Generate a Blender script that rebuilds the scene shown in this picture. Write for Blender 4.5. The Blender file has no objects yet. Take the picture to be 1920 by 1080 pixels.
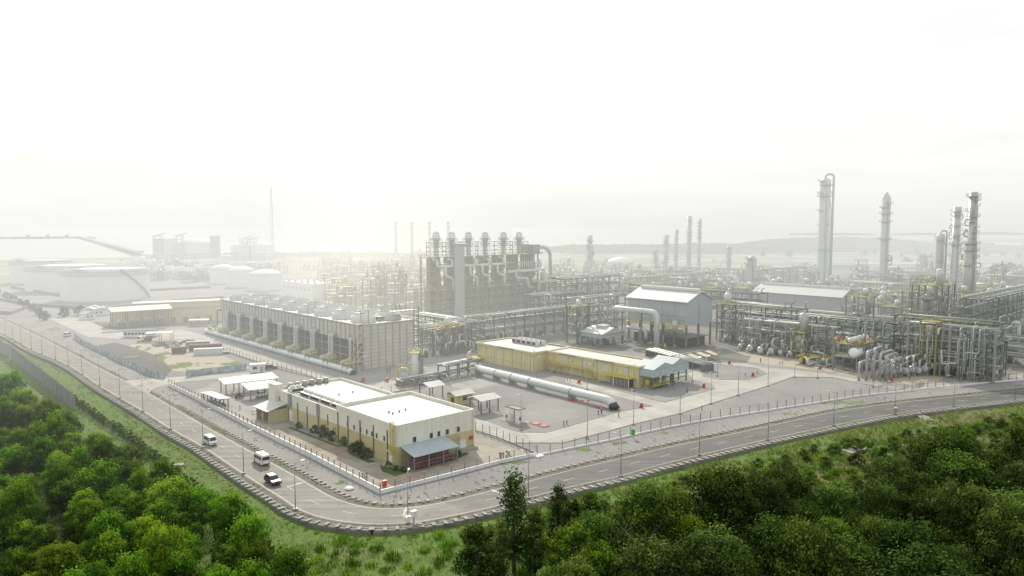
import bpy, math, random
from mathutils import Vector, Matrix, noise
from mathutils.geometry import tessellate_polygon
sc = bpy.context.scene
COL = sc.collection
rnd = random.Random(7)
pi = math.pi
# ------------------------------------------------------------------ camera model (used to find real ground positions)
F, YH, H = 1400.0, 422.0, 50.0
TH = math.atan((540 - YH) / F); CT, ST = math.cos(TH), math.sin(TH)
def gp(px, py, z=0.0):
    x = (px - 960) / F; y = (540 - py) / F
    d = (x, CT + y * ST, -ST + y * CT); t = (z - H) / d[2]
    return (d[0] * t, d[1] * t)
def hh(P, pt):                      # height of the point above P that shows at image row pt
    y = (540 - pt) / F
    return H + P[1] * (-ST + y * CT) / (CT + y * ST)
def along(P, d, px, z=0.0):         # distance from P along d until image column px
    k = (px - 960) / F
    dep = P[1] * CT - (z - H) * ST
    return (k * dep - P[0]) / (d[0] - k * d[1] * CT)
def proj(x, y, z):
    dep = y * CT - (z - H) * ST
    return 960 + F * x / dep, 540 - F * (y * ST + (z - H) * CT) / dep
ROT = math.radians(42.5)
V = (math.cos(ROT), math.sin(ROT)); U = (-math.sin(ROT), math.cos(ROT))
def add(P, x=0, y=0, rot=ROT):
    c, s = math.cos(rot), math.sin(rot)
    return (P[0] + x * c - y * s, P[1] + x * s + y * c)
def tol(P, Q, rot=ROT):             # world Q in the frame at P
    dx, dy = Q[0] - P[0], Q[1] - P[1]; c, s = math.cos(rot), math.sin(rot)
    return (dx * c + dy * s, -dx * s + dy * c)
# ------------------------------------------------------------------ materials
MATS = {}
def nodes(name):
    m = bpy.data.materials.new(name); m.use_nodes = True
    nt = m.node_tree; return m, nt, nt.nodes, nt.links, nt.nodes['Principled BSDF']
def ramp(N, L, src, stops):
    r = N.new('ShaderNodeValToRGB'); e = r.color_ramp.elements
    while len(e) < len(stops): e.new(0.5)
    for i, (p, c) in enumerate(stops):
        e[i].position = p; e[i].color = (*c, 1)
    L.new(src, r.inputs[0]); return r.outputs[0]
def noise_tex(N, L, co, scale, detail=4, rough=0.6):
    n = N.new('ShaderNodeTexNoise'); n.inputs['Scale'].default_value = scale; n.inputs['Detail'].default_value = detail
    n.inputs['Roughness'].default_value = rough
    L.new(co, n.inputs['Vector']); return n.outputs['Fac']
def wpos(N): return N.new('ShaderNodeNewGeometry').outputs['Position']
def mixc(N, L, fac, a, b, mode='MIX'):
    m = N.new('ShaderNodeMix'); m.data_type = 'RGBA'; m.blend_type = mode
    for k, v in ((0, fac), (6, a), (7, b)):
        if isinstance(v, (int, float)): m.inputs[k].default_value = v
        elif isinstance(v, tuple): m.inputs[k].default_value = (*v, 1)
        else: L.new(v, m.inputs[k])
    return m.outputs[2]
def mat(name, c, rough=0.7, var=0.25, scale=0.4, metal=0.0, streak=0.0, bump=0.0, bscale=6.0, ribs=None, dirt=None, slab=None):
    if name in MATS: return MATS[name]
    m, nt, N, L, B = nodes(name); P = wpos(N)
    lo = tuple(x * (1 - var) for x in c); hi = tuple(min(1, x * (1 + var * .7)) for x in c)
    f = noise_tex(N, L, P, scale, 6, 0.65)
    col = ramp(N, L, f, [(0.3, lo), (0.7, hi)])
    if streak:                                       # run-off streaks down walls
        mp = N.new('ShaderNodeMapping'); mp.inputs['Scale'].default_value = (1.3, 1.3, 0.06); L.new(P, mp.inputs['Vector'])
        g = noise_tex(N, L, mp.outputs[0], 1.6, 5, 0.7)
        col = mixc(N, L, ramp(N, L, g, [(0.45, (0, 0, 0)), (0.75, (streak,) * 3)]), col, tuple(x * .45 for x in (c[0], c[1] * .93, c[2] * .85)))
    if dirt:
        g = noise_tex(N, L, P, dirt[1], 5, 0.7)
        col = mixc(N, L, ramp(N, L, g, [(0.5, (0, 0, 0)), (0.72, (dirt[2],) * 3)]), col, dirt[0])
    if slab:                                         # cast slabs with dark joints, laid along the plant grid
        mp = N.new('ShaderNodeMapping'); mp.inputs['Rotation'].default_value = (0, 0, -ROT); L.new(P, mp.inputs['Vector'])
        bk = N.new('ShaderNodeTexBrick'); bk.offset = 0; bk.inputs['Scale'].default_value = 1; bk.inputs['Brick Width'].default_value = slab; bk.inputs['Row Height'].default_value = slab
        bk.inputs['Mortar Size'].default_value = .045; bk.inputs['Color1'].default_value = (.86, .86, .86, 1); bk.inputs['Color2'].default_value = (1.06, 1.06, 1.06, 1); bk.inputs['Mortar'].default_value = (.5, .5, .48, 1)
        L.new(mp.outputs[0], bk.inputs['Vector']); col = mixc(N, L, 1.0, col, bk.outputs['Color'], 'MULTIPLY')
    L.new(col, B.inputs['Base Color'])
    B.inputs['Roughness'].default_value = rough; B.inputs['Metallic'].default_value = metal
    if bump or ribs:
        b = N.new('ShaderNodeBump'); b.inputs['Strength'].default_value = bump or 0.5; b.inputs['Distance'].default_value = 0.1
        if ribs:
            w = N.new('ShaderNodeTexWave'); w.inputs['Scale'].default_value = ribs
            tc = N.new('ShaderNodeTexCoord'); L.new(tc.outputs['Object'], w.inputs['Vector']); L.new(w.outputs['Fac'], b.inputs['Height'])
        else:
            L.new(noise_tex(N, L, P, bscale, 4, 0.7), b.inputs['Height'])
        L.new(b.outputs[0], B.inputs['Normal'])
    MATS[name] = m; return m
white = mat('white_paint', (.76, .77, .76), .5, .12, .15, streak=.35)
roofw = mat('white_roof', (.53, .53, .505), .6, .16, .09, dirt=((.33, .315, .27), .2, .75))
cream = mat('cream_wall', (.68, .68, .59), .75, .10, .12, streak=.4)
ochre = mat('ochre_wall', (.49, .44, .23), .8, .12, .15, streak=.35)
yellow = mat('yellow_wall', (.64, .575, .31), .75, .12, .12, streak=.45)
ypaint = mat('yellow_steel', (.50, .42, .05), .55, .2, .6)
ysteel = mat('weathered_yellow_steel', (.27, .265, .095), .65, .3, .5)
green = mat('green_steel', (.085, .15, .11), .6, .25, .3)
dsteel = mat('dark_steel', (.135, .155, .14), .55, .3, .3)
gsteel = mat('grey_steel', (.24, .262, .24), .5, .25, .3)
pipem = mat('insulated_pipe', (.44, .46, .46), .45, .3, .35, metal=.3, dirt=((.24, .21, .17), .7, .7))
pipew = mat('pale_pipe', (.56, .58, .57), .45, .2, .3, metal=.1, streak=.3, dirt=((.34, .32, .27), .4, .6))
pipeb = mat('bluish_pipe', (.58, .625, .63), .4, .1, .1, streak=.3)
alu = mat('aluminium_cladding', (.55, .57, .57), .4, .15, .1, metal=.3, streak=.25)
conc = mat('concrete', (.31, .305, .275), .85, .2, .3, streak=.35)
concd = mat('dark_concrete', (.24, .235, .21), .9, .3, .4, streak=.6)
clad = mat('grey_cladding', (.36, .42, .44), .55, .08, .1, streak=.3)
cladr = mat('grey_roof_sheet', (.58, .60, .60), .4, .08, .1, bump=.3, ribs=1.2)
bluer = mat('blue_grey_roof_sheet', (.36, .43, .46), .45, .12, .3, bump=.4, ribs=1.0)
galv = mat('galvanised_roof_sheet', (.50, .51, .49), .4, .14, .3, bump=.4, ribs=1.0)
bluetint = mat('blue_grey_panel', (.37, .44, .45), .5, .1, .2, streak=.25)
dark = mat('dark_opening', (.035, .037, .036), .8, .3, .5)
glass = mat('window_glass', (.03, .036, .04), .12, .2, .5)
red = mat('red_paint', (.42, .035, .03), .45, .2, .8)
redw = mat('red_cylinder', (.20, .03, .035), .5, .25, 1.5)
rust = mat('rusty_steel', (.19, .125, .095), .85, .4, .8)
tyre = mat('rubber', (.02, .02, .02), .8, .2, 2)
black = mat('black_paint', (.02, .021, .022), .4, .2, 1)
silver = mat('silver_paint', (.42, .43, .44), .28, .08, .5, metal=.5)
vanw = mat('van_paint', (.76, .77, .78), .25, .04, .5)
lamph = mat('lamp_housing', (.55, .55, .53), .4, .1, 1)
bluet = mat('blue_tarpaulin', (.38, .47, .48), .7, .4, .6, dirt=((.6, .6, .56), .6, .95))
tealc = mat('teal_container', (.22, .36, .36), .6, .2, .4, streak=.3)
skin = mat('skin', (.35, .2, .13), .6, .1, 3)
cloth = mat('dark_work_clothes', (.05, .055, .07), .9, .2, 3)
hedgeg = None
# ------------------------------------------------------------------ mesh builder
class MB:
    def __init__(s): s.v = []; s.f = []; s.s = []; s.m = []
    def q(s, pts, m=0, sm=False):
        i = len(s.v); s.v += [tuple(p) for p in pts]; s.f.append(tuple(range(i, i + len(pts)))); s.s.append(sm); s.m.append(m)
    def box(s, x0, x1, y0, y1, z0, z1, m=0):
        i = len(s.v)
        s.v += [(x, y, z) for z in (z0, z1) for x, y in ((x0, y0), (x1, y0), (x1, y1), (x0, y1))]
        for f in ((3, 2, 1, 0), (4, 5, 6, 7), (0, 1, 5, 4), (1, 2, 6, 5), (2, 3, 7, 6), (3, 0, 4, 7)):
            s.f.append(tuple(i + k for k in f)); s.s.append(False); s.m.append(m)
        return s
    def beam(s, a, b, w, h=None, m=0):               # rectangular bar from a to b
        a, b = Vector(a), Vector(b); d = (b - a)
        if d.length < 1e-6: return s
        d.normalize(); h = h or w
        up = Vector((0, 0, 1)) if abs(d.z) < .95 else Vector((1, 0, 0))
        r = d.cross(up).normalized(); u = r.cross(d)
        i = len(s.v)
        for p in (a, b):
            for sx, sy in ((-1, -1), (1, -1), (1, 1), (-1, 1)):
                s.v.append(tuple(p + r * (sx * w / 2) + u * (sy * h / 2)))
        for f in ((0, 1, 2, 3), (7, 6, 5, 4), (0, 4, 5, 1), (1, 5, 6, 2), (2, 6, 7, 3), (3, 7, 4, 0)):
            s.f.append(tuple(i + k for k in f)); s.s.append(False); s.m.append(m)
        return s
    def tube(s, path, r, n=8, m=0, caps=True):       # swept circle along a polyline, r may be a list
        pts = [Vector(p) for p in path]; k = len(pts); rs = r if isinstance(r, (list, tuple)) else [r] * k
        i0 = len(s.v); ref = None
        for j, p in enumerate(pts):
            d = ((pts[min(j + 1, k - 1)] - p).normalized() + (p - pts[max(j - 1, 0)]).normalized())
            if d.length < 1e-6: d = Vector((0, 0, 1))
            d.normalize()
            if ref is None:
                ref = Vector((0, 0, 1)) if abs(d.z) < .9 else Vector((1, 0, 0))
            a = d.cross(ref)
            if a.length < 1e-4: a = d.cross(Vector((.3, .9, .2)))
            a.normalize(); b = a.cross(d).normalized(); ref = b
            for t in range(n):
                an = 2 * pi * t / n
                s.v.append(tuple(p + a * (math.cos(an) * rs[j]) + b * (math.sin(an) * rs[j])))
        for j in range(k - 1):
            for t in range(n):
                u = (t + 1) % n
                s.f.append((i0 + j * n + t, i0 + j * n + u, i0 + (j + 1) * n + u, i0 + (j + 1) * n + t)); s.s.append(True); s.m.append(m)
        if caps:
            s.f.append(tuple(i0 + t for t in range(n))[::-1]); s.f.append(tuple(i0 + (k - 1) * n + t for t in range(n)))
            s.s += [False] * 2; s.m += [m] * 2
        return s
    def lathe(s, prof, n=16, c=(0, 0), m=0, caps=True):   # prof: [(r, z)]
        i0 = len(s.v)
        for r, z in prof:
            for t in range(n):
                a = 2 * pi * t / n; s.v.append((c[0] + r * math.cos(a), c[1] + r * math.sin(a), z))
        for j in range(len(prof) - 1):
            flat = abs(prof[j][1] - prof[j + 1][1]) < 1e-6
            for t in range(n):
                u = (t + 1) % n
                s.f.append((i0 + j * n + t, i0 + j * n + u, i0 + (j + 1) * n + u, i0 + (j + 1) * n + t)); s.s.append(not flat); s.m.append(m)
        if caps:
            s.f.append(tuple(i0 + t for t in range(n))[::-1]); s.f.append(tuple(i0 + (len(prof) - 1) * n + t for t in range(n)))
            s.s += [False] * 2; s.m += [m] * 2
        return s
    def rail(s, pts, z, h=1.1, step=2.5, w=.07, closed=False, m=0):   # posts and two rails
        P = list(pts) + ([pts[0]] if closed else [])
        for a, b in zip(P, P[1:]):
            for hz in (h, h * .55): s.beam((a[0], a[1], z + hz), (b[0], b[1], z + hz), w, w, m)
            L = math.dist(a, b); k = max(1, round(L / step))
            for t in range(k + (0 if closed else 1)):
                x, y = a[0] + (b[0] - a[0]) * t / k, a[1] + (b[1] - a[1]) * t / k
                s.beam((x, y, z), (x, y, z + h), w, w, m)
        return s
    def mesh(s, name, mats):
        me = bpy.data.meshes.new(name); me.from_pydata(s.v, [], s.f)
        for x in (mats if isinstance(mats, (list, tuple)) else [mats]): me.materials.append(x)
        me.polygons.foreach_set('use_smooth', s.s); me.polygons.foreach_set('material_index', s.m); me.update()
        return me
    def build(s, name, mats, parent=None, loc=None, rot=0.0, label=None):
        return link(name, s.mesh(name, mats), parent, loc, rot, label)
def link(name, me, parent=None, loc=None, rot=0.0, label=None):
    o = bpy.data.objects.new(name, me); COL.objects.link(o); o.parent = parent
    if loc is not None: o.location = loc if len(loc) == 3 else (*loc, 0)
    if rot: o.rotation_euler[2] = rot
    if label: o['label'] = label
    return o
def tag(o, label, cat=None, group=None, kind=None):
    o['label'] = label
    if cat: o['category'] = cat
    if group: o['group'] = group
    if kind: o['kind'] = kind
    return o
def struct(o, kind='structure', label=None):
    o['kind'] = kind
    if label: o['label'] = label
    return o
def thing(name, label, cat, P, rot=ROT, group=None, z=0.0):
    o = bpy.data.objects.new(name, None); COL.objects.link(o); o.empty_display_size = .5
    o.location = (P[0], P[1], z); o.rotation_euler[2] = rot
    return tag(o, label, cat, group)
KIDS = {}
def kids(o):
    return list(o.children)
def dup(o, P=None, rot=None, label=None, group=None, scale=None, z=None, parent=None):
    c = o.copy(); COL.objects.link(c); c.parent = parent
    if P is not None: c.location = (P[0], P[1], o.location.z if z is None else z)
    if rot is not None: c.rotation_euler[2] = rot
    if scale is not None: c.scale = scale if isinstance(scale, tuple) else (scale,) * 3
    if label: c['label'] = label
    if group: c['group'] = group
    for k in kids(o): dup(k, parent=c)
    return c
def bend(path, rad, n=4):                            # round the corners of a polyline
    P = [Vector(p) for p in path]; out = [P[0]]
    for a, b, c in zip(P, P[1:], P[2:]):
        d1, d2 = (a - b), (c - b); r = min(rad, d1.length * .45, d2.length * .45)
        p, q = b + d1.normalized() * r, b + d2.normalized() * r
        for t in range(n + 1):
            t /= n; out.append(p * (1 - t) ** 2 + b * (2 * t * (1 - t)) + q * t * t)
    return out + [P[-1]]
def pipe(mb, path, r, n=8, m=0, br=None): return mb.tube(bend(path, br or r * 3), r, n, m)
def smooth(pts, k=6):                                # Catmull-Rom
    P = [Vector((*p, 0)) for p in pts]; P = [P[0] * 2 - P[1]] + P + [P[-1] * 2 - P[-2]]; out = []
    for a, b, c, d in zip(P, P[1:], P[2:], P[3:]):
        for t in range(k):
            t /= k
            out.append(((b * 2 + (c - a) * t + (a * 2 - b * 5 + c * 4 - d) * t * t + (b * 3 - a - c * 3 + d) * t ** 3) * .5).xy)
    out.append(P[-2].xy); return out
def resample(pts, step):
    out = [Vector(pts[0])]; acc = 0.0
    for a, b in zip(pts, pts[1:]):
        a, b = Vector(a), Vector(b); L = (b - a).length
        if L < 1e-9: continue
        t = step - acc
        while t <= L:
            out.append(a + (b - a) * (t / L)); t += step
        acc = (acc + L) % step
    return out
def normals(pts):
    n = []
    for j in range(len(pts)):
        d = Vector(pts[min(j + 1, len(pts) - 1)]) - Vector(pts[max(j - 1, 0)])
        n.append(Vector((-d.y, d.x)).normalized())
    return n
def offset(pts, d): return [Vector(p) + q * d for p, q in zip(pts, normals(pts))]
def strip(mb, pts, d0, d1, z, m=0, z1=None):
    A, B = offset(pts, d0), offset(pts, d1)
    for i in range(len(pts) - 1):
        mb.q([(*A[i], z), (*B[i], z if z1 is None else z1), (*B[i + 1], z if z1 is None else z1), (*A[i + 1], z)][::-1] if d1 > d0 else
             [(*A[i], z), (*B[i], z if z1 is None else z1), (*B[i + 1], z if z1 is None else z1), (*A[i + 1], z)], m)
    return mb
def wall_strip(mb, pts, d0, d1, z0, z1, m=0):        # solid wall following a polyline
    A, B = offset(pts, d0), offset(pts, d1); n = len(pts); i0 = len(mb.v)
    for a, b in zip(A, B): mb.v += [(*a, z0), (*b, z0), (*b, z1), (*a, z1)]
    for i in range(n - 1):
        k = i0 + i * 4
        for p, q in ((0, 1), (1, 2), (2, 3), (3, 0)):
            mb.f.append((k + p, k + q, k + 4 + q, k + 4 + p)); mb.s.append(False); mb.m.append(m)
    for k in (i0, i0 + (n - 1) * 4):
        mb.f.append((k, k + 1, k + 2, k + 3)); mb.s.append(False); mb.m.append(m)
    return mb
def sheet(mb, pts, z, m=0):                          # flat polygon, any outline
    P = [Vector((p[0], p[1], z)) for p in pts]; i0 = len(mb.v); mb.v += [tuple(p) for p in P]
    for t in tessellate_polygon([P]):
        a, b, c = (P[k] for k in t)
        t = t if (b - a).cross(c - a).z > 0 else t[::-1]
        mb.f.append(tuple(i0 + k for k in t)); mb.s.append(False); mb.m.append(m)
    return mb
def px(*pts, z=0.0): return [gp(a, b, z) for a, b in pts]
def inside(p, poly):
    x, y = p; r = False; j = len(poly) - 1
    for i in range(len(poly)):
        xi, yi = poly[i][0], poly[i][1]; xj, yj = poly[j][0], poly[j][1]
        if (yi > y) != (yj > y) and x < (xj - xi) * (y - yi) / (yj - yi) + xi: r = not r
        j = i
    return r
HZ_MAX, HZ_FAR = .0018, .32
# ================================================================== GROUND, ROADS, WATER
OUT_PX = [(-140, 556), (0, 622), (60, 655), (127, 684), (185, 722), (225, 746), (267, 770), (320, 804), (377, 836), (430, 871), (480, 904), (525, 932), (555, 952),
          (590, 967), (630, 976), (680, 982), (720, 983), (780, 979), (830, 971), (940, 947), (1067, 914), (1162, 893), (1245, 870), (1400, 833), (1563, 798), (1679, 776), (1773, 764), (1920, 748), (2150, 728)]
IN_PX = [(-140, 540), (0, 597), (110, 650), (185, 690), (232, 714), (278, 738), (320, 762), (375, 794), (437, 829), (510, 869), (555, 894), (610, 926), (642, 940), (680, 950), (717, 954),
         (755, 953), (805, 947), (855, 937), (937, 916), (978, 906), (1073, 881), (1180, 856), (1275, 834), (1400, 808), (1563, 773), (1679, 756), (1852, 738), (1920, 732), (2150, 714)]
OUTL = resample(smooth(px(*OUT_PX)), 2.0)
INL = resample(smooth(px(*IN_PX)), 2.0)
coast = px((2600, 446), (1920, 447), (1700, 452), (1560, 458), (1400, 466), (1060, 473), (900, 477), (760, 480), (640, 481), (420, 479), (250, 482), (100, 485), (0, 488), (-300, 494), (-900, 505))
# outer, lower terrain in front of the road
def tz(x, y):
    return -.62 + .22 * noise.noise((x * .045, y * .045, 1)) + (.12) * noise.noise((x * .21, y * .21, 5)) 
mb = MB(); nx, ny, x0, y0, st = 236, 176, -330, 20, 3.0
for j in range(ny):
    for i in range(nx):
        x, y = x0 + i * st, y0 + j * st; mb.v.append((x, y, tz(x, y)))
for j in range(ny - 1):
    for i in range(nx - 1):
        k = j * nx + i; mb.f.append((k, k + 1, k + nx + 1, k + nx)); mb.s.append(True); mb.m.append(0)
m, nt, N, L, B = nodes('rough_grassland'); P = wpos(N)
f1 = noise_tex(N, L, P, .05, 5, .65); f2 = noise_tex(N, L, P, .9, 6, .75); f3 = noise_tex(N, L, P, .09, 6, .7)
c1 = ramp(N, L, f2, [(.3, (.05, .098, .010)), (.55, (.10, .175, .017)), (.75, (.19, .235, .04))])
c2 = ramp(N, L, f2, [(.3, (.085, .075, .03)), (.6, (.15, .13, .055)), (.8, (.20, .175, .085))])
sx = N.new('ShaderNodeSeparateXYZ'); L.new(P, sx.inputs[0])
dry = N.new('ShaderNodeMapRange'); dry.inputs[1].default_value = -40; dry.inputs[2].default_value = 90; dry.inputs[3].default_value = -.12; dry.inputs[4].default_value = .03; L.new(sx.outputs[0], dry.inputs[0])
ad = N.new('ShaderNodeMath'); L.new(f1, ad.inputs[0]); L.new(dry.outputs[0], ad.inputs[1])
col = mixc(N, L, ramp(N, L, ad.outputs[0], [(.47, (0, 0, 0)), (.62, (1, 1, 1))]), c1, c2)
col = mixc(N, L, ramp(N, L, f3, [(.64, (0, 0, 0)), (.70, (.8, .8, .8))]), col, (.26, .235, .17))
L.new(col, B.inputs['Base Color']); B.inputs['Roughness'].default_value = .95
bp = N.new('ShaderNodeBump'); bp.inputs['Strength'].default_value = .9; bp.inputs['Distance'].default_value = .5; L.new(f2, bp.inputs['Height']); L.new(bp.outputs[0], B.inputs['Normal'])
grassland = m
struct(mb.build('terrain', m))
# plant platform: everything inside the road out to the shore
m, nt, N, L, B = nodes('gravel_ground'); P = wpos(N)
f1 = noise_tex(N, L, P, .04, 6, .6); f2 = noise_tex(N, L, P, 1.6, 5, .8); f3 = noise_tex(N, L, P, .012, 5, .6); f4 = noise_tex(N, L, P, .16, 6, .7)
c = ramp(N, L, f1, [(.3, (.175, .177, .176)), (.5, (.222, .223, .219)), (.7, (.275, .27, .258))])
c = mixc(N, L, .55, c, ramp(N, L, f2, [(.3, (.55, .55, .55)), (.7, (1.35, 1.35, 1.35))]), 'MULTIPLY')
c = mixc(N, L, ramp(N, L, f4, [(.60, (0, 0, 0)), (.72, (.55, .55, .55))]), c, (.33, .30, .24))
sx = N.new('ShaderNodeSeparateXYZ'); L.new(P, sx.inputs[0])
fr = N.new('ShaderNodeMapRange'); fr.inputs[1].default_value = 560; fr.inputs[2].default_value = 800; L.new(sx.outputs[1], fr.inputs[0])
g = ramp(N, L, f3, [(.35, (.12, .15, .06)), (.5, (.20, .21, .11)), (.62, (.34, .32, .25))])
c = mixc(N, L, fr.outputs[0], c, g)
L.new(c, B.inputs['Base Color']); B.inputs['Roughness'].default_value = .9
bp = N.new('ShaderNodeBump'); bp.inputs['Strength'].default_value = .5; bp.inputs['Distance'].default_value = .15; L.new(f2, bp.inputs['Height']); L.new(bp.outputs[0], B.inputs['Normal'])
gravel = m
EDGE = offset(OUTL, -2.55)
mb = MB(); sheet(mb, [tuple(p) for p in EDGE] + coast, 0.0)
struct(mb.build('ground', gravel))
# sea
m, nt, N, L, B = nodes('sea_water'); P = wpos(N)
B.inputs['Base Color'].default_value = (.35, .38, .37, 1); B.inputs['Roughness'].default_value = .25
bp = N.new('ShaderNodeBump'); bp.inputs['Strength'].default_value = .6; bp.inputs['Distance'].default_value = 1; L.new(noise_tex(N, L, P, .08, 5, .6), bp.inputs['Height']); L.new(bp.outputs[0], B.inputs['Normal'])
mb = MB(); mb.q([(-9000, 500, -1.2), (12000, 500, -1.2), (12000, 16000, -1.2), (-9000, 16000, -1.2)])
struct(mb.build('sea', m))
# road surface: asphalt with some dust, backlight glare painted as a paler tone on one arm
m, nt, N, L, B = nodes('road_surface'); P = wpos(N)
sx = N.new('ShaderNodeSeparateXYZ'); L.new(P, sx.inputs[0])
mr = N.new('ShaderNodeMapRange'); mr.inputs[1].default_value = -22; mr.inputs[2].default_value = 14; L.new(sx.outputs[0], mr.inputs[0])
mp = N.new('ShaderNodeMapping'); mp.inputs['Rotation'].default_value = (0, 0, -ROT); mp.inputs['Scale'].default_value = (.5, .5, 1); L.new(P, mp.inputs['Vector'])
fa = noise_tex(N, L, P, .12, 6, .65); fb = noise_tex(N, L, P, 2.2, 5, .8); fc = noise_tex(N, L, P, .05, 4, .6)
pale = ramp(N, L, fa, [(.3, (.155, .155, .15)), (.55, (.20, .195, .18)), (.75, (.28, .265, .22))])
asp = ramp(N, L, fa, [(.3, (.085, .09, .092)), (.6, (.115, .12, .12)), (.8, (.15, .15, .14))])
ad = N.new('ShaderNodeMath'); ad.operation = 'ADD'; L.new(mr.outputs[0], ad.inputs[0])
sb = N.new('ShaderNodeMath'); sb.operation = 'MULTIPLY_ADD'; sb.inputs[1].default_value = .9; sb.inputs[2].default_value = -.45; L.new(fc, sb.inputs[0]); L.new(sb.outputs[0], ad.inputs[1])
c = mixc(N, L, ramp(N, L, ad.outputs[0], [(.3, (0, 0, 0)), (.7, (1, 1, 1))]), pale, asp)
c = mixc(N, L, .35, c, ramp(N, L, fb, [(.3, (.6, .6, .6)), (.7, (1.3, 1.3, 1.3))]), 'MULTIPLY')
def tracks(ang):
    mt = N.new('ShaderNodeMapping'); mt.inputs['Rotation'].default_value = (0, 0, -ang); mt.inputs['Scale'].default_value = (.02, .75, 1); L.new(P, mt.inputs['Vector']); return ramp(N, L, noise_tex(N, L, mt.outputs[0], 1.0, 5, .7), [(.3, (.68, .68, .69)), (.7, (1.28, 1.27, 1.22))])
c = mixc(N, L, 1.0, c, mixc(N, L, mr.outputs[0], tracks(math.radians(131)), tracks(math.radians(36))), 'MULTIPLY')
pt = ramp(N, L, noise_tex(N, L, P, .22, 3, .4), [(.66, (0, 0, 0)), (.675, (.5, .5, .5))]); c = mixc(N, L, pt, c, (.10, .10, .098))
L.new(c, B.inputs['Base Color']); B.inputs['Roughness'].default_value = .75; B.inputs['Specular IOR Level'].default_value = .3
roadm = m
n = 220
def even(pts, n):
    d = [0.0]
    for a, b in zip(pts, pts[1:]): d.append(d[-1] + (b - a).length)
    out = []; j = 0
    for i in range(n):
        t = d[-1] * i / (n - 1)
        while j < len(d) - 2 and d[j + 1] < t: j += 1
        out.append(pts[j].lerp(pts[j + 1], (t - d[j]) / max(1e-9, d[j + 1] - d[j])))
    return out
mb = MB(); sheet(mb, [tuple(p) for p in offset(OUTL, -.35)] + [tuple(p) for p in offset(INL, .35)][::-1], .035)
struct(mb.build('road', roadm))
linem = mat('road_line_paint', (.43, .43, .41), .7, .3, 1.2)
yellm = mat('faded_lane_paint', (.42, .40, .30), .8, .35, 1.0)
mb = MB(); strip(mb, OUTL, .0, .18, .045); strip(mb, INL, -.18, .0, .045)
struct(mb.build('road_edge_line', linem))
# lane dashes down the middle and a few arrows
dense_in = resample(INL, .5)
def mid(p):
    q = min(dense_in, key=lambda r: (r - p).length_squared); return (p + q) * .5
MID = [mid(p) for p in OUTL[::2]]
MID = resample([Vector(p) for p in smooth([tuple(p) for p in MID[::4]], 5)], 1.0)
mb = MB()
for i in range(10, len(MID) - 6, 9): strip(mb, MID[i:i + 4], -.09, .09, .046)
struct(mb.build('lane_marking', yellm))
mb = MB()
for P, a in ((gp(537, 914), -.55), (gp(944, 928), .55), (gp(282, 749), -.62), (gp(756, 968), 0)):
    d = Vector((math.sin(-a * 1.3), math.cos(a * 1.3))); nrm = Vector((-d.y, d.x)); p = Vector(P)
    mb.q([(*(p - nrm * .15), .047), (*(p + nrm * .15), .047), (*(p + nrm * .15 + d * 2.4), .047), (*(p - nrm * .15 + d * 2.4), .047)])
    mb.q([(*(p - nrm * .5 + d * 2.4), .047), (*(p + nrm * .5 + d * 2.4), .047), (*(p + d * 3.8), .047)])
struct(mb.build('arrow_marking', linem))
shm = mat('shoulder_soil', (.13, .125, .105), .95, .45, .5, dirt=((.10, .13, .04), .3, .8))
mb = MB(); strip(mb, OUTL, -1.6, -.35, .02); strip(mb, INL, .35, 1.7, .02)
struct(mb.build('road_shoulder', shm))
# drainage channels with concrete cross struts, either side of the road
def channel(label, pts, d0, d1, deep, sgn, buttress):
    c = pts[len(pts) // 2]; t = thing('drainage_channel', label, 'drain', (c.x, c.y), 0)
    P = [p - c for p in pts]
    mb = MB(); wall_strip(mb, P, d0, d0 + sgn * .22, -1.4, .1); mb.build('inner_wall', conc, t)
    mb = MB(); wall_strip(mb, P, d1, d1 + sgn * .25, -deep, -.06); mb.build('outer_wall', mat('wet_concrete', (.225, .22, .20), .9, .35, .5, streak=.6), t)
    mb = MB(); strip(mb, P, d0 + sgn * .2, d1, .0035 if not buttress else -.02); mb.build('channel_bed', mat('dark_channel_bed', (.045, .045, .038), .8, .4, 1), t)  # near-black strip laid almost level with the ground
    S = resample(P, 1.85); nn = normals(S); me = None; far = []
    order = sorted(range(len(S)), key=lambda i: (S[i] + c).length); near = set(order[:100])
    me = MB().box(-.3, .3, -abs(d1 - d0) / 2 - .22, abs(d1 - d0) / 2 + .22, .165, .235).mesh('strut', conc)
    rest = MB()
    for i, (p, q) in enumerate(zip(S, nn)):
        w = p + q * ((d0 + d1) / 2 + sgn * .1); a = math.atan2(q.y, q.x) - pi / 2
        if i in near: link('strut', me, t, (w.x + rnd.uniform(-.1, .1), w.y + rnd.uniform(-.1, .1), rnd.uniform(-.06, .04)), a + rnd.uniform(-.05, .05)).scale = (rnd.uniform(.75, 1.2), rnd.uniform(.9, 1.05), 1)
        else:
            e = Vector((math.cos(a), math.sin(a)))
            rest.beam((*(w - q * abs(d1 - d0) * .7), .235), (*(w + q * abs(d1 - d0) * .7), .235), .6, .13)
    if rest.v: struct(rest.build('strut', conc, t), 'stuff')
    if buttress and False:
        bm_ = MB()
        for p, q in zip(S, nn):
            w = p + q * (d1 + sgn * .35); bm_.beam((*w, -deep), (*w, .1), .35, .25)
        struct(bm_.build('buttress', concd, t), 'stuff')
k = min(range(len(OUTL)), key=lambda i: (OUTL[i] - Vector(gp(700, 983))).length)
k2 = min(range(len(INL)), key=lambda i: (INL[i] - Vector(gp(690, 951))).length)
i0 = min(range(len(OUTL)), key=lambda i: (OUTL[i] - Vector(gp(60, 655))).length)
channel('concrete drain with retaining wall on the grass side of the left road arm', OUTL[i0:k + 1], -1.6, -2.45, 1.6, -1, True)
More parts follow.
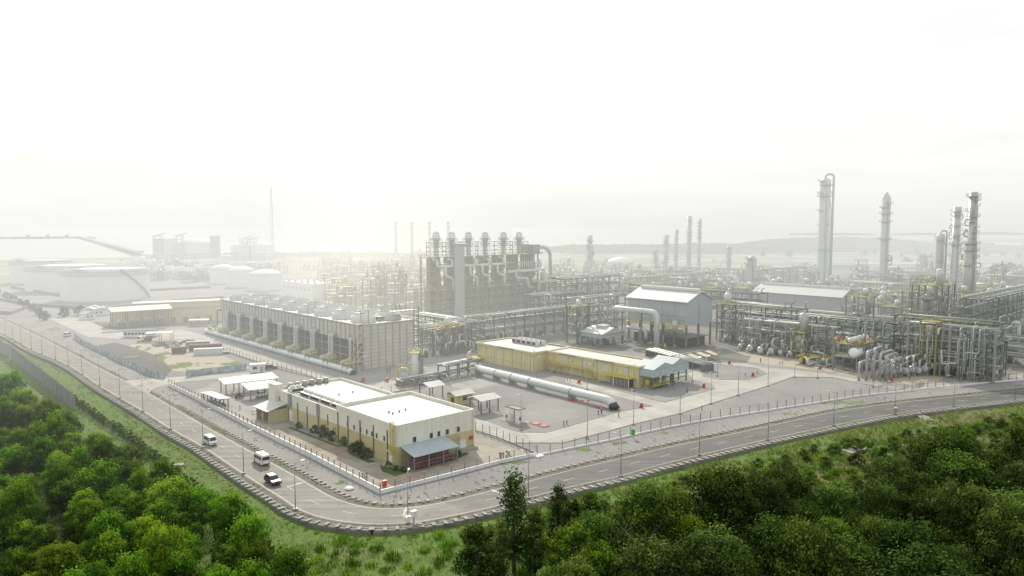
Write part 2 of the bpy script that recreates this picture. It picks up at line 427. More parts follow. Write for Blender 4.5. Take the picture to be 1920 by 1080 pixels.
channel('concrete drain with retaining wall below the right road arm by the scrub', OUTL[k:], -1.6, -2.45, 1.6, -1, True)
j0 = min(range(len(INL)), key=lambda i: (INL[i] - Vector(gp(320, 762))).length)
channel('shallow concrete drain between the left road arm and the white fence', INL[j0:k2 + 1], 1.7, 2.4, 1.2, 1, False)
channel('shallow concrete drain between the right road arm and the gravel verge', INL[k2:], 1.7, 2.4, 1.2, 1, False)
# concrete roads and aprons inside the plant
crm = mat('concrete_road', (.365, .36, .335), .8, .14, .08, bump=.2, bscale=3, dirt=((.28, .265, .225), .14, .8), slab=5.0)
apm = mat('concrete_apron', (.31, .288, .24), .85, .22, .1, dirt=((.25, .15, .08), .07, .85), slab=4.0)
agm = mat('grey_concrete_apron', (.30, .30, .285), .85, .22, .1, dirt=((.22, .215, .195), .1, .85), slab=5.0)
mb = MB()
sheet(mb, px((891, 783), (940, 800), (975, 811), (1025, 811), (1165, 771), (1224, 761), (1060, 717), (1062, 708), (1246, 755), (1342, 729), (1334, 720), (1300, 712), (1290, 700), (1340, 672), (1430, 688), (1565, 702), (1690, 722), (1800, 717), (1990, 690),
                (1990, 700), (1800, 726), (1690, 735), (1560, 708), (1487, 707), (1440, 724), (1385, 741), (1334, 757), (1275, 776), (1187, 796), (1130, 812), (1055, 831), (952, 831), (891, 809)), .03)
sheet(mb, px((340, 618), (380, 628), (470, 658), (560, 690), (640, 714), (700, 722), (745, 705), (780, 712), (775, 730), (690, 742), (640, 728), (560, 697), (470, 674), (380, 645), (300, 630)), .03)
sheet(mb, px((94, 598), (125, 594), (160, 600), (200, 616), (270, 624), (340, 618), (300, 630), (230, 636), (165, 632), (120, 611)), .03)
sheet(mb, px((232, 714), (310, 708), (470, 699), (470, 705), (340, 716), (290, 727), (278, 738)), .03)
struct(mb.build('plant_road', crm))
island = px((1317, 706), (1350, 712), (1405, 712), (1439, 701), (1422, 691), (1345, 683), (1310, 690))
mb = MB(); sheet(mb, island, .05); struct(mb.build('gravel_island', gravel))
mb = MB(); kerb_h = .14
P = [Vector(p) for p in island]; wall_strip(mb, P + [P[0]], 0, .3, 0, kerb_h)
for line in (px((940, 800), (975, 811), (1025, 811), (1165, 771), (1224, 761)), px((1130, 812), (1187, 796), (1275, 776), (1334, 757), (1385, 741), (1440, 724), (1487, 707), (1560, 708), (1690, 735)), px((891, 809), (952, 831), (1055, 831), (1130, 812)),
             px((1062, 708), (1246, 755), (1342, 729)), px((380, 645), (470, 674), (560, 697), (640, 728)), px((380, 628), (470, 658), (560, 690), (640, 714))):
    wall_strip(mb, [Vector(p) for p in line], 0, .25, 0, kerb_h)
struct(mb.build('kerb', conc))
mb = MB(); sheet(mb, px((383, 748), (470, 799), (580, 853), (712, 922), (860, 887), (1003, 855), (893, 816), (889, 842), (745, 877), (640, 835), (541, 797), (545, 775)), .02)
struct(mb.build('building_apron', apm))
mb = MB()
sheet(mb, px((705, 704), (777, 676), (850, 660), (930, 673), (893, 690), (800, 700), (745, 704)), .026)
sheet(mb, px((835, 722), (910, 708), (950, 716), (880, 734)), .026)
sheet(mb, px((350, 738), (420, 712), (520, 712), (500, 745), (480, 790), (455, 782)), .026)
struct(mb.build('grey_apron', agm))
pfm = mat('process_floor', (.15, .15, .142), .9, .35, .12, dirt=((.27, .25, .2), .09, .7))
mb = MB(); sheet(mb, px((1185, 660), (1345, 652), (1405, 672), (1500, 684), (1600, 697), (1720, 702), (1862, 716), (2000, 696), (2000, 520), (1500, 506), (1150, 504), (1010, 500), (640, 494), (590, 510), (650, 560), (790, 606), (800, 668), (880, 655), (1090, 652)), .009)
struct(mb.build('process_floor', pfm))
# dark soil yard, dusty clearings, weed patches
soil = mat('dark_soil', (.10, .10, .10), .95, .25, .3); sandm = mat('pale_sand', (.38, .35, .28), .9, .2, .2, dirt=((.22, .2, .14), .2, .7))
mb = MB(); sheet(mb, px((182, 648), (215, 642), (240, 648), (285, 664), (300, 672), (322, 694), (312, 705), (294, 704), (240, 677)), .015); sheet(mb, px((178, 603), (215, 605), (236, 612), (200, 621), (172, 612)), .015)
struct(mb.build('soil', soil))
mb = MB(); sheet(mb, px((240, 648), (300, 630), (350, 640), (420, 668), (470, 690), (380, 700), (325, 695), (300, 668)), .012); sheet(mb, px((1560, 700), (1640, 695), (1780, 700), (1760, 716), (1690, 722)), .012)
sheet(mb, px((1410, 655), (1600, 690), (1560, 698), (1430, 682), (1345, 668)), .012)
struct(mb.build('sand', sandm))
weedm = mat('weeds', (.12, .17, .04), .95, .4, .5, dirt=((.25, .23, .15), .5, .8))
def weed_patch(mb, cx, cy, rx, ry, n=30):
    c = gp(cx, cy); P = [gp(cx + rx * math.cos(a) * (1 + .75 * noise.noise((math.cos(a) * 2.6, math.sin(a) * 2.6, cx))), cy + ry * math.sin(a) * (1 + .75 * noise.noise((math.cos(a) * 2.6, math.sin(a) * 2.6, cx)))) for a in [2 * pi * t / n for t in range(n)]]
    sheet(mb, P, .028)
def weed_cluster(mb, cx, cy, rx, ry):
    R = random.Random(int(cx * 7 + cy))
    for k in range(14):
        a = R.uniform(0, 6.28); d = R.random() ** .6; s = R.uniform(.12, .42) * (1.1 - .5 * d)
        weed_patch(mb, cx + rx * d * math.cos(a), cy + ry * d * math.sin(a), rx * s, ry * s, 22); mb.v[-22:] = [(v[0], v[1], .02 + .0012 * k) for v in mb.v[-22:]]
mb = MB()
for a in ((268, 654, 22, 5), (300, 672, 22, 7), (345, 686, 35, 8), (430, 684, 45, 6), (100, 617, 14, 5), (640, 905, 14, 5), (1575, 755, 45, 4), (1595, 764, 16, 3), (1242, 812, 12, 3), (1160, 831, 16, 4), (1096, 843, 20, 4), (1480, 776, 14, 2), (960, 868, 30, 4)): weed_cluster(mb, *a)
struct(mb.build('ground_cover', weedm), 'stuff')
bedm = mat('planting_bed', (.05, .09, .02), .95, .4, .8)
mb = MB(); sheet(mb, px((712, 872), (745, 880), (772, 884), (740, 893), (716, 884)), .024); sheet(mb, px((845, 866), (880, 851), (868, 846), (842, 852)), .024); sheet(mb, px((650, 845), (708, 866), (690, 868), (655, 852)), .024); sheet(mb, px((545, 800), (640, 838), (632, 838), (540, 803)), .024)
struct(mb.build('planting_bed', bedm))
# ------------------------------------------------------------------ far land
hillm = mat('wooded_hill', (.022, .042, .016), .95, .6, .05, dirt=((.15, .15, .07), .008, .8))
def ridge(name, pts, depth, zfun, seed):
    # pts: (x px, base px) -> a wooded ridge with a ragged top
    mb = MB(); rows = 9; cols = len(pts)
    for j in range(rows):
        t = j / (rows - 1)
        for i, (a, b, top) in enumerate(pts):
            P = gp(a, b); k = 1 + depth * t / P[1]
            x, y = P[0] * k, P[1] * k
            z = math.sin(min(1, t * 1.7) * pi / 2) * top * (1 - .0 * t) + (noise.noise((x * .02, y * .02, seed)) * 4.0 + noise.noise((x * .09, y * .09, seed)) * 3.0 + noise.noise((x * .3, y * .3, seed)) * 1.5) * min(1, t * 4)
            mb.v.append((x, y, z - 1.4 if 0 < t else -1.4))
    for j in range(rows - 1):
        for i in range(cols - 1):
            k = j * cols + i; mb.f.append((k, k + 1, k + cols + 1, k + cols)); mb.s.append(False); mb.m.append(0)
    return struct(mb.build(name, hillm))
def rp(a0, a1, b0, b1, topf, n=90):
    out = []
    for i in range(n):
        t = i / (n - 1); out.append((a0 + (a1 - a0) * t, b0 + (b1 - b0) * t, topf(t)))
    return out
ridge('hill', rp(1010, 1520, 478, 478, lambda t: 9 * min(1, t * 5) * (1 - .3 * abs(math.sin(t * 5)))), 500, None, 3)
ridge('hill', rp(1390, 1800, 474, 473, lambda t: 5 + 15 * math.sin(pi * min(1, t * 1.2)) ** .7 if t < .83 else 5), 600, None, 8)
ridge('hill', rp(1690, 2200, 478, 476, lambda t: 9 + 4 * math.sin(t * 9)), 400, None, 12)
ridge('island', rp(1480, 1640, 440.5, 440.5, lambda t: 7 * math.sin(pi * t) ** .5, 50), 300, None, 4)
ridge('island', rp(1670, 2100, 440.5, 440, lambda t: 13 * math.sin(pi * t) ** .5 * (.7 + .3 * math.sin(t * 17)), 70), 300, None, 5)
ridge('island', rp(-60, 180, 447, 447, lambda t: 5, 40), 60, None, 6)
ridge('shore', rp(470, 800, 480, 481, lambda t: 5 + 2 * math.sin(t * 20), 70), 60, None, 9)
t = thing('pier', 'long straight trestle pier running out to sea behind the tanks', 'pier', gp(262, 478), 0)
A, Bq = gp(262, 478), gp(150, 446); C2 = gp(20, 447.5)
mb = MB(); mb.beam((0, 0, 5), (Bq[0] - A[0], Bq[1] - A[1], 5), 14, 3); mb.build('deck', conc, t)
mb = MB(); mb.beam((Bq[0] - A[0], Bq[1] - A[1], 5), (C2[0] - A[0], C2[1] - A[1], 5), 18, 3); mb.build('pier_head', conc, t)
for i in range(24):
    k = (i + .5) / 24; x, y = (Bq[0] - A[0]) * k, (Bq[1] - A[1]) * k
    MB().box(x - 3, x + 3, y - 3, y + 3, -2, 4).build('pile', concd, t)
for i in range(3):
    k = .2 + .28 * i; x, y = (Bq[0] - A[0]) + (C2[0] - Bq[0]) * k, (Bq[1] - A[1]) + (C2[1] - Bq[1]) * k
    mb = MB(); mb.box(x - 5, x + 5, y - 5, y + 5, 6, 12); mb.beam((x, y, 12), (x + 8, y, 18), 1.5); mb.build('loading_arm', gsteel, t)
# ------------------------------------------------------------------ fences
wirem = mat('fence_wire', (.25, .26, .25), .6, .1, 1)
def fence(label, pts, step=3.0, base=.55, top=2.3, basem=white, curved=False, name='perimeter_fence'):
    P = [Vector(p) for p in pts]; c = P[len(P) // 2].copy(); t = thing(name, label, 'fence', (c.x, c.y), 0)
    if curved: P = [Vector(p) for p in smooth([tuple(p) for p in P], 6)]
    P = [p - c for p in P]
    mb = MB(); wall_strip(mb, P, -.1, .1, -.1, base); mb.build('base_wall', basem, t)
    S = resample(P, step); me = MB().box(-.085, .085, -.085, .085, 0, top).mesh('post', gsteel)
    for p in S[:100]: link('post', me, t, (p.x, p.y, 0))
    if len(S) > 100:
        mb = MB()
        for p in S[100:]: mb.box(p.x - .085, p.x + .085, p.y - .085, p.y + .085, 0, top)
        struct(mb.build('post', gsteel, t), 'stuff')
    mb = MB()
    for hz in (base + .45, (base + top) / 2 + .25, top - .05):
        for a, b in zip(P, P[1:]): mb.beam((*a, hz), (*b, hz), .03, .03)
    mb.build('wire', wirem, t)
fence('white-based post fence along the left side of the front building', px((317, 724), (383, 757), (460, 798), (580, 857), (712, 926)), 2.6, 1.15)
fence('white-based post fence in front of the blue-roofed canopy', px((713, 926), (780, 909), (860, 889), (940, 868), (1006, 855)), 3.2, .75)
fence('long curving post fence between the plant yard and the road verge', px((1008, 855), (1080, 840), (1156, 824), (1275, 798), (1400, 777), (1540, 755), (1615, 743), (1690, 735), (1765, 726), (1920, 712), (2060, 696)), 3.4, .4, 2.4, white, True)
fence('dark wire fence dividing the front building from the concrete road', px((892, 808), (930, 820), (970, 836), (1006, 852)), 2.6, .25, 2.3, concd)
fence('thin fence beside the concrete road at the foot of the cooling tower', px((420, 659), (500, 686), (588, 709), (640, 727), (700, 741), (790, 728)), 3.2, .2, 2.2, concd)
# ================================================================== FRONT BUILDING
def window(t, x, y, z, w, h, axis, name='window', m=glass):
    # a framed window proud of the wall; axis 'x' = wall runs along x (faces -y), 'y' = wall runs along y (faces -x)
    f = MB(); g = MB()
    if axis == 'x':
        f.box(x - w / 2, x + w / 2, y - .07, y + .02, z, z + h); g.box(x - w / 2 + .07, x + w / 2 - .07, y - .10, y - .05, z + .07, z + h - .07)
    else:
        f.box(x - .07, x + .02, y - w / 2, y + w / 2, z, z + h); g.box(x - .10, x - .05, y - w / 2 + .07, y + w / 2 - .07, z + .07, z + h - .07)
    o = f.build(name, gsteel, t); g.build('pane', m, o); return o
def door(t, x, y, z, w, h, axis, m=None, hood=True):
    f = MB(); g = MB(); m = m or lamph
    if axis == 'x': f.box(x - w / 2, x + w / 2, y - .08, y + .02, z, z + h); g.box(x + w / 2 - .2, x + w / 2 - .1, y - .16, y - .08, z + 1, z + 1.15)
    else: f.box(x - .08, x + .02, y - w / 2, y + w / 2, z, z + h); g.box(x - .16, x - .08, y - w / 2 + .1, y - w / 2 + .2, z + 1, z + 1.15)
    o = f.build('door', m, t); g.build('handle', dark, o)
    if hood:
        k = MB()
        if axis == 'x': k.box(x - w / 2 - .3, x + w / 2 + .3, y - 1.0, y + .02, z + h + .25, z + h + .37)
        else: k.box(x - 1.0, x + .02, y - w / 2 - .3, y + w / 2 + .3, z + h + .25, z + h + .37)
        k.build('door_hood', ochre, t)
def wallbox(mb, x0, x1, y0, y1, z0, zs, z1):          # two-tone walls, split at zs (material 0 below, 1 above)
    for za, zb, m in ((z0, zs, 0), (zs, z1, 1)):
        mb.q([(x0, y0, za), (x1, y0, za), (x1, y0, zb), (x0, y0, zb)], m); mb.q([(x1, y0, za), (x1, y1, za), (x1, y1, zb), (x1, y0, zb)], m)
        mb.q([(x1, y1, za), (x0, y1, za), (x0, y1, zb), (x1, y1, zb)], m); mb.q([(x0, y1, za), (x0, y0, za), (x0, y0, zb), (x0, y1, zb)], m)
def parapet(mb, x0, x1, y0, y1, z0, z1, w=.35, m=0):
    mb.box(x0, x1, y0, y0 + w, z0, z1, m); mb.box(x0, x1, y1 - w, y1, z0, z1, m)
    mb.box(x0, x0 + w, y0 + w, y1 - w, z0, z1, m); mb.box(x1 - w, x1, y0 + w, y1 - w, z0, z1, m)
A = gp(745, 877); HT = 8.9; HL = 7.3
LX = along(A, V, 889); Y1 = along(A, U, 632); Y2 = along(A, U, 513)
t = thing('office_building', 'large flat-roofed cream and ochre building with white roofs inside the road bend', 'building', A)
mb = MB(); wallbox(mb, 0, LX, 0, Y1, 0, 4.3, HT - .02); mb.build('wall', [ochre, cream], t)
LX2 = LX - .5
mb = MB(); wallbox(mb, .35, LX2, Y1 + .003, Y2, 0, 4.0, HL - .02); mb.build('wall', [ochre, cream], t)
mb = MB(); mb.box(.3, LX - .3, .3, Y1 - .3, HT - 1.3, HT - .75); mb.build('roof', roofw, t)
mb = MB(); mb.box(.7, LX2 - .3, Y1 + .01, Y2 - .3, HL - 1.2, HL - .65); mb.build('roof', roofw, t)
mb = MB(); parapet(mb, -.04, LX + .04, -.04, Y1 + .04, HT - .8, HT); mb.build('parapet', cream, t)
mb = MB(); parapet(mb, .31, LX2 + .04, Y1 + .05, Y2 + .04, HL - .7, HL); mb.build('parapet', cream, t)
mb = MB(); mb.box(-.6, 1.6, Y2 - 2.6, Y2 + 1.4, 0, HL + 1.3); mb.build('stair_tower', cream, t)
seam = mat('roof_seam_sealant', (.42, .41, .37), .8, .4, 2)
mb = MB()
for i in range(26): mb.box(1.5 + i * (LX - 3) / 26, 1.5 + i * (LX - 3) / 26 + .35, Y1 * .47, Y1 * .47 + .12, HT - .75, HT - .71)
for i in range(22): mb.box(3 + i * (LX2 - 6) / 22, 3.3 + i * (LX2 - 6) / 22, Y1 + (Y2 - Y1) * .42, Y1 + (Y2 - Y1) * .42 + .12, HL - .65, HL - .61)
struct(mb.build('roof_seam', seam, t), 'stuff')
for i in range(7):
    x, y, z = (LX * (.3 + .1 * (i % 3)), Y1 * (.44 + .02 * i % .1), HT - .75) if i < 4 else (LX2 * (.3 + .2 * (i - 4)), Y1 + (Y2 - Y1) * .5, HL - .65)
    MB().lathe([(.18, z), (.18, z + .35), (.3, z + .36), (.26, z + .5)], 8, (x, y)).build('roof_vent', gsteel, t)
# front face
for f_ in (.27, .48, .58, .69, .84): window(t, LX * f_ - 1.2, 0, 4.55, .8 if f_ != .58 else .7, 1.15, 'x')
door(t, LX * .84, 0, .7, 1.9, 2.3, 'x', white)
MB().box(LX * .84 - 1.6, LX - .05, -1.5, -.02, .02, .68).build('door_step', conc, t)
MB().box(LX * .93, LX * .98, -.22, -.02, 2.2, 2.9).build('fire_alarm_box', red, t)
mb = MB(); mb.beam((LX * .985, -.12, 0), (LX * .985, -.12, HT - .4), .12); mb.build('downpipe', cream, t)
# left face
for i, f_ in enumerate((.19, .31, .385, .47, .575, .685, .80)): window(t, 0, Y1 * f_, 4.6, .62, 1.1, 'y')
for i, y in enumerate([Y1 * q for q in (.14, .36, .58, .79, .97)] + [Y1 + (Y2 - Y1) * q for q in (.14, .28, .45, .60, .75, .9)]):
    xo = 0 if y < Y1 else .35
    MB().beam((xo - .1, y, .1), (xo - .1, y, (HT if y < Y1 else HL) - 1.7), .2, .2).build('downpipe', mat('downpipe_paint', (.13, .12, .09), .6, .2, 1), t)
door(t, 0, 2.2, .5, 1.8, 2.3, 'y', white); door(t, .35, Y1 + 2.5, .4, 1.8, 2.4, 'y', white); door(t, .35, Y2 - 9.5, .3, 2.0, 2.6, 'y', white, False)
MB().box(-1.7, -.02, .9, 3.8, .03, .48).build('door_step', conc, t)
mb = MB(); mb.box(.1, .34, Y1 + (Y2 - Y1) * .26, Y1 + (Y2 - Y1) * .30, HL - 3.3, HL + .1); mb.build('roof_drain_chute', gsteel, t)
mb = MB(); mb.box(.1, .34, Y1 + (Y2 - Y1) * .70, Y1 + (Y2 - Y1) * .75, HL - 3.4, HL + .1); mb.build('roof_drain_chute', gsteel, t)
# yellow caged ladder on the near corner
mb = MB()
for y in (.55, 1.15): mb.beam((-.42, y, .4), (-.42, y, HT + 1.0), .09)
for k in range(30): mb.beam((-.42, .55, .6 + k * .3), (-.42, 1.15, .6 + k * .3), .05)
lad = mb.build('ladder', ypaint, t)
mb = MB()
for k in range(9):
    z = 2.7 + k * .85
    for a in range(6): mb.beam((-.42 - .75 * math.sin(pi * a / 6), .85 - .42 * math.cos(pi * a / 6), z), (-.42 - .75 * math.sin(pi * (a + 1) / 6), .85 - .42 * math.cos(pi * (a + 1) / 6), z), .07)
for a in range(1, 6): mb.beam((-.42 - .75 * math.sin(pi * a / 6), .85 - .42 * math.cos(pi * a / 6), 2.7), (-.42 - .75 * math.sin(pi * a / 6), .85 - .42 * math.cos(pi * a / 6), HT + .8), .05)
mb.build('safety_cage', ypaint, lad)
# blue lean-to canopy with gas cylinder racks behind a wire screen
C0 = LX * .04; C1 = LX * .60; CD = 4.6
t2 = thing('canopy', 'blue-grey sloping lean-to canopy over red gas cylinders on the front building', 'canopy', A)
mb = MB(); mb.q([(C0, -.12, 4.3), (C1, -.12, 4.3), (C1, -CD - .4, 3.2), (C0, -CD - .4, 3.2)][::-1]); mb.q([(C0, -.12, 4.18), (C1, -.12, 4.18), (C1, -CD - .4, 3.08), (C0, -CD - .4, 3.08)])
mb.beam((C0, -CD - .4, 3.14), (C1, -CD - .4, 3.14), .16); mb.beam((C0, -.12, 4.24), (C0, -CD - .4, 3.14), .14); mb.beam((C1, -.12, 4.24), (C1, -CD - .4, 3.14), .14); mb.build('roof', bluer, t2)
for i in range(4):
    x = C0 + .2 + (C1 - C0 - .4) * i / 3; MB().box(x - .09, x + .09, -CD - .1, -CD + .08, 0, 3.12).build('post', gsteel, t2)
mb = MB()
for i in range(33):
    x = C0 + .2 + (C1 - C0 - .4) * i / 32; mb.beam((x, -CD, .15), (x, -CD, 2.5), .035)
for i in range(13):
    y = -CD + (CD - .2) * i / 12; mb.beam((C0 + .1, y, .15), (C0 + .1, y, 2.5), .035); mb.beam((C1 - .1, y, .15), (C1 - .1, y, 2.5), .035)
for z in (.2, .9, 1.7, 2.5): mb.beam((C0 + .1, -CD, z), (C1 - .1, -CD, z), .05); mb.beam((C0 + .1, -CD, z), (C0 + .1, -.2, z), .05); mb.beam((C1 - .1, -CD, z), (C1 - .1, -.2, z), .05)
mb.build('wire_screen', gsteel, t2)
cyl = MB().lathe([(.16, 0), (.16, 1.25), (.12, 1.4), (.05, 1.47), (.05, 1.6)], 8).mesh('gas_cylinder', redw)
first = None
for r in range(2):
    for i in range(26):
        x, y = C0 + 1.2 + i * (C1 - C0 - 2) / 26, -CD + .7 + r * 1.3
        o = link('gas_cylinder', cyl, None, (*add(A, x, y), .25)); tag(o, 'dark red gas cylinder standing under the blue-grey canopy', 'gas cylinder', 'gas cylinders under the blue canopy')
mb = MB(); mb.box(C0 + .8, C1 - .5, -CD + .4, -CD + 2.4, .03, .24); mb.box(C0 + .8, C1 - .5, -CD + 2.55, -CD + 2.7, .03, 2.2); o = mb.build('cylinder_rack', redw, None, (*A, 0), ROT); tag(o, 'low red rack carrying the cylinders under the blue canopy', 'rack')
# lean-to shed at the far end of the left face
S0 = Y2 - 7.2; S1 = Y2 + .2
t3 = thing('lean_to_shed', 'small ochre lean-to shed with galvanised roof and barred front', 'shed', add(A, 0, S0))
mb = MB(); d = S1 - S0
mb.box(-4.6, .3, 0, .2, 0, 3.2); mb.build('wall', ochre, t3); MB().box(-4.6, .3, d - .2, d, 0, 3.2).build('wall', ochre, t3); MB().box(-4.6, -4.4, d * .46, d * .54, 0, 3.0).build('pillar', ochre, t3)
mb = MB(); mb.q([(-5.2, -.4, 3.2), (.33, -.4, 4.5), (.33, d + .4, 4.5), (-5.2, d + .4, 3.2)]); mb.q([(-5.2, -.4, 3.08), (-5.2, d + .4, 3.08), (.33, d + .4, 4.38), (.33, -.4, 4.38)]); mb.beam((-5.2, -.4, 3.14), (-5.2, d + .4, 3.14), .14); mb.beam((-5.2, -.4, 3.14), (.3, -.4, 4.44), .14); mb.build('roof', galv, t3)
mb = MB()
for i in range(22): mb.beam((-4.5, .3 + i * (d - .6) / 21, 0), (-4.5, .3 + i * (d - .6) / 21, 1.5), .05)
mb.beam((-4.5, .2, 1.5), (-4.5, d - .2, 1.5), .07); mb.build('gate_bar', gsteel, t3)
MB().box(-4.0, .2, .3, d - .3, .03, .06).build('floor', concd, t3)
# rooftop chillers: white boxes with fan decks
def chiller(P, z, L=5, W=2.4, fans=4, label='', group=None, rot=ROT):
    c = thing('rooftop_chiller', label, 'air conditioner', P, rot, group, z)
    MB().box(-L / 2, L / 2, -W / 2, W / 2, .25, 1.25).build('housing', lamph, c)
    mb = MB()
    for s in (-1, 1): mb.box(-L / 2, L / 2, s * W / 2 - .2, s * W / 2 + .2, 0, .25)
    mb.build('base_rail', gsteel, c)
    for i in range(fans):
        x = -L / 2 + L * (i + .5) / fans
        o = MB().lathe([(L / fans * .44, 1.25), (L / fans * .44, 1.8), (L / fans * .36, 1.8), (L / fans * .36, 1.4)], 10, (x, 0), caps=False).build('fan_cowl', lamph, c)
        MB().lathe([(L / fans * .36, 1.42), (.1, 1.45)], 10, (x, 0)).build('fan', dark, o)
    mb = MB(); mb.box(-L / 2 + .15, L / 2 - .15, -W / 2 - .03, W / 2 + .03, .45, 1.1); mb.build('coil_grille', dark, c)
    return c
cz = HL - .65
base = None
for i, f_ in enumerate((.08, .24, .40, .56)):
    chiller(add(A, 3.3, Y1 + (Y2 - Y1) * f_ + 1), cz, 4.6, 2.6, 4, ('white chiller with fan deck nearest the taller roof of the front building', 'white chiller with fan deck second from the taller roof', 'white chiller with fan deck third from the taller roof', 'white chiller with fan deck farthest from the taller roof, in the row of four')[i], 'chillers on the front building roof', ROT + pi / 2)
chiller(add(A, 3.5, Y2 - 6), cz, 3.4, 2.4, 2, 'low white air handler lying at the shed end of the front roof', None)
for i in range(6):
    o = MB().lathe([(.8, 0), (.8, 1.1), (.55, 1.15), (.55, 1.5)], 10).build('condenser_unit', gsteel, None, (*add(A, 4.5 + i * 2.1, Y2 - .9 + (i % 2) * .2), cz)); tag(o, 'round grey condenser unit along the far parapet of the front roof', 'air conditioner', 'round condensers on the far parapet')
mb = MB()
for y in (.3, .6, 1.0): mb.tube([(1.3 + y, Y1 + 1, cz + .35), (1.3 + y, Y2 - 8, cz + .35)], .09, 6)
for k in range(9): mb.beam((1.2, Y1 + 1.4 + k * (Y2 - Y1 - 10) / 8, cz + .22), (2.6, Y1 + 1.4 + k * (Y2 - Y1 - 10) / 8, cz + .22), .12)
o = mb.build('refrigerant_pipework', pipem, None, (*A, 0), ROT); tag(o, 'grey pipework running past the four chillers along the front roof edge', 'pipework')
# ================================================================== LONG YELLOW BUILDING
Bc = gp(1000, 697); HY = hh(Bc, 663)
xr_end = None
K = gp(1197, 727)                                     # near right corner of the right block
# frame at K: +y runs along the long face away to the left, +x is the end face
XE = along(K, V, 1237); YL = along(K, U, 1031); HK = hh(K, 686)
kb = tol(K, Bc); YB = kb[1]; XB = kb[0]               # the left block corner in this frame (projects towards the camera)
YEND = along(Bc, U, 896) + YB
t = thing('switchgear_building', 'long yellow flat-roofed building with outside gantry and stairs mid yard', 'building', K)
mb = MB(); wallbox(mb, 0, XE, 0, YB + .003, 0, 1.6, HK - .02); mb.build('wall', [yellow, yellow], t)
mb = MB(); wallbox(mb, XB, XE - .4, YB, YEND, 0, 1.6, HK - .02); mb.build('wall', [yellow, yellow], t)
mb = MB(); mb.box(.5, XE - .5, .5, YB, HK - .9, HK - .4); mb.box(XB + .5, XE - .9, YB + .5, YEND - .5, HK - .9, HK - .42); mb.build('roof', roofw, t)
mb = MB(); parapet(mb, -.7, XE + .5, -.7, YB - .75, HK - .6, HK, .5); parapet(mb, XB - .7, XE + .1, YB - .7, YEND + .7, HK - .55, HK + .05, .5); mb.build('roof_fascia', mat('pale_yellow_fascia', (.60, .56, .36), .7, .1, .2, streak=.3), t)
for y in [YB * q for q in (.1, .26, .42, .58, .74, .9)]: MB().box(-.16, 0, y - .12, y + .12, 0, HK - .6).build('pilaster', ochre, t)
for q in (.05, .2, .36, .52, .68, .84, .97): y = YB + (YEND - YB) * q; MB().box(XB - .16, XB, y - .12, y + .12, 0, HK - .6).build('pilaster', ochre, t)
mb = MB(); mb.box(-.12, 0, .3, YB - .3, 2.2, 2.32); mb.box(XB - .12, XB, YB + .2, YEND - .2, 2.0, 2.12); mb.build('string_course', ochre, t)
for q in (.12, .33, .55, .78): door(t, 0, YB * q, 3.0, 1.9, 2.5, 'y', lamph, False)
for q in (.22, .47, .70): MB().box(-.4, -.02, YB * q - .5, YB * q + .5, HK - 2.4, HK - 1.7).build('flood_light', lamph, t)
for q in (.33, .73): MB().box(-.75, -.68, YB * q - 4, YB * q + 4, HK - .58, HK - .2).build('roof_gutter', concd, t)
MB().box(XB - .78, XB - .7, YB + (YEND - YB) * .45 - 4, YB + (YEND - YB) * .45 + 4, HK - .5, HK - .1).build('roof_gutter', concd, t)
# walkway gantry on posts with a lower porch at the near end
def gantry(y0, y1, z, dx=1.7):
    mb = MB(); mb.box(-dx, -.02, y0, y1, z - .15, z); g = mb.build('gantry_deck', ypaint, t)
    mb = MB(); mb.rail([(-dx + .05, y0), (-dx + .05, y1)], z, 1.1, 1.8, .08); mb.build('guard_rail', ypaint, g)
    for k in range(max(2, int((y1 - y0) / 4))):
        y = y0 + .2 + (y1 - y0 - .4) * k / max(1, int((y1 - y0) / 4) - 1); MB().box(-dx, -dx + .2, y - .1, y + .1, 0, z - .15).build('gantry_post', yellow, t)
gantry(YB * .50, YB * .98, 2.9); gantry(YB * .03, YB * .34, 2.9, 3.2)
for y, s in ((YB * .50, -1), (YB * .80, 1)):
    mb = MB()
    for k in range(12): mb.box(-3.0 if s > 0 else -1.7, -1.75 if s > 0 else -.5, y + s * k * .28 - .15, y + s * k * .28 + .15, 2.75 - k * .24, 2.83 - k * .24)
    for xx in ((-3.0, -1.75) if s > 0 else (-1.7, -.5)): mb.beam((xx, y, 2.8), (xx, y + s * 3.3, .1), .12, .25); mb.beam((xx, y, 3.9), (xx, y + s * 3.3, 1.1), .07)
    mb.build('stair', ypaint, t)
mb = MB(); mb.box(-3.0, -.02, YB * .05, YB * .22, .02, 2.6); mb.build('porch_recess', dark, t)
mb = MB()
for k in range(14): mb.beam((-3.05, YB * .05 + k * YB * .17 / 13, .1), (-3.05, YB * .05 + k * YB * .17 / 13, 2.5), .07)
mb.build('window_bar', white, t)
mb = MB()
for yy in (YEND - 1.5, YB - .5): mb.beam((XB - .4, yy, 0), (XB - .4, yy, HK + .8), .12); mb.beam((XB - .4, yy - .6, 0), (XB - .4, yy - .6, HK + .8), .12)
mb.build('ladder', ypaint, t)
mb = MB(); mb.box(XB - 3, XB, YEND - 4, YEND + 2, 1.3, 1.5); mb.rail([(XB - 3, YEND - 4), (XB - 3, YEND + 2), (XB, YEND + 2)], 1.5, 1.1, 1.5, .08); mb.build('landing', ypaint, t)
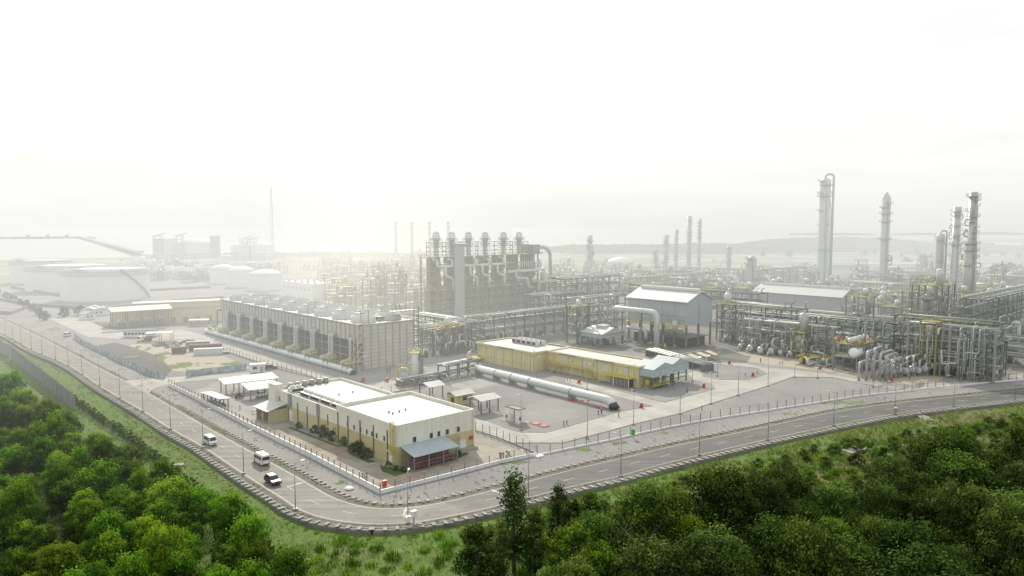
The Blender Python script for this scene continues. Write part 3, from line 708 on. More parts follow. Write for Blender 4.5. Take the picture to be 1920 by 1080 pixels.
# 9 roof units
zr = HK - .42
for i in range(10):
    x = XB + 2.3 + (i % 2) * 2.9 + 9; y = YB + (YEND - YB) * (.35 + .09 * (i // 2))
    P = add(K, x, y)
    c = thing('rooftop_unit', 'white box air conditioner in the cluster on the yellow building roof', 'air conditioner', P, ROT, 'air conditioners on the yellow building roof', zr)
    MB().box(-1.1, 1.1, -1, 1, .15, 1.7).build('housing', lamph, c); MB().box(-1.13, -1.1, -.8, .8, .35, 1.5).build('grille', dark, c); MB().lathe([(.7, 1.7), (.7, 1.85)], 10).build('fan_cowl', gsteel, c)
# blue-grey canopy on green legs at the end of the yellow building
Pc = gp(1228, 730)
t = thing('equipment_shelter', 'blue-grey hip-roofed shelter on green legs at the end of the yellow building', 'shelter', Pc)
W1 = along(Pc, V, 1288); D1 = 7.0; h1 = 6.2
def hiproof(mb, x0, x1, y0, y1, z0, z1, over=.5, ridge='y', m=0):
    x0 -= over; x1 += over; y0 -= over; y1 += over; e = (x1 - x0) / 2 if ridge == 'y' else (y1 - y0) / 2
    if ridge == 'y': xm = (x0 + x1) / 2; a, b = (xm, y0, z1), (xm, y1, z1)
    else: ym = (y0 + y1) / 2; a, b = (x0, ym, z1), (x1, ym, z1)
    c = [(x0, y0, z0), (x1, y0, z0), (x1, y1, z0), (x0, y1, z0)]
    if ridge == 'y': mb.q([c[0], c[1], a], m); mb.q([c[1], c[2], b, a], m); mb.q([c[2], c[3], b], m); mb.q([c[3], c[0], a, b], m)
    else: mb.q([c[0], c[1], b, a], m); mb.q([c[1], c[2], b], m); mb.q([c[2], c[3], a, b], m); mb.q([c[3], c[0], a], m)
    mb.q([(p[0], p[1], p[2] - .05) for p in c][::-1], m)
for k, (xa, xb, ya, yb) in enumerate(((-1, W1 * .55, 0, D1), (W1 * .55 + .2, W1 + 1, 1.0, D1 + 1.5))):
    mb = MB(); mb.box(xa - .5, xb + .5, ya - .5, ya - .4, h1 - 2.4, h1); mb.box(xa - .5, xa - .4, ya - .4, yb + .5, h1 - 2.4, h1); mb.box(xb + .4, xb + .5, ya - .4, yb + .5, h1 - 2.4, h1); mb.build('fascia_panel', bluetint, t)
    mb = MB(); hiproof(mb, xa, xb, ya, yb, h1, h1 + 1.7, .6, 'y'); mb.build('roof', bluer, t)
    for x in (xa, (xa + xb) / 2, xb):
        for y in (ya, yb): MB().box(x - .16, x + .16, y - .16, y + .16, 0, h1 - 2.2).build('leg', green, t)
mb = MB()
for z in (1.6, 3.0): mb.beam((-1, 0, z), (W1 * .55, 0, z), .2); mb.beam((-1, D1, z), (W1 * .55, D1, z), .2); mb.beam((W1 * .55, 1, z), (W1 + 1, 1, z), .2)
mb.build('cross_beam', green, t)
for i in range(4):
    mb = MB(); x = .3 + i * W1 / 4; mb.lathe([(.1, .3), (.8, .5), (.8, 2.3), (.2, 2.8)], 10, (x, 3)); mb.box(x - .9, x + .9, 2.1, 3.9, 0, .3)
    o = mb.build('pump', [ypaint, gsteel, bluetint, ypaint][i], t)
mb = MB(); mb.rail([(-1.2, -.6), (W1 * .4, -.6)], 1.2, 1.1, 1.5, .08); mb.box(-1.2, W1 * .4, -.6, .8, 1.1, 1.2); mb.build('platform', ypaint, t)
# ================================================================== BIG PALE PIPE ALONG THE YARD
PA, PB = gp(893, 703), gp(1152, 768)
r0 = .5 * 17 / F * math.hypot(PB[0], PB[1] + 5) * .98
an = math.atan2(PB[1] - PA[1], PB[0] - PA[0]); Lp = math.dist(PA, PB)
t = thing('water_main', 'very large pale blue-white pipe running across the gravel yard, black cone end', 'pipe', PA, an)
zc = r0 + 1.0
mb = MB(); pipe(mb, [(0, 0, zc), (Lp - 2.2, 0, zc), (Lp - .2, 0, .9)], r0, 16, br=4); mb.build('shell', pipeb, t)
mb = MB(); mb.tube([(Lp - .75, 0, 1.5), (Lp + .2, 0, .1)], [r0 * 1.02, r0 * 1.2], 16); mb.build('ground_collar', black, t)
for f_ in (.02, .17, .30, .44, .73):
    x = Lp * f_ + .3; mb = MB(); mb.tube([(x - .12, 0, zc), (x + .12, 0, zc)], r0 * 1.07, 16); o = mb.build('flange_ring', gsteel, t)
    mb = MB(); mb.box(x - .35, x + .35, -r0 * .8, r0 * .8, 0, zc - r0 * .8); mb.beam((x, -r0 * 1.05, zc), (x, -r0 * 1.3, 0), .25); mb.beam((x, r0 * 1.05, zc), (x, r0 * 1.3, 0), .25); mb.build('saddle', conc, t)
# ================================================================== SMALL SHELTERS IN THE YARD
def shelter(label, P, W, D, h, rise, roofm=galv, postm=green, group=None, rot=ROT, name='shelter', n=2, mono=False):
    t = thing(name, label, 'shelter', P, rot, group)
    for i in range(n):
        for y in (0, D): x = W * i / (n - 1); MB().box(x - .12, x + .12, y - .12, y + .12, 0, h).build('post', postm, t)
    mb = MB(); o = .6
    if mono: mb.q([(-o, -o, h), (W + o, -o, h), (W + o, D + o, h + rise), (-o, D + o, h + rise)]); mb.q([(-o, -o, h - .1), (-o, D + o, h + rise - .1), (W + o, D + o, h + rise - .1), (W + o, -o, h - .1)]); mb.beam((-o, -o, h - .05), (W + o, -o, h - .05), .12); mb.beam((-o, -o, h - .05), (-o, D + o, h + rise - .05), .12)
    else:
        for s in (0, 1):
            ya = -o if s == 0 else D + o; ym = D / 2
            pts = [(-o, ya, h), (W + o, ya, h), (W + o, ym, h + rise), (-o, ym, h + rise)]
            mb.q(pts if s == 0 else pts[::-1]); mb.q([(a, b, c - .12) for a, b, c in pts][::-1 if s == 0 else 1])
            mb.beam((-o, ya, h - .06), (W + o, ya, h - .06), .13); mb.beam((-o, ya, h - .06), (-o, ym, h + rise - .06), .13); mb.beam((W + o, ya, h - .06), (W + o, ym, h + rise - .06), .13)
    mb.build('roof', roofm, t)
    mb = MB()
    for y in (0, D): mb.beam((0, y, h - .15), (W, y, h - .15), .16)
    for x in (0, W): mb.beam((x, 0, h - .15), (x, D, h - .15), .16)
    mb.build('roof_beam', postm, t)
    return t
P = gp(806, 749); shelter('small open shelter with pale gable roof beyond the front building', P, along(P, V, 830), 5, 3.7, .9, galv, green)
P = gp(902, 777); W = along(P, V, 934); s = shelter('open shelter with pale gable roof beside the white hut', P, W, 4.6, 3.7, .8, galv, dsteel, n=3)
mb = MB(); mb.rail([(.3, 4), (W - .3, 4), (W - .3, .4)], 0, 1.3, .7, .06); mb.build('guard_rail', green, s)
mb = MB(); mb.box(.2, .5, .2, .5, 0, 1.6); mb.build('hydrant_post', red, s)
P = gp(855, 761); t = thing('guard_hut', 'small ochre hut with pale gable roof, dark door and window', 'hut', P)
W, D = along(P, V, 893) * .82, 4.0
mb = MB(); mb.box(0, W, 0, D, 0, 2.9); mb.build('wall', ochre, t); mb = MB()
for s in (0, 1):
    ya = -.5 if s == 0 else D + .5; pts = [(-.5, ya, 2.85), (W + .5, ya, 2.85), (W + .5, D / 2, 3.7), (-.5, D / 2, 3.7)]; mb.q(pts if s == 0 else pts[::-1])
mb.beam((-.5, -.5, 2.8), (W + .5, -.5, 2.8), .14); mb.beam((-.5, -.5, 2.8), (-.5, D / 2, 3.65), .14); mb.beam((W + .5, -.5, 2.8), (W + .5, D / 2, 3.65), .14); mb.build('roof', galv, t)
door(t, 0, 1.5, .05, 1.4, 2.1, 'y', dark, False); window(t, W * .55, 0, 1.1, 1.7, 1.1, 'x')
P = gp(972, 795); t = thing('pump_hut', 'small white cube hut with grey roof edge on a concrete slab', 'hut', P)
W, D, h_ = along(P, V, 985), along(P, U, 947), hh(P, 769)
MB().box(0, W, 0, D, .1, h_).build('wall', white, t); mb = MB(); parapet(mb, -.1, W + .1, -.1, D + .1, h_ - .05, h_ + .15, .25); mb.build('roof_edge', concd, t); MB().box(.2, W - .2, .2, D - .2, h_, h_ + .03).build('roof', conc, t)
MB().box(-1, W + 1.2, -1, D + .6, .0, .1).build('slab', conc, t); door(t, 0, D * .5, .12, 1.2, 2.1, 'y', lamph, False)
MB().box(-.15, -.02, D * .82, D * .92, .8, 1.6).build('hose_box', red, t); MB().box(W * .12, W * .3, -.15, -.02, .8, 1.7).build('hose_box', red, t); MB().beam((-.08, D * .3, .1), (-.08, D * .3, h_), .12).build('conduit', dark, t)
# red manhole covers on the gravel
for i, (a, b) in enumerate(((1005, 795), (1020, 799), (1071, 751), (1097, 751), (1122, 764.5), (1152, 765))):
    P = gp(a, b); mb = MB(); mb.box(-.95, .95, -.95, .95, 0, .22); o = mb.build('inspection_cover', red, None, (*P, 0), ROT)
    MB().box(-1.15, 1.15, -1.15, 1.15, 0, .1).build('rim', conc, o)
    tag(o, ('square red inspection cover nearest the white hut', 'square red inspection cover second from the white hut', 'leftmost of the four red inspection covers by the pipe end', 'second red inspection cover from the left beside the pipe end', 'red inspection cover closest to the road, left of the black cone', 'red inspection cover right below the black cone of the big pipe')[i], 'cover', 'red inspection covers on the gravel')
# ================================================================== BLUE-GREY RAISED SHED (compressor house)
Pr = gp(1287, 655); zb = hh(Pr, 611); ze = hh(Pr, 566)
LR = along(Pr, U, 1176); WR = along(Pr, V, 1334)
t = thing('compressor_house', 'big blue-grey clad shed with pale gable roof raised on a dark steel frame', 'building', Pr)
mb = MB(); zr_ = ze + 3.6
wallz = [(0, 0), (WR, 0), (WR, LR), (0, LR)]
for (a, b), (c, d) in zip(wallz, wallz[1:] + wallz[:1]): mb.q([(a, b, zb), (c, d, zb), (c, d, ze), (a, b, ze)])
mb.q([(0, 0, ze), (WR, 0, ze), (WR / 2, 0, zr_)]); mb.q([(WR, LR, ze), (0, LR, ze), (WR / 2, LR, zr_)]); mb.q([(0, 0, zb), (0, LR, zb), (WR, LR, zb), (WR, 0, zb)]); mb.build('wall', clad, t)
mb = MB()
for s in (0, 1):
    xa = -.9 if s == 0 else WR + .9; zz = ze - .25; pts = [(xa, -.6, zz), (WR / 2, -.6, zr_ + .1), (WR / 2, LR + .6, zr_ + .1), (xa, LR + .6, zz)]; mb.q(pts); mb.beam((xa, -.6, zz), (xa, LR + .6, zz), .3); mb.beam((xa, -.6, zz), (WR / 2, -.6, zr_ + .1), .25)
mb.build('roof', cladr, t); MB().box(WR / 2 - 1.1, WR / 2 + 1.1, .5, LR - .5, zr_ - .1, zr_ + 1.0).build('ridge_vent', cladr, t)
for q in (.2, .4, .6, .8): mb = MB(); mb.box(-.06, 0, LR * q - .08, LR * q + .08, zb, ze); mb.build('wall_joint', gsteel, t)
mb = MB(); mb.box(-.06, 0, 0, LR, zb + (ze - zb) * .34, zb + (ze - zb) * .36); mb.build('wall_joint', gsteel, t)
mb = MB(); mb.box(WR * .45, WR * .47, -.06, 0, zb, ze); mb.build('wall_joint', gsteel, t)
for i in range(6):
    for x in (.4, WR / 2, WR - .4): y = .5 + (LR - 1) * i / 5; MB().box(x - .3, x + .3, y - .3, y + .3, 0, zb).build('column', dsteel, t)
MB().box(.5, WR - .5, .5, LR - .5, zb * .42, zb * .46).build('floor_deck', dsteel, t)
MB().box(2, WR - 2, 2, LR - 2, .05, zb * .4).build('compressor_block', dark, t)
mb = MB(); mb.box(-1.8, 0, 0, LR, zb - .7, zb - .5); mb.rail([(-1.8, 0), (-1.8, LR)], zb - .5, 1.1, 2.5, .1); mb.build('walkway', ypaint, t)
mb = MB(); mb.box(-4, 0, LR * .02, LR * .28, zb - 2.2, zb - 2.0); mb.rail([(0, LR * .02), (-4, LR * .02), (-4, LR * .28), (0, LR * .28)], zb - 2.0, 1.1, 2, .1); mb.rail([(0, LR * .05), (-3, LR * .05), (-3, LR * .25)], zb + 1.5, 1.1, 2, .1); mb.build('platform', ysteel, t)
mb = MB(); mb.lathe([(1.1, zb - 2), (1.1, zb + 1.6), (.5, zb + 2.2)], 10, (-1.6, LR * .15)); mb.build('drum', alu, t)
mb = MB(); pipe(mb, [(-2, LR * .95, zb * .65), (-2, LR * .62, zb * .65), (-2, LR * .62, zb * .25)], .8, 10); mb.build('pipe', pipew, t)
for q in (.35, .5, .75): mb = MB(); pipe(mb, [(-1, LR * q, 0), (-1, LR * q, zb * .5), (3, LR * q, zb * .5)], .3, 8); mb.build('pipe', pipem, t)
for i in range(14):
    x, y = -3 + rnd.uniform(-2, 2), rnd.uniform(0, LR); mb = MB(); mb.lathe([(.5, 0), (.5, 1.2), (.2, 1.6)], 8, (x, y)); mb.build('pump', rnd.choice([gsteel, ypaint, bluetint]), t)
# fat white duct in front of the shed
P0 = add(Pr, -7.5, 0); zt = hh(Pr, 583) + 0
q0 = along(P0, U, 1231); q1 = along(P0, U, 1151); rr = .5 * 12 / F * 275 * 1.0
Pd = add(P0, 0, q0); t = thing('air_duct', 'fat white pipe running along the raised shed and bending down to the ground', 'pipe', Pd)
zt = hh(Pd, 586); mb = MB(); pipe(mb, [(0, 0, .6), (0, 0, zt), (0, q1 - q0, zt), (6, q1 - q0 + 0.01, zt)], rr, 14, br=rr * 2.2); mb.build('shell', pipew, t)
mb = MB(); mb.lathe([(rr * 1.35, 0), (rr * 1.35, .8)], 14); mb.build('base_flange', conc, t)
for q in (.35, .8): mb = MB(); mb.beam((0, (q1 - q0) * q, zt - rr), (0, (q1 - q0) * q, 0), .5); mb.build('support_post', dsteel, t)
# little grey-blue gable canopy left of it
P = gp(1100, 645); W = along(P, V, 1140) ; 
P = gp(1128, 652); t = thing('pump_shelter', 'open blue-grey roofed shelter with pumps below, left of the raised shed', 'shelter', P)
D = along(P, U, 1092); W = along(P, V, 1168); h_ = hh(P, 627)
mb = MB(); mb.box(-.4, W + .4, -.4, D + .4, h_ - 1.6, h_ - .2); mb.build('fascia_panel', bluetint, t); mb = MB(); hiproof(mb, 0, W, 0, D, h_, h_ + 2.2, .8, 'y'); mb.build('roof', galv, t); MB().box(W * .35, W * .65, D * .25, D * .7, h_ + 1.3, h_ + 2.8).build('roof_vent', galv, t)
for x in (0, W):
    for y in (0, D / 2, D): MB().box(x - .2, x + .2, y - .2, y + .2, 0, h_ - 1.5).build('leg', dsteel, t)
for i in range(6): mb = MB(); mb.lathe([(.8, 0), (.8, 1.6), (.3, 2.2)], 8, (W * (.2 + .3 * (i % 3)), D * (.25 + .5 * (i // 3)))); mb.build('pump', [gsteel, dark][i % 2], t)
# row of yellow-railed pump skids right of the yellow building
P = gp(1262, 690)
for i in range(5):
    q = gp(1265 + i * 17, 689 - i * 3.4); t = thing('pump_skid', 'pump skid with slanted pale hood in the row behind the grey-blue shelter', 'pump', q, ROT, 'pump skids in a row behind the shelter')
    MB().box(-1.6, 1.6, -2.6, 2.6, 0, .4).build('base', conc, t); mb = MB(); mb.tube([(0, -2.2, 1.2), (0, 2.2, 1.2)], .75, 10); mb.build('motor', pipem, t)
    mb = MB(); mb.q([(-1.5, -2.6, 2.4), (1.5, -2.6, 2.4), (1.5, 1.8, 3.4), (-1.5, 1.8, 3.4)]); mb.beam((-1.4, -2.5, 0), (-1.4, -2.5, 2.4), .14); mb.beam((1.4, 1.7, 0), (1.4, 1.7, 3.4), .14); mb.beam((1.4, -2.5, 0), (1.4, -2.5, 2.4), .14); mb.build('hood', mat('pale_yellow_hood', (.55, .52, .34), .6, .15, .5), t)
    mb = MB(); pipe(mb, [(.8, 2.5, 1), (.8, 4.5, 1), (.8, 4.5, 3), (-6, 4.5, 3)], .28, 8); mb.build('pipe', pipem, t)
a, b = gp(1212, 668), gp(1316, 697)
t = thing('pipe_bundle', 'bundle of parallel pale pipes running low behind the grey-blue shelter roof', 'pipe', a, math.atan2(b[1] - a[1], b[0] - a[0])); Lq = math.dist(a, b)
for i in range(5): mb = MB(); mb.tube([(0, i * 1.1, 2.6 + .2 * (i % 2)), (Lq, i * 1.1, 2.6 + .2 * (i % 2))], .38, 8); mb.build('pipe', pipem, t)
for k in range(6): MB().box(k * Lq / 5 - .15, k * Lq / 5 + .15, -.4, 5, 0, 2.3).build('support', dsteel, t)
# ================================================================== COOLING TOWER
P = gp(676, 694); HC = hh(P, 607)
LC = along(P, U, 416); WC = along(P, V, 777)
t = thing('cooling_tower', 'long grey concrete cooling tower block with fan stacks on top and dark air intakes', 'cooling tower', P)
cpan = mat('cooling_tower_panel', (.47, .47, .445), .8, .14, .25, streak=.45)
mb = MB(); zo = HC * .60
mb.box(0, WC, 0, LC, zo, HC - .9); mb.box(1.2, WC, 0, .5, 0, zo); mb.box(WC - .5, WC, .5, LC, 0, zo); mb.box(1.2, WC - .5, LC - .5, LC, 0, zo); mb.build('wall', cpan, t)
MB().box(-.5, WC, 0.51, LC - .51, .0, .9).build('basin', conc, t)
MB().box(1.25, 1.6, .55, LC - .55, .9, zo).build('air_intake', mat('intake_fill', (.045, .047, .045), .9, .4, .5), t)
nb = 18
lo = MB().box(-.16, .16, -.16, .16, 1.3, zo).mesh('column', conc)
for i in range(nb + 1): link('column', lo, t, (.35, .6 + (LC - 1.2) * i / nb, 0))
mb = MB()
for z in (1.3 + (zo - 1.3) * .33, 1.3 + (zo - 1.3) * .66): mb.box(.2, .5, .3, LC - .3, z - .12, z + .12)
mb.build('tie_beam', conc, t)
ribm = MB().box(-.22, 0, -.16, .16, zo + .02, HC - .5).mesh('rib', conc)
for i in range(40): link('rib', ribm, t, (0, .4 + (LC - .8) * i / 39, 0))
ribm = MB().box(-.16, .16, -.22, 0, .1, HC - .6).mesh('rib', conc)
for i in range(8): link('rib', ribm, t, (1.4 + (WC - 1.6) * i / 7, 0, 0))
mb = MB()
for k in range(1, 12): mb.box(1.3, WC - .1, -.05, 0, HC * k / 12 - .05, HC * k / 12 + .05)
mb.build('panel_joint', concd, t)
mb = MB(); mb.box(-.3, WC + .1, -.1, LC, HC - .9, HC - .4); mb.rail([(-.3, LC), (-.3, -.1), (WC, -.1), (WC, LC)], HC - .4, 1.2, 3, .09); mb.build('roof_deck', gsteel, t)
fan = MB().lathe([(4.8, 0), (4.3, .8), (4.45, 2.0), (4.25, 2.0), (4.0, .8), (4.0, .4)], 20, caps=False).mesh('fan_stack', mat('fan_stack_shell', (.60, .61, .60), .6, .12, .3, streak=.3))
fanb = MB(); fanb.lathe([(.7, .9), (.7, 1.5)], 10); fanb.box(-3.9, 3.9, -.3, .3, 1.05, 1.15); fanb.box(-.3, .3, -3.9, 3.9, 1.06, 1.16); fanb.lathe([(3.78, .5), (.2, .51)], 16); fanb = fanb.mesh('fan_blade', dark)
for i in range(9):
    for j in range(2):
        o = link('fan_stack', fan, t, (WC * (.27 + .46 * j), LC * (i + .55) / 9.1, HC - .4)); link('fan_blade', fanb, o)
for i in range(9): MB().box(WC * .45, WC * .55, LC * (i + .4) / 9 - 1.2, LC * (i + .4) / 9 + 1.2, HC - .4, HC + 1.2).build('motor_house', gsteel, t)
for y in (.5, LC * .32, LC * .64):
    mb = MB()
    for x in (2, 5): mb.beam((x, y + 2, HC - .4), (x, y + 2, HC + 4), .2)
    mb.beam((-1, y + 2, HC + 4), (7, y + 2, HC + 4), .2); mb.build('davit_frame', gsteel, t)
# braced stair tower at the near corner
mb = MB()
for x, y in ((-1.6, -1.2), (1.1, -1.2), (-1.6, 1.6), (1.1, 1.6)): mb.beam((x, y, 0), (x, y, HC), .3)
for k in range(5):
    z = HC * (k + 1) / 5 - .1; mb.box(-1.6, 1.1, -1.2, 1.6, z - .12, z); z0 = HC * k / 5
    mb.beam((-1.6, -1.2, z0), (1.1, -1.2, z), .18); mb.beam((-1.6, 1.6, z0), (-1.6, -1.2, z), .18)
mb.build('stair_tower', cpan, t)
mb = MB()
for x in (WC + .3, WC + 2.2): mb.beam((x, .3, 0), (x, .3, HC + 4), .25); mb.beam((x, LC * .1, 0), (x, LC * .1, HC + 4), .25)
for k in range(8): mb.box(WC + .3, WC + 2.2, .3, LC * .1, HC * (k + 1) / 8 - .1, HC * (k + 1) / 8)
mb.rail([(WC - 9, .3), (WC + 2.2, .3)], HC + 3, 1.1, 2, .1); mb.box(WC - 9, WC + 2.2, .2, 4, HC + 2.8, HC + 3); mb.build('access_tower', dsteel, t)
# riser pairs
rp_ = LC / 9.05
for i in range(10):
    for dy in ((-.9, .9) if 0 < i < 9 else (0,)):
        y = 3.2 + i * rp_ + dy if i < 9 else LC + .5
        if y > LC + 2: continue
        mb = MB(); pipe(mb, [(.3, y, zo + 1.2), (-1.9, y, zo + 1.2), (-1.9, y, 3.6), (-4.2, y, 3.2), (-5.4, y, 3.1), (-5.4, y, 1.2)], .62, 10, br=1.6); mb.build('riser_pipe', pipem, t)
    if i < 9: MB().box(-.6, .3, 3.2 + i * rp_ + 1.8, 3.2 + i * rp_ + 3.6, zo + .8, zo + 1.8).build('valve_box', gsteel, t)
# header main in front with yellow platforms on steel legs
hd = thing('cooling_water_header', 'long white header pipe lying in front of the cooling tower intakes', 'pipe', add(P, -6.2, 0))
mb = MB(); mb.tube([(0, -5.5, .55), (0, -3, 1.1), (0, LC + 3, 1.1)], 1.05, 14); mb.build('shell', pipeb, hd); MB().tube([(0, -5.9, .45), (0, -5.3, .6)], 1.2, 14).build('ground_collar', black, hd)
for i in range(10):
    y = -1.5 + (LC + 1) * i / 9.2; k = thing('valve_platform', 'yellow valve platform on dark legs over the white header pipe', 'platform', add(P, -5.2, y), ROT, 'yellow valve platforms along the cooling tower')
    MB().box(-1.7, 1.7, -1.5, 1.5, 3.3, 3.45).build('deck', ypaint, k); mb = MB(); mb.rail([(-1.7, -1.5), (1.7, -1.5), (1.7, 1.5), (-1.7, 1.5)], 3.45, 1.0, 1.6, .09, True); mb.build('guard_rail', ypaint, k)
    for x, yy in ((-1.6, -1.4), (1.6, -1.4), (-1.6, 1.4), (1.6, 1.4)): MB().beam((x * 1.25, yy * 1.2, 0), (x, yy, 3.3), .22).build('leg', green, k)
    MB().lathe([(.3, 3.4), (.5, 3.6), (.5, 4.1), (.1, 4.4)], 8).build('actuator', gsteel, k)
# ================================================================== VESSELS IN THE YARD
def ladder_cage(mb, x, y, z0, z1, m=0):
    for dx in (-.25, .25): mb.beam((x + dx, y, z0), (x + dx, y, z1), .09, .09, m)
    k = int((z1 - z0) / .8)
    for i in range(k): mb.beam((x - .25, y, z0 + i * .8), (x + .25, y, z0 + i * .8), .06, .06, m)
def ringplat(z, r, w=1.1, a0=0.0, a1=2 * pi, n=14, th=.12, post=1.1):
    mb = MB(); k = max(3, int(n * (a1 - a0) / (2 * pi)))
    A_ = [a0 + (a1 - a0) * i / k for i in range(k + 1)]
    for a, b in zip(A_, A_[1:]):
        c = [(math.cos(q) * rr, math.sin(q) * rr) for q, rr in ((a, r), (a, r + w), (b, r + w), (b, r))]
        mb.q([(*p, z) for p in c]); mb.q([(*p, z - th) for p in c][::-1]); mb.q([(*c[1], z - th), (*c[2], z - th), (*c[2], z), (*c[1], z)])
        for hz in (post, post * .5): mb.beam((*c[1], z + hz), (*c[2], z + hz), .09)
        mb.beam((*c[1], z), (*c[1], z + post), .09)
    return mb
P = gp(777, 709); ht = hh(P, 657); t = thing('storage_vessel', 'tall white upright vessel with yellow top platform near the cooling tower', 'vessel', P)
rv = 1.15; MB().lathe([(rv * .9, 0), (rv, .2), (rv, ht - 1.2), (rv * .8, ht - .5), (.2, ht)], 16).build('shell', mat('vessel_white', (.66, .70, .70), .45, .08, .4, streak=.3), t)
ringplat(ht - .6, rv, .8).build('platform', ypaint, t); mb = MB(); ladder_cage(mb, -rv - .4, 0, 1.5, ht + .6); mb.box(-rv - .9, -rv - .1, -.5, .5, ht * .55, ht * .55 + .15); mb.build('ladder', ypaint, t)
for i in range(3): x = rv + .8 + i * .8; MB().lathe([(.16, 0), (.16, ht * (.95 - .15 * i)), (.05, ht * (.97 - .15 * i))], 8, (x, -.4 + .3 * i)).build('vent_pipe', green, t)
mb = MB(); [mb.beam((rv + .2, -.4, z), (rv + 2.6, .2, z), .12) for z in (1.5, 4, 6, 8)]; mb.build('bracket', green, t)
P = gp(757, 718); ht = hh(P, 688); t = thing('surge_vessel', 'short bluish-white vessel with yellow top beside the tall white vessel', 'vessel', P)
MB().lathe([(1.3, 0), (1.3, ht - .6), (.9, ht - .1), (.1, ht)], 14).build('shell', pipeb, t); ringplat(ht - .7, 1.3, .6).build('platform', ysteel, t); mb = MB(); pipe(mb, [(-2, 0, 0), (-2, 0, ht + .8), (0, 0, ht + .8), (0, 0, ht)], .2, 8); mb.build('pipe', ypaint, t)
P = gp(748, 722); t = thing('dosing_skid', 'low yellow dosing skid at the foot of the short vessel', 'skid', P); MB().box(-1, 1, -1, 1, 0, .5).build('base', conc, t); MB().lathe([(.6, .5), (.6, 1.5), (.2, 1.9)], 10).build('tank', ypaint, t)
# open pipe bridge / manifold trench left of the big pipe
def rack(label, P, ang, L, W, levels, bay, seed, npipe=6, colm=dsteel, beamm=None, rmax=.35, walk=False, drops=4, cw=.35, group=None, pmats=None, name='pipe_rack', brace=True, tray=True, xtra=0):
    R = random.Random(seed); beamm = beamm or colm; pmats = pmats or [pipem, pipem, pipew, gsteel, dsteel, gsteel]
    t = thing(name, label, 'pipe rack', P, ang, group); top = levels[-1]
    nb = max(1, round(L / bay)); cm = MB().box(-cw / 2, cw / 2, -cw / 2, cw / 2, 0, top + .3).mesh('column', colm)
    for i in range(nb + 1):
        for y in (0, W): link('column', cm, t, (L * i / nb, y, 0))
    xm = MB().box(-cw * .4, cw * .4, cw / 2, W - cw / 2, -cw, 0).mesh('cross_beam', beamm)
    for z in levels:
        for y in (0, W): MB().box(0, L, y - cw * .3, y + cw * .3, z - cw * 1.2, z - cw * .35).build('side_beam', beamm, t)
        for i in range(nb + 1): link('cross_beam', xm, t, (L * i / nb, 0, z))
        y = .3
        while y < W - .3:
            r = R.choice([.1, .14, .2, .2, .28, .36, .5]) * rmax / .36
            if y + r > W - .2: break
            x0 = -R.uniform(0, 2) if R.random() < .7 else R.uniform(0, L * .5); x1 = L + R.uniform(0, 2) if R.random() < .7 else R.uniform(L * .55, L)
            path = [(x0, y + r, z + r), (x1, y + r, z + r)]
            if R.random() < .35: path += [(x1, y + r, z + r + R.uniform(1, 3)), (x1 + 1.5, y + r, z + r + 2.5)]
            if R.random() < .25: path = [(x0, -R.uniform(.6, 2), z + r)] + path
            mb = MB(); pipe(mb, path, r, 7); mb.build('pipe', R.choice(pmats), t)
            y += 2 * r + R.uniform(.25, .9) * max(1.0, W / (npipe * .9) * .5)
    for k in range(drops):                            # expansion loops and drop legs on the near side
        x = R.uniform(.04, .96) * L; z = R.choice(levels); r = R.choice([.14, .2, .28, .36]) * rmax / .36; y = -R.uniform(.4, 1.8); zz = R.choice([0, 0, .5 * levels[0]])
        path = [(x, W * .3, z + r), (x, y, z + r), (x, y, zz)]
        if R.random() < .5: s = R.choice((-1, 1)) * R.uniform(1.5, 5); zm = zz + (z - zz) * R.uniform(.35, .7); path = path[:2] + [(x, y, zm), (x + s, y, zm), (x + s, y, zz)]
        if R.random() < .3: path = [(x, W * .3, z + 1.2)] + [(x, y, z + 1.2)] + path[2:]
        mb = MB(); pipe(mb, path, r, 8); mb.build('pipe', R.choice(pmats), t)
    if L > 18 and drops > 5:                          # pumps, drums and cabinets standing below the rack
        for k in range(int(L / 2.2)):
            x, y, r = R.uniform(0, L), R.uniform(.5, W - .5), R.uniform(.4, 1.0); hq = R.uniform(1, 3.2)
            if R.random() < .6: MB().lathe([(r, 0), (r, hq), (r * .5, hq + .4)], 8, (x, y)).build('pump', R.choice([dsteel, gsteel, alu, dark, green]), t)
            else: MB().box(x - r, x + r, y - .5, y + .5, 0, hq * .7).build('cabinet', R.choice([dsteel, gsteel, green, rust]), t)
    if brace:
        for i in range(0, nb, 3):
            for y in (-.02, W + .02):
                mb = MB()
                for a, b in zip([0] + list(levels), levels): mb.beam((L * i / nb, y, a), (L * (i + 1) / nb, y, b), cw * .4); mb.beam((L * (i + 1) / nb, y, a), (L * i / nb, y, b), cw * .4)
                mb.build('brace', beamm, t)
    if tray: mb = MB(); mb.box(0, L, W + .1, W + .9, top - .1, top + .15); mb.build('cable_tray', gsteel, t)
    if walk:
        mb = MB(); mb.box(0, L, -1.0, -.2, top - .05, top + .05); mb.rail([(0, -1.0), (L, -1.0)], top + .05, 1.1, 2.4, .08); mb.build('walkway', walk if not isinstance(walk, bool) else ypaint, t)
    return t
def rack_px(label, a, b, W, tops, bay, seed, **k):
    A_, B_ = gp(*a), gp(*b); ang = math.atan2(B_[1] - A_[1], B_[0] - A_[0])
    lv = [z if z < 40 and z > 0 else hh(A_, -z) for z in tops]
    return rack(label, A_, ang, math.dist(A_, B_), W, lv, bay, seed, **k)
rack_px('low open pipe frame between the white vessels and the start of the big pipe', (838, 713), (896, 700), 4, [2.2, 4.6], 4.5, 11, drops=6, rmax=.22, brace=False)
rack_px('low pipe trench rack with many small valves beside the gable shelter', (756, 727), (838, 712), 3.4, [1.0, 2.0], 3, 12, drops=8, rmax=.2, brace=False)
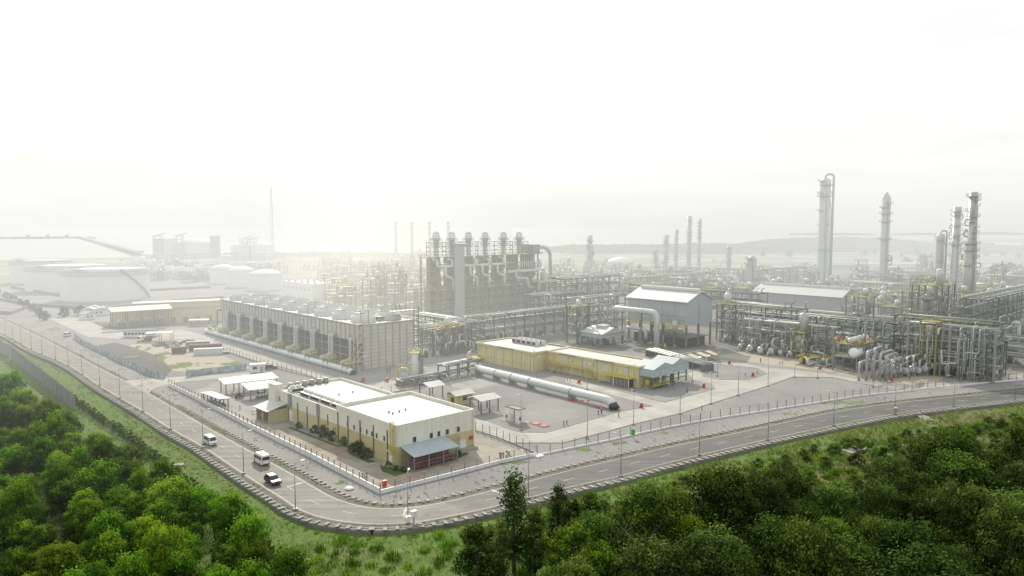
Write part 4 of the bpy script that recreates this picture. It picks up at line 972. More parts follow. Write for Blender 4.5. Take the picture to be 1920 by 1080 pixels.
# ================================================================== CRACKING FURNACES
P = gp(806, 611); HF = hh(P, 482); LF = along(P, V, 1008); DF = along(P, U, 790)
t = thing('furnace_block', 'tall block of cracking furnaces with yellow platforms and white transfer pipes', 'furnace', P)
mb = MB(); k = 7; wid = LF / k
fw = mat('furnace_casing', (.25, .275, .235), .8, .3, .3, streak=.5)
for i in range(k):
    MB().box(i * wid + 1.3, (i + 1) * wid - 1.3, 2.0, DF - 1, 1.5, HF * .55).build('firebox', fw, t)
    MB().box(i * wid + 2.0, (i + 1) * wid - 2.0, 2.6, DF - 2, HF * .55, HF * .98).build('convection_section', mat('furnace_dark_casing', (.15, .17, .14), .8, .3, .3), t)
    for q in (.28, .72): MB().box(i * wid + wid * q - 1.2, i * wid + wid * q + 1.2, 1.5, 1.58, 3, HF * .50).build('burner_panel', dark, t)
cm = MB().box(-.3, .3, -.3, .3, 0, HF).mesh('column', ysteel)
for i in range(2 * k + 1):
    for y in (0, DF): link('column', cm, t, (LF * i / (2 * k), y, 0))
for j, f_ in enumerate((.12, .26, .40, .52, .66, .80, 1.0)):
    z = HF * f_; full = f_ in (.52, 1.0)
    mb = MB(); mb.box(-1.2, LF + 1.2, -1.8 if not full else -2.6, .2, z - .35, z); mb.rail([(-1.2, DF), (-1.2, -1.8 if not full else -2.6), (LF + 1.2, -1.8 if not full else -2.6)], z, 1.2, 2.5, .12); mb.box(-1.2, 0, .2, DF, z - .35, z)
    mb.build('platform', ysteel, t)
for i in range(2 * k):
    R = random.Random(i); mb = MB(); x0, x1 = LF * i / (2 * k), LF * (i + 1) / (2 * k)
    for j in range(8):
        za, zb_ = HF * j / 8, HF * (j + 1) / 8
        if R.random() < .55: mb.beam((x0, -.1, za), (x1, -.1, zb_), .22)
        if R.random() < .4: mb.beam((x1, -.1, za), (x0, -.1, zb_), .22)
    mb.build('brace', R.choice([ysteel, gsteel, ysteel]), t)
for i in range(k):
    R = random.Random(40 + i)
    for q in range(5):
        x = i * wid + R.uniform(.5, wid - .5); z0 = R.uniform(0, HF * .6); mb = MB(); mb.tube([(x, -.5, z0), (x, -.5, z0 + R.uniform(6, 16))], R.uniform(.15, .45), 8); mb.build('pipe', R.choice([pipem, gsteel, ysteel]), t)
# clutter on every deck: burner headers, ducts, junction boxes, ladders
for j, f_ in enumerate((.02, .12, .26, .40, .52, .66, .80)):
    R = random.Random(700 + j); z = HF * f_
    for q in range(16):
        x = R.uniform(0, LF); y = R.uniform(-1.5, 1.2); hgt = R.uniform(1.0, 3.6); r = R.uniform(.25, .8)
        if R.random() < .5: mb = MB(); mb.lathe([(r, z), (r, z + hgt), (r * .4, z + hgt + .4)], 8, (x, y)); mb.build('drum', R.choice([gsteel, pipem, dsteel, ysteel]), t)
        else: MB().box(x - r, x + r, y - .3, y + .4, z, z + hgt * .7).build('junction_box', R.choice([gsteel, dsteel, ysteel]), t)
    for q in range(3):
        x = R.uniform(0, LF * .7); mb = MB(); zz = z + R.uniform(2, 4); pipe(mb, [(x, -.7, zz), (x + R.uniform(6, 20), -.7, zz), (x + 20, -.7, zz + R.uniform(-2, 2))], R.uniform(.12, .35), 7); mb.build('pipe', R.choice([pipem, gsteel, dsteel]), t)
for q in range(6):
    x = LF * (.06 + .17 * q); mb = MB(); ladder_cage(mb, x, -1.9, 0, HF)
    for jz in range(7): s_ = 1 if jz % 2 else -1; mb.beam((x - 2 * s_, -1.6, HF * jz / 7), (x + 2 * s_, -1.6, HF * (jz + 1) / 7), .6, .2)
    mb.build('stair', ysteel, t)
# white S-shaped transfer pipes
for xi in (.04, .25, .36, .50):
    x = LF * xi; z1 = HF * .90; r = .75
    mb = MB(); pipe(mb, [(x, 1, z1 + 1.8), (x, -2.6, z1 + 1.8), (x, -2.6, z1 - 1.5), (x + 9.5, -2.6, z1 - 1.5), (x + 9.5, -2.6, z1 + 1.6), (x + 9.5, 1, z1 + 1.6)], r, 10, br=2.2); mb.build('transfer_pipe', pipew, t)
    mb = MB(); pipe(mb, [(x + 5, -2.6, z1 - 1.5), (x + 5, -2.6, z1 - 6.5), (x + 9.8, -2.6, z1 - 7.5), (x + 9.8, -2.6, z1 - 14)], r, 10, br=2.2); mb.build('transfer_pipe', pipew, t)
mb = MB(); z1 = HF * .73; pipe(mb, [(LF * .66, -3, z1), (LF * .98, -3, z1), (LF * .98, -3, z1 + 6)], .95, 10); mb.build('transfer_pipe', pipew, t)
mb = MB(); pipe(mb, [(LF * .74, -3, z1), (LF * .74, -3, z1 - 4), (LF * .86, -3, z1 - 4), (LF * .86, -3, z1 - 9), (LF * .93, -3, z1 - 9.5)], .8, 10); mb.build('transfer_pipe', pipew, t)
for i in range(9): x = LF * (.78 + .022 * i); mb = MB(); mb.tube([(x, -3, z1 + .5), (x, -3, z1 + 5.5)], .3, 6); mb.build('pipe', pipew, t)
mb = MB(); mb.box(LF * .92, LF * .99, -2.5, DF, HF, HF + 5); mb.build('cabin', gsteel, t)
mb = MB(); pipe(mb, [(LF * .99, 3, HF * .6), (LF * .99, 3, HF + 2), (LF * 1.09, 3, HF + 4), (LF * 1.17, 3, HF + 1), (LF * 1.18, 3, HF * .62)], 1.05, 12, br=4); mb.build('flue_duct', pipew, t)
# stacks
stx = (819, 848, 879, 910, 944, 973)
for i, sx_ in enumerate(stx):
    y = DF * .45; q = add(P, 0, y); x = along(q, V, sx_); w = add(q, x, 0); z0 = HF + .1; zt = hh(w, 437)
    s = thing('furnace_stack', ('furnace stack with conical cap at the left end of the row of six', 'second capped furnace stack from the left', 'third capped furnace stack from the left', 'fourth capped furnace stack from the left', 'fifth capped furnace stack from the left', 'furnace stack with conical cap at the right end of the row of six')[i], 'stack', w, ROT, 'capped stacks on the furnaces', z0)
    h_ = zt - z0; r = 1.3
    MB().lathe([(r * 1.1, 0), (r, h_ * .1), (r, h_ * .62), (r * 1.5, h_ * .70), (r * 1.5, h_ * .9), (r * 1.1, h_ * .93)], 14).build('shell', alu, s)
    MB().lathe([(r * 1.5, h_ * .96), (.1, h_ * 1.1)], 12).build('rain_cap', alu, s)
    mb = MB(); [mb.beam((math.cos(a) * r * 1.1, math.sin(a) * r * 1.1, h_ * .92), (math.cos(a) * r * 1.3, math.sin(a) * r * 1.3, h_ * .97), .15) for a in (0, 1.57, 3.14, 4.7)]; mb.build('cap_bracket', gsteel, s)
    for zz in (.45, .68):
        ringplat(h_ * zz, r * (1 if zz < .5 else 1.5), 1.1).build('platform', gsteel, s)
    mb = MB(); w_ = 3.5
    for x, y in ((-w_, -w_), (w_, -w_), (w_, w_), (-w_, w_)): mb.beam((x, y, -.1), (x, y, h_ * .62), .28)
    for zz in (.2, .4, .6):
        for a, b in (((-w_, -w_), (w_, -w_)), ((w_, -w_), (w_, w_)), ((w_, w_), (-w_, w_)), ((-w_, w_), (-w_, -w_))): mb.beam((*a, h_ * zz), (*b, h_ * zz), .22); mb.beam((*a, h_ * (zz - .2)), (*b, h_ * zz), .14)
    mb.build('support_frame', gsteel, s)
# big rectangular duct tower
w = gp(861, 607); zt = hh(w, 461); t = thing('duct_tower', 'plain grey square concrete tower standing in front of the furnaces', 'tower', w, ROT * .3)
s_ = .5 * 20 / F * w[1] * .92
mb = MB(); mb.box(-s_, s_, -s_, s_, 0, zt); mb.build('shaft', mat('duct_grey', (.34, .37, .37), .7, .1, .2, streak=.35), t); MB().box(-s_ - .4, s_ * 1.7, -s_ - .4, s_ + .4, zt, zt + 1.2).build('head_platform', gsteel, t)
mb = MB(); mb.rail([(-s_ - .3, -s_ - .3), (s_ * 1.6, -s_ - .3), (s_ * 1.6, s_ + .3)], zt + 1.2, 1.1, 2, .1); ladder_cage(mb, s_ + .4, 0, 0, zt); mb.build('ladder', gsteel, t)
# ================================================================== COLUMNS AND CHIMNEYS
steelcol = mat('column_cladding', (.46, .48, .47), .42, .12, .12, metal=.25, streak=.3)
def column(name, label, base, top, wpx, P=None, plats=(), riser=0, style='dome', base_r=1.0, m=None, group=None, seed=0, zones=None, cat='column', loops=0):
    P = P or gp(*base); h = hh(P, top) if top > 40 else top; dist = math.hypot(P[0], P[1]); r = .5 * wpx / F * P[1]
    t = thing(name, label, cat, P, ROT, group); m = m or steelcol; R = random.Random(seed)
    prof = [(r * base_r * 1.15, 0), (r * base_r, 1.5)]
    if zones: prof += [(r * b, h * a) for a, b in zones]
    else: prof += [(r * base_r, h * .12), (r, h * .14)]
    re = prof[-1][0]
    if style == 'dome': prof += [(re, h - re), (re * .85, h - re * .5), (re * .5, h - re * .15), (re * .1, h)]
    elif style == 'cone': prof += [(re, h * .95), (re * .3, h), (re * .3, h * 1.01)]
    else: prof += [(re, h), (re * .85, h)]
    MB().lathe(prof, 18).build('shell', m, t)
    def rad(z):
        for (ra, za), (rb, zb_) in zip(prof, prof[1:]):
            if za <= z <= zb_: return ra + (rb - ra) * ((z - za) / max(1e-6, zb_ - za))
        return re
    for z in plats:
        a0 = R.uniform(0, 6.3); span = R.choice([2.0, 3.2, 4.4, 6.28]); ringplat(h * z, rad(h * z) * .98, max(1.3, r * .55), a0, a0 + span, 12, .2, 1.2).build('platform', gsteel if R.random() < .7 else ysteel, t)
    mb = MB(); x = rad(h * .5) + .5; ladder_cage(mb, -x * .8, -x * .62, 1, h * .97); mb.build('ladder', gsteel, t)
    if riser:
        rr = r * .22; x = r * 1.35 + rr; mb = MB(); pipe(mb, [(x * .72, -x * .72, 1), (x * .72, -x * .72, h * 1.03), (0, 0, h * 1.03), (0, 0, h * .98)], rr, 10, br=rr * 3); mb.build('riser_pipe', m, t)
        for i in range(5): mb = MB(); mb.beam((0, 0, h * (.15 + i * .18)), (x * .72, -x * .72, h * (.15 + i * .18)), .35); mb.build('pipe_bracket', gsteel, t)
    for i in range(loops):
        z = h * R.uniform(.35, .95); a = R.uniform(0, 6.3); c, s = math.cos(a), math.sin(a); ra = rad(z); rr = r * .10; d = ra * R.uniform(1.4, 2.0); e = h * R.uniform(.03, .09)
        mb = MB(); pipe(mb, [(c * ra * .9, s * ra * .9, z), (c * d, s * d, z), (c * d, s * d, z - e), (c * ra * .9, s * ra * .9, z - e)], max(.3, rr * 1.3), 7); mb.build('pipe', pipem, t)
    for i in range(max(0, riser and 2 or 1)):
        mb = MB(); d = rad(h * .4) * 1.12 + .3; a = 4 + i; pipe(mb, [(math.cos(a) * d, math.sin(a) * d, 0), (math.cos(a) * d, math.sin(a) * d, h * R.uniform(.6, .9)), (math.cos(a) * d * .5, math.sin(a) * d * .5, h * .92)], max(.25, r * .09), 7); mb.build('pipe', pipem, t)
    return t
column('distillation_column', 'tallest thick grey column with a swan-neck riser pipe, behind the long grey shed', (1541, 537), 333, 19, plats=(.30, .34, .57, .70, .83, .86, .93, .97), riser=1, seed=2, base_r=1.12)
column('distillation_column', 'tall grey column with pointed top standing alone, right of the thickest column', (1655, 553), 362, 15.5, plats=(.2, .35, .55, .72, .80, .86, .9), style='cone', seed=3, base_r=1.08, loops=2)
column('distillation_column', 'short thick column with domed top left of the twin right-hand columns', (1757, 577), 437, 14.5, plats=(.5, .62, .90, .95), riser=1, seed=4)
column('distillation_column', 'slim grey column crowded with small platforms, just left of the tallest right-hand column', (1786, 578), 388, 14, plats=(.42, .47, .52, .58, .63, .68, .72, .77, .82, .87, .92, .96), style='flat', seed=5, loops=8)
column('distillation_column', 'tallest column at the right, stepped and crowded with platforms and pipe loops', (1813, 612), 360, 14, plats=(.40, .46, .52, .57, .62, .66, .70, .74, .78, .82, .86, .90, .94, .97), style='flat', seed=6, zones=[(.02, 1.65), (.42, 1.6), (.44, 1.5), (.62, 1.45), (.64, 1.05)], loops=10)
for i, (a, b, c, w_, lab) in enumerate(((1229, 517, 466, 7, 'short slim column at the left of the far hazy group of columns'), (1248, 513, 440, 8.5, 'far hazy column with a wide crown platform'), (1267, 512, 430, 7, 'slim far column between the crowned one and the tallest of the hazy group'),
        (1291, 512, 405, 8.5, 'tallest of the far hazy columns, beaded with platforms'), (1310, 512, 410, 7, 'slim tall column at the right of the far hazy pair'), (1366, 514, 461, 8.5, 'lone short column with platforms right of the far hazy group'), (1255, 532, 498, 7, 'low pale column in front of the far hazy group'))):
    column('distillation_column', lab, (a, b), c, w_, plats=[.3 + .07 * j for j in range(10)], style='flat', seed=20 + i, group=None)
column('quench_tower', 'fat pale column with yellow-railed crown at the left end of the long grey shed', (1408, 560), 479, 17, plats=(.30, .80, .92), seed=31, loops=3)
t = column('quench_tower', 'broad pale tower with a slimmer top and conical shoulder right of the furnaces', (1106, 530), 441, 9.5, plats=(.55, .62, .7, .78, .86, .93), seed=32, zones=[(.02, 2.7), (.38, 2.7), (.50, 1.3), (.78, 1.25), (.8, .85)], style='flat', loops=5)
rw = None
m, nt, N, L, B = nodes('red_white_bands'); Pn = wpos(N); sx = N.new('ShaderNodeSeparateXYZ'); L.new(Pn, sx.inputs[0]); w_ = N.new('ShaderNodeMath'); w_.operation = 'MULTIPLY'; w_.inputs[1].default_value = .12; L.new(sx.outputs[2], w_.inputs[0])
fr = N.new('ShaderNodeMath'); fr.operation = 'FRACT'; L.new(w_.outputs[0], fr.inputs[0]); gt = N.new('ShaderNodeMath'); gt.operation = 'GREATER_THAN'; gt.inputs[1].default_value = .5; L.new(fr.outputs[0], gt.inputs[0])
L.new(mixc(N, L, gt.outputs[0], (.60, .58, .55), (.48, .20, .13)), B.inputs['Base Color']); B.inputs['Roughness'].default_value = .6; bands = m
for i, (a, w_) in enumerate(((743, 5), (773, 5), (806, 5), (841, 5))):
    P = gp(a, 498); h = hh(P, 416)
    t = thing('chimney', ('red and white banded chimney farthest left of the four', 'red and white banded chimney second from the left', 'red and white banded chimney just left of the furnace stacks', 'red and white banded chimney behind the furnace stacks, faint smoke above')[i], 'chimney', P, 0, 'red and white banded chimneys')
    r = .5 * w_ / F * P[1]; MB().lathe([(r * 1.25, 0), (r, h * .97), (r * .8, h)], 12).build('shaft', bands, t); ringplat(h * .86, r * 1.02, 1.2, n=10).build('platform', mat('red_platform', (.45, .12, .07), .6, .2, 1), t); MB().lathe([(r * 1.1, h * .955), (r * 1.1, h)], 12).build('crown', mat('red_crown', (.5, .08, .05), .6, .2, 1), t)
# lattice mast
P = gp(512, 487); h = hh(P, 352); t = thing('lattice_mast', 'very tall thin lattice mast with guy wires in the left haze', 'mast', P, 0)
for x, y in ((-1.8, -1.8), (1.8, -1.8), (0, 2)): MB().beam((x * 1.6, y * 1.6, 0), (x * .4, y * .4, h), .45).build('leg', gsteel, t)
mb = MB()
for k in range(30):
    a = 1.6 - 1.2 * k / 30; b = 1.6 - 1.2 * (k + 1) / 30; z0, z1 = h * k / 30, h * (k + 1) / 30; c = ((-1.8, -1.8), (1.8, -1.8), (0, 2))
    for i in range(3): j = (i + 1) % 3; mb.beam((c[i][0] * a, c[i][1] * a, z0), (c[j][0] * b, c[j][1] * b, z1), .25)
mb.build('lattice', gsteel, t)
for a in (0.3, 2.4, 4.5): MB().beam((0, 0, h * .8), (math.cos(a) * 26, math.sin(a) * 26, 0), .22).build('guy_wire', gsteel, t)
# ================================================================== TANKS
tankm = mat('tank_paint', (.82, .84, .84), .55, .06, .05, streak=.25)
def tank(label, cpx, bot, top, x0, x1, dome=0.0, group=None, rim=True, name='storage_tank'):
    Bf = gp(cpx, bot); D = Bf[1]; r = (x1 - x0) / 2 / F * D; r = r / (1 - (x1 - x0) / 2 / F * .98) if True else r
    C = (Bf[0] * (1 + r / D), D + r); h = hh(Bf, top)
    t = thing(name, label, 'storage tank', C, 0, group)
    MB().lathe([(r, 0), (r, h)], 40, caps=False).build('shell', tankm, t)
    if dome: MB().lathe([(r * 1.01, h), (r * .85, h + dome * .45), (r * .5, h + dome * .85), (.3, h + dome)], 36).build('dome_roof', tankm, t)
    else: MB().lathe([(r * .98, h - .7), (.2, h - .2)], 36).build('floating_roof', tankm, t)
    if rim:
        for zz in (h - 1.2, h - 3.4): ringplat(zz, r, .9, n=36).build('wind_girder', alu, t)
        mb = MB()
        for k in range(26): a0 = -.75 + k * .035; a1 = a0 + .035; z0 = h * (1 - k / 26); z1 = h * (1 - (k + 1) / 26); mb.beam((math.cos(a0) * (r + .9), math.sin(a0) * (r + .9), z0), (math.cos(a1) * (r + .9), math.sin(a1) * (r + .9), z1), .9, .5)
        mb.build('spiral_stair', concd, t)
        mb = MB(); a = -1.7; mb.box(math.cos(a) * r * .97 - 3, math.cos(a) * r * .97 + 3, math.sin(a) * r * .97 - 2, math.sin(a) * r * .97 + 2, h, h + .3); mb.rail([(math.cos(a) * r - 3, math.sin(a) * r - 2), (math.cos(a) * r + 3, math.sin(a) * r - 2)], h + .3, 2, 2, .2); mb.build('gauge_platform', gsteel, t)
    return t
tank('huge pale floating-roof storage tank with spiral stair, nearest of the three at the left', 200, 566, 507, 126, 275)
tank('huge pale storage tank behind and left of the nearest one', 130, 548, 500, 75, 215)
tank('huge pale storage tank farthest left and farthest back of the three', 80, 532, 489, 28, 130)
tank('white dome-roofed tank nearest the cooling tower, in the row of three', 498, 545, 517, 467, 529, 4.2, None, False)
tank('white dome-roofed tank in the middle of the row of three behind the cooling tower', 453, 539, 510, 428, 480, 4.2, None, False)
tank('white dome-roofed tank at the left of the row of three behind the cooling tower', 419, 532, 506, 395, 443, 4.2, None, False)
tank('large hazy domed gas tank by the shore, right of the flat-topped one', 371, 482, 459, 336, 405, 11, None, False, 'gas_tank')
t = tank('large hazy flat-topped gas tank by the shore with crane frames on its roof', 312, 482, 448, 289, 334, 0, None, False, 'gas_tank')
tank('white cone-roofed tank in the far plant right of the furnaces', 1163, 513, 495, 1137, 1190, 7, None, False)
t = tank('hazy domed shore tank behind the lattice mast', 492, 486, 462, 472, 512, 6, None, False, 'gas_tank'); tank('hazy domed shore tank left of the lattice mast', 452, 486, 463, 434, 470, 6, None, False, 'gas_tank')
for a, b, c, lab in ((297, 482, 441, 'hazy dark crane tower left of the shore gas tanks'), (337, 482, 441, 'hazy dark crane tower between the shore gas tanks'), (460, 485, 446, 'hazy steel platform tower over the shore tanks left of the mast'), (473, 485, 448, 'hazy steel lift tower with jib left of the mast'), (404, 482, 443, 'hazy grey block tower right of the domed shore tank')):
    P = gp(a, b); h = hh(P, c); t = thing('platform_tower', lab, 'tower', P, ROT); w_ = 5
    if a == 404: MB().box(-6, 6, -6, 6, 0, h).build('shaft', conc, t); MB().box(-6.5, 6.5, -6.5, 6.5, h, h + 1).build('roof', conc, t); continue
    for x, y in ((-w_, -w_), (w_, -w_), (w_, w_), (-w_, w_)): MB().beam((x, y, 0), (x, y, h), .9).build('leg', gsteel, t)
    for zz in (.35, .6, .8, .95): MB().box(-w_ - 1, w_ + 1, -w_ - 1, w_ + 1, h * zz, h * zz + .9).build('platform', gsteel, t)
    MB().beam((-2, 0, h), (12, 0, h + 3), 1.4).build('jib', gsteel, t)
# bund walls round the three big tanks
for lab, pts in (('low concrete bund wall in front of the nearest big tank', ((60, 574), (190, 582), (330, 566), (420, 560))), ('low concrete bund wall left of the big tanks', ((-20, 560), (60, 574), (20, 590), (-60, 585))), ('low concrete bund wall between the big tanks', ((20, 540), (110, 556), (300, 545), (395, 540)))):
    P_ = [Vector(p) for p in px(*pts)]; c = P_[1].copy(); t = thing('bund_wall', lab, 'wall', (c.x, c.y), 0); wall_strip(mb := MB(), [p - c for p in P_], 0, .5, 0, 1.6); mb.build('wall', concd, t); wall_strip(mb := MB(), [p - c for p in P_], -.15, .65, 1.602, 1.8); mb.build('coping', conc, t)
# pressure spheres
sph = []
for i, (a, b, w_) in enumerate(((320, 521, 20), (338, 522, 20), (355, 521, 17), (372, 517, 19), (395, 518, 16), (262, 508, 24), (284, 508, 20), (228, 506, 14), (303, 510, 14), (412, 514, 14))):
    P = gp(a, b); r = .5 * w_ / F * P[1]; zc = r * 1.5
    if not sph:
        t = thing('pressure_sphere', '', 'sphere tank', P, 0, 'white gas spheres on legs behind the big tanks')
        MB().lathe([(max(.05, r * math.sin(pi * k / 12)), zc - r * math.cos(pi * k / 12)) for k in range(13)], 20).build('shell', tankm, t)
        for k in range(8): an = pi * k / 4; MB().beam((math.cos(an) * r * .95, math.sin(an) * r * .95, 0), (math.cos(an) * r * .95, math.sin(an) * r * .95, zc), .5).build('leg', tankm, t)
        mb = MB(); mb.box(-2, 2, -2, 2, zc + r, zc + r + .3); mb.rail([(-2, -2), (2, -2), (2, 2), (-2, 2)], zc + r + .3, 1.1, 2, .15, True); mb.build('top_platform', gsteel, t); r_ref = r
    else: t = dup(sph[0], P, scale=r / r_ref)
    t['label'] = 'white gas sphere on legs in the hazy cluster behind the big tanks'
    sph.append(t)
# white box building behind the cooling tower
P = gp(586, 561); t = thing('control_building', 'plain pale flat-roofed block behind the cooling tower fans', 'building', P)
W, D, h = along(P, V, 635), along(P, U, 527), hh(P, 533)
mb = MB(); mb.box(0, W, 0, D, 0, h - .6); mb.build('wall', tankm, t); mb = MB(); parapet(mb, -.1, W + .1, -.1, D + .1, h - .7, h, .5); mb.build('parapet', white, t); MB().box(.4, W - .4, .4, D - .4, h - .6, h - .3).build('roof', roofw, t)
for i in range(9): MB().lathe([(.9, h - .3), (.9, h + 1.2), (.3, h + 1.6)], 8, (W * (.2 + .6 * (i % 2)), D * (.08 + .1 * i))).build('roof_vent', galv, t)
for i in range(7): window(t, 0, D * (.1 + .13 * i), h * .55, 2, 1.2, 'y')
# long grey shed on the right
Pr = gp(1577, 588); t = thing('long_shed', 'long low grey shed with pale gable roof below the tallest column', 'building', Pr)
ze = hh(Pr, 557); LR = along(Pr, U, 1412); WR = along(Pr, V, 1606)
mb = MB(); wallz = [(0, 0), (WR, 0), (WR, LR), (0, LR)]; zr_ = ze + 4.0
for (a, b), (c, d) in zip(wallz, wallz[1:] + wallz[:1]): mb.q([(a, b, 0), (c, d, 0), (c, d, ze), (a, b, ze)])
mb.q([(0, 0, ze), (WR, 0, ze), (WR / 2, 0, zr_)]); mb.q([(WR, LR, ze), (0, LR, ze), (WR / 2, LR, zr_)]); mb.build('wall', mat('grey_shed_wall', (.30, .32, .34), .6, .1, .1, streak=.3), t)
mb = MB()
for s in (0, 1): xa = -1 if s == 0 else WR + 1; mb.q([(xa, -.8, ze - .3), (WR / 2, -.8, zr_ + .1), (WR / 2, LR + .8, zr_ + .1), (xa, LR + .8, ze - .3)])
mb.build('roof', cladr, t); MB().box(WR / 2 - 1, WR / 2 + 1, .5, LR - .5, zr_ - .1, zr_ + .9).build('ridge_vent', cladr, t)
for i in range(9): MB().box(-.12, 0, LR * i / 8.02 - .0, LR * i / 8.02 + .25, 0, ze).build('wall_joint', gsteel, t)
P = gp(1830, 568); t = thing('equipment_house', 'plain grey box house standing beside the tallest right-hand column', 'building', P); W, D, h = along(P, V, 1845), 10, hh(P, 534)
MB().box(0, W, 0, D, 0, h).build('wall', clad, t); MB().box(-.3, W + .3, -.3, D + .3, h, h + .4).build('roof', cladr, t)
# teal roofed warehouse, white long walls far right
for lab, x0, x1, yb, yt, m_, rm in (('hazy teal-roofed warehouse in the field behind the tallest column', 1522, 1600, 505, 494, bluetint, tealc), ('long low white warehouse in the far field between the two tallest columns', 1603, 1745, 500, 493, white, roofw), ('long low white warehouse in the far field right of the stepped column', 1832, 1960, 505, 498, white, roofw), ('low pale blue shed roof among the far racks left of the tallest column', 1415, 1500, 515, 508, bluetint, bluer), ('pale hotel-like block on the far right shore', 1868, 1918, 468, 456, white, white), ('small pale block beside the far shore hotel block', 1822, 1864, 468, 461, white, white)):
    P = gp((x0 + x1) / 2, yb); W = (x1 - x0) / F * P[1]; h = hh(P, yt); t = thing('warehouse' if yb > 470 else 'apartment_block', lab, 'building', P, 0)
    MB().box(-W / 2, W / 2, 0, 25, 0, h * .75).build('wall', m_, t); mb = MB(); mb.q([(-W / 2 - 1, -1, h * .72), (W / 2 + 1, -1, h * .72), (W / 2 + 1, 12, h * 1.1), (-W / 2 - 1, 12, h * 1.1)]); mb.q([(-W / 2 - 1, 12, h * 1.1), (W / 2 + 1, 12, h * 1.1), (W / 2 + 1, 26, h * .72), (-W / 2 - 1, 26, h * .72)]); mb.build('roof', rm, t)
# yellow low building and canopy at the left
P = gp(322, 613); K = gp(322, 613); t = thing('yellow_shed', 'long pale yellow low building left of the cooling tower', 'building', gp(207, 612), 0)
A_, B_ = gp(207, 612), gp(420, 601); an = math.atan2(B_[1] - A_[1], B_[0] - A_[0]); t.rotation_euler[2] = an; W = math.dist(A_, B_); h = hh(A_, 583)
MB().box(0, W, 0, 12, 0, h).build('wall', yellow, t); MB().box(-.6, W + .6, -.6, 12.6, h, h + .5).build('roof', roofw, t); MB().box(W * .2, W * .98, 2, 11, h + .5, h + 2.6).build('upper_storey', yellow, t); MB().box(W * .2 - .5, W * .98 + .5, 1.5, 11.5, h + 2.6, h + 3.0).build('roof', roofw, t)
for i in range(8): door(t, W * (.1 + .11 * i), 0, .1, 2.4, 3, 'x', gsteel, False)
A_, B_ = gp(212, 618), gp(322, 610); an = math.atan2(B_[1] - A_[1], B_[0] - A_[0]); W = math.dist(A_, B_); h = hh(A_, 585)
t = shelter('long white-roofed transformer canopy in front of the pale yellow building', A_, W, 7, h, 1.6, roofw, dsteel, None, an, 'transformer_canopy', 5, True)
for i in range(4):
    q = add(A_, W * (.16 + .22 * i), 3.2, an); c = thing('transformer', 'grey finned transformer in the bays under the long white canopy', 'transformer', q, an, 'transformers under the white canopy')
    MB().box(-2, 2, -1.2, 1.2, .3, 3.2).build('tank', gsteel, c); mb = MB(); [mb.box(-1.9 + .5 * k, -1.6 + .5 * k, -1.8, -1.2, .5, 2.8) for k in range(8)]; mb.build('radiator', gsteel, c)
    for k in range(3): MB().lathe([(.18, 3.2), (.28, 3.6), (.12, 4.8)], 8, (-1.2 + 1.2 * k, 0)).build('bushing', white, c)
# parked construction items
for lab, P_, W, D, h, m_ in (('long white-sided low hut beside the pale yellow building', gp(250, 626), 20, 4, 3.2, white), ('small white flat-roofed canopy in the left construction yard', gp(290, 632), 11, 5, 3.4, roofw)):
    pass
P = gp(231, 633); t = thing('site_office', 'row of pale site cabins with dark windows in the left yard', 'cabin', P, math.radians(8)); MB().box(0, 14, 0, 3, .2, 3).build('wall', white, t); [window(t, 1 + 1.5 * i, 0, 1.1, 1.1, 1.1, 'x') for i in range(9)]; MB().box(-.3, 14.3, -.3, 3.3, 3, 3.2).build('roof', concd, t)
P = gp(276, 641); shelter('white-roofed open workshop canopy in the construction yard', P, 9.5, 5, 3.6, .5, roofw, gsteel, None, math.radians(15), 'workshop_canopy', 3)
P = gp(357, 612); shelter('pair of white carport roofs by the end of the cooling tower', P, 8, 5, 3, .4, roofw, gsteel, None, math.radians(15), 'carport', 2)
# ================================================================== PIPE RACKS AND PROCESS PLANT
aU = ROT - pi / 2
def rack_dir(label, a, ang, x_end, W, tops, bay, seed, **k):
    A_ = gp(*a); L_ = along(A_, (math.cos(ang), math.sin(ang)), x_end)
    return rack(label, A_, ang, L_, W, [hh(A_, -z) if z < 0 else z for z in tops], bay, seed, **k)
rack_dir('many-tiered green pipe rack starting beside the raised shed, behind the first silver exchangers', (1352, 641), aU, 1492, 9, [5, 9, 13, 16.5], 6.5, 51, npipe=8, drops=26, walk=ysteel, colm=green, beamm=green, rmax=.28)
rack_dir('middle stretch of the tiered green pipe rack behind the yellow pump units', (1497, 665), aU, 1668, 9, [4.5, 8.5, 12.5, 15], 6, 151, npipe=8, drops=26, colm=gsteel, beamm=green)
rack_dir('last stretch of the tiered green pipe rack before the right-hand columns', (1674, 683), aU, 1858, 9, [5, 9.5, 14, 17.5], 6, 152, npipe=8, drops=26, walk=ysteel, colm=green, beamm=gsteel, rmax=.28)
rack_dir('second tall pipe rack directly behind the long front rack on the right', (1345, 622), aU, 1925, 11, [-606, -594, -583], 8, 52, npipe=9, drops=12, colm=gsteel, beamm=dsteel)
rack_dir('concrete-legged pipe rack at the right behind the silver exchangers', (1700, 697), aU, 1862, 8, [4.5, 8.5, 12.5, 16.5], 6, 53, npipe=7, drops=36, colm=conc, beamm=gsteel, cw=.7, rmax=.25)
rack_dir('concrete-legged pipe rack in front of the raised shed end, right of the plaza', (1392, 655), aU, 1560, 8, [4.5, 8.5, 12], 6, 54, npipe=7, drops=30, colm=conc, beamm=gsteel, cw=.6)
rack_dir('dark green pipe rack with white pipes on top below the furnaces', (884, 648), ROT, 1074, 7, [5, 8.5, 11.5], 6, 55, npipe=7, drops=8, walk=green, colm=green)
rack_dir('dark green pipe rack between the cooling tower and the furnaces', (782, 640), aU, 884, 7, [5, 8.5, 11.5], 6, 56, npipe=7, drops=9, colm=green)
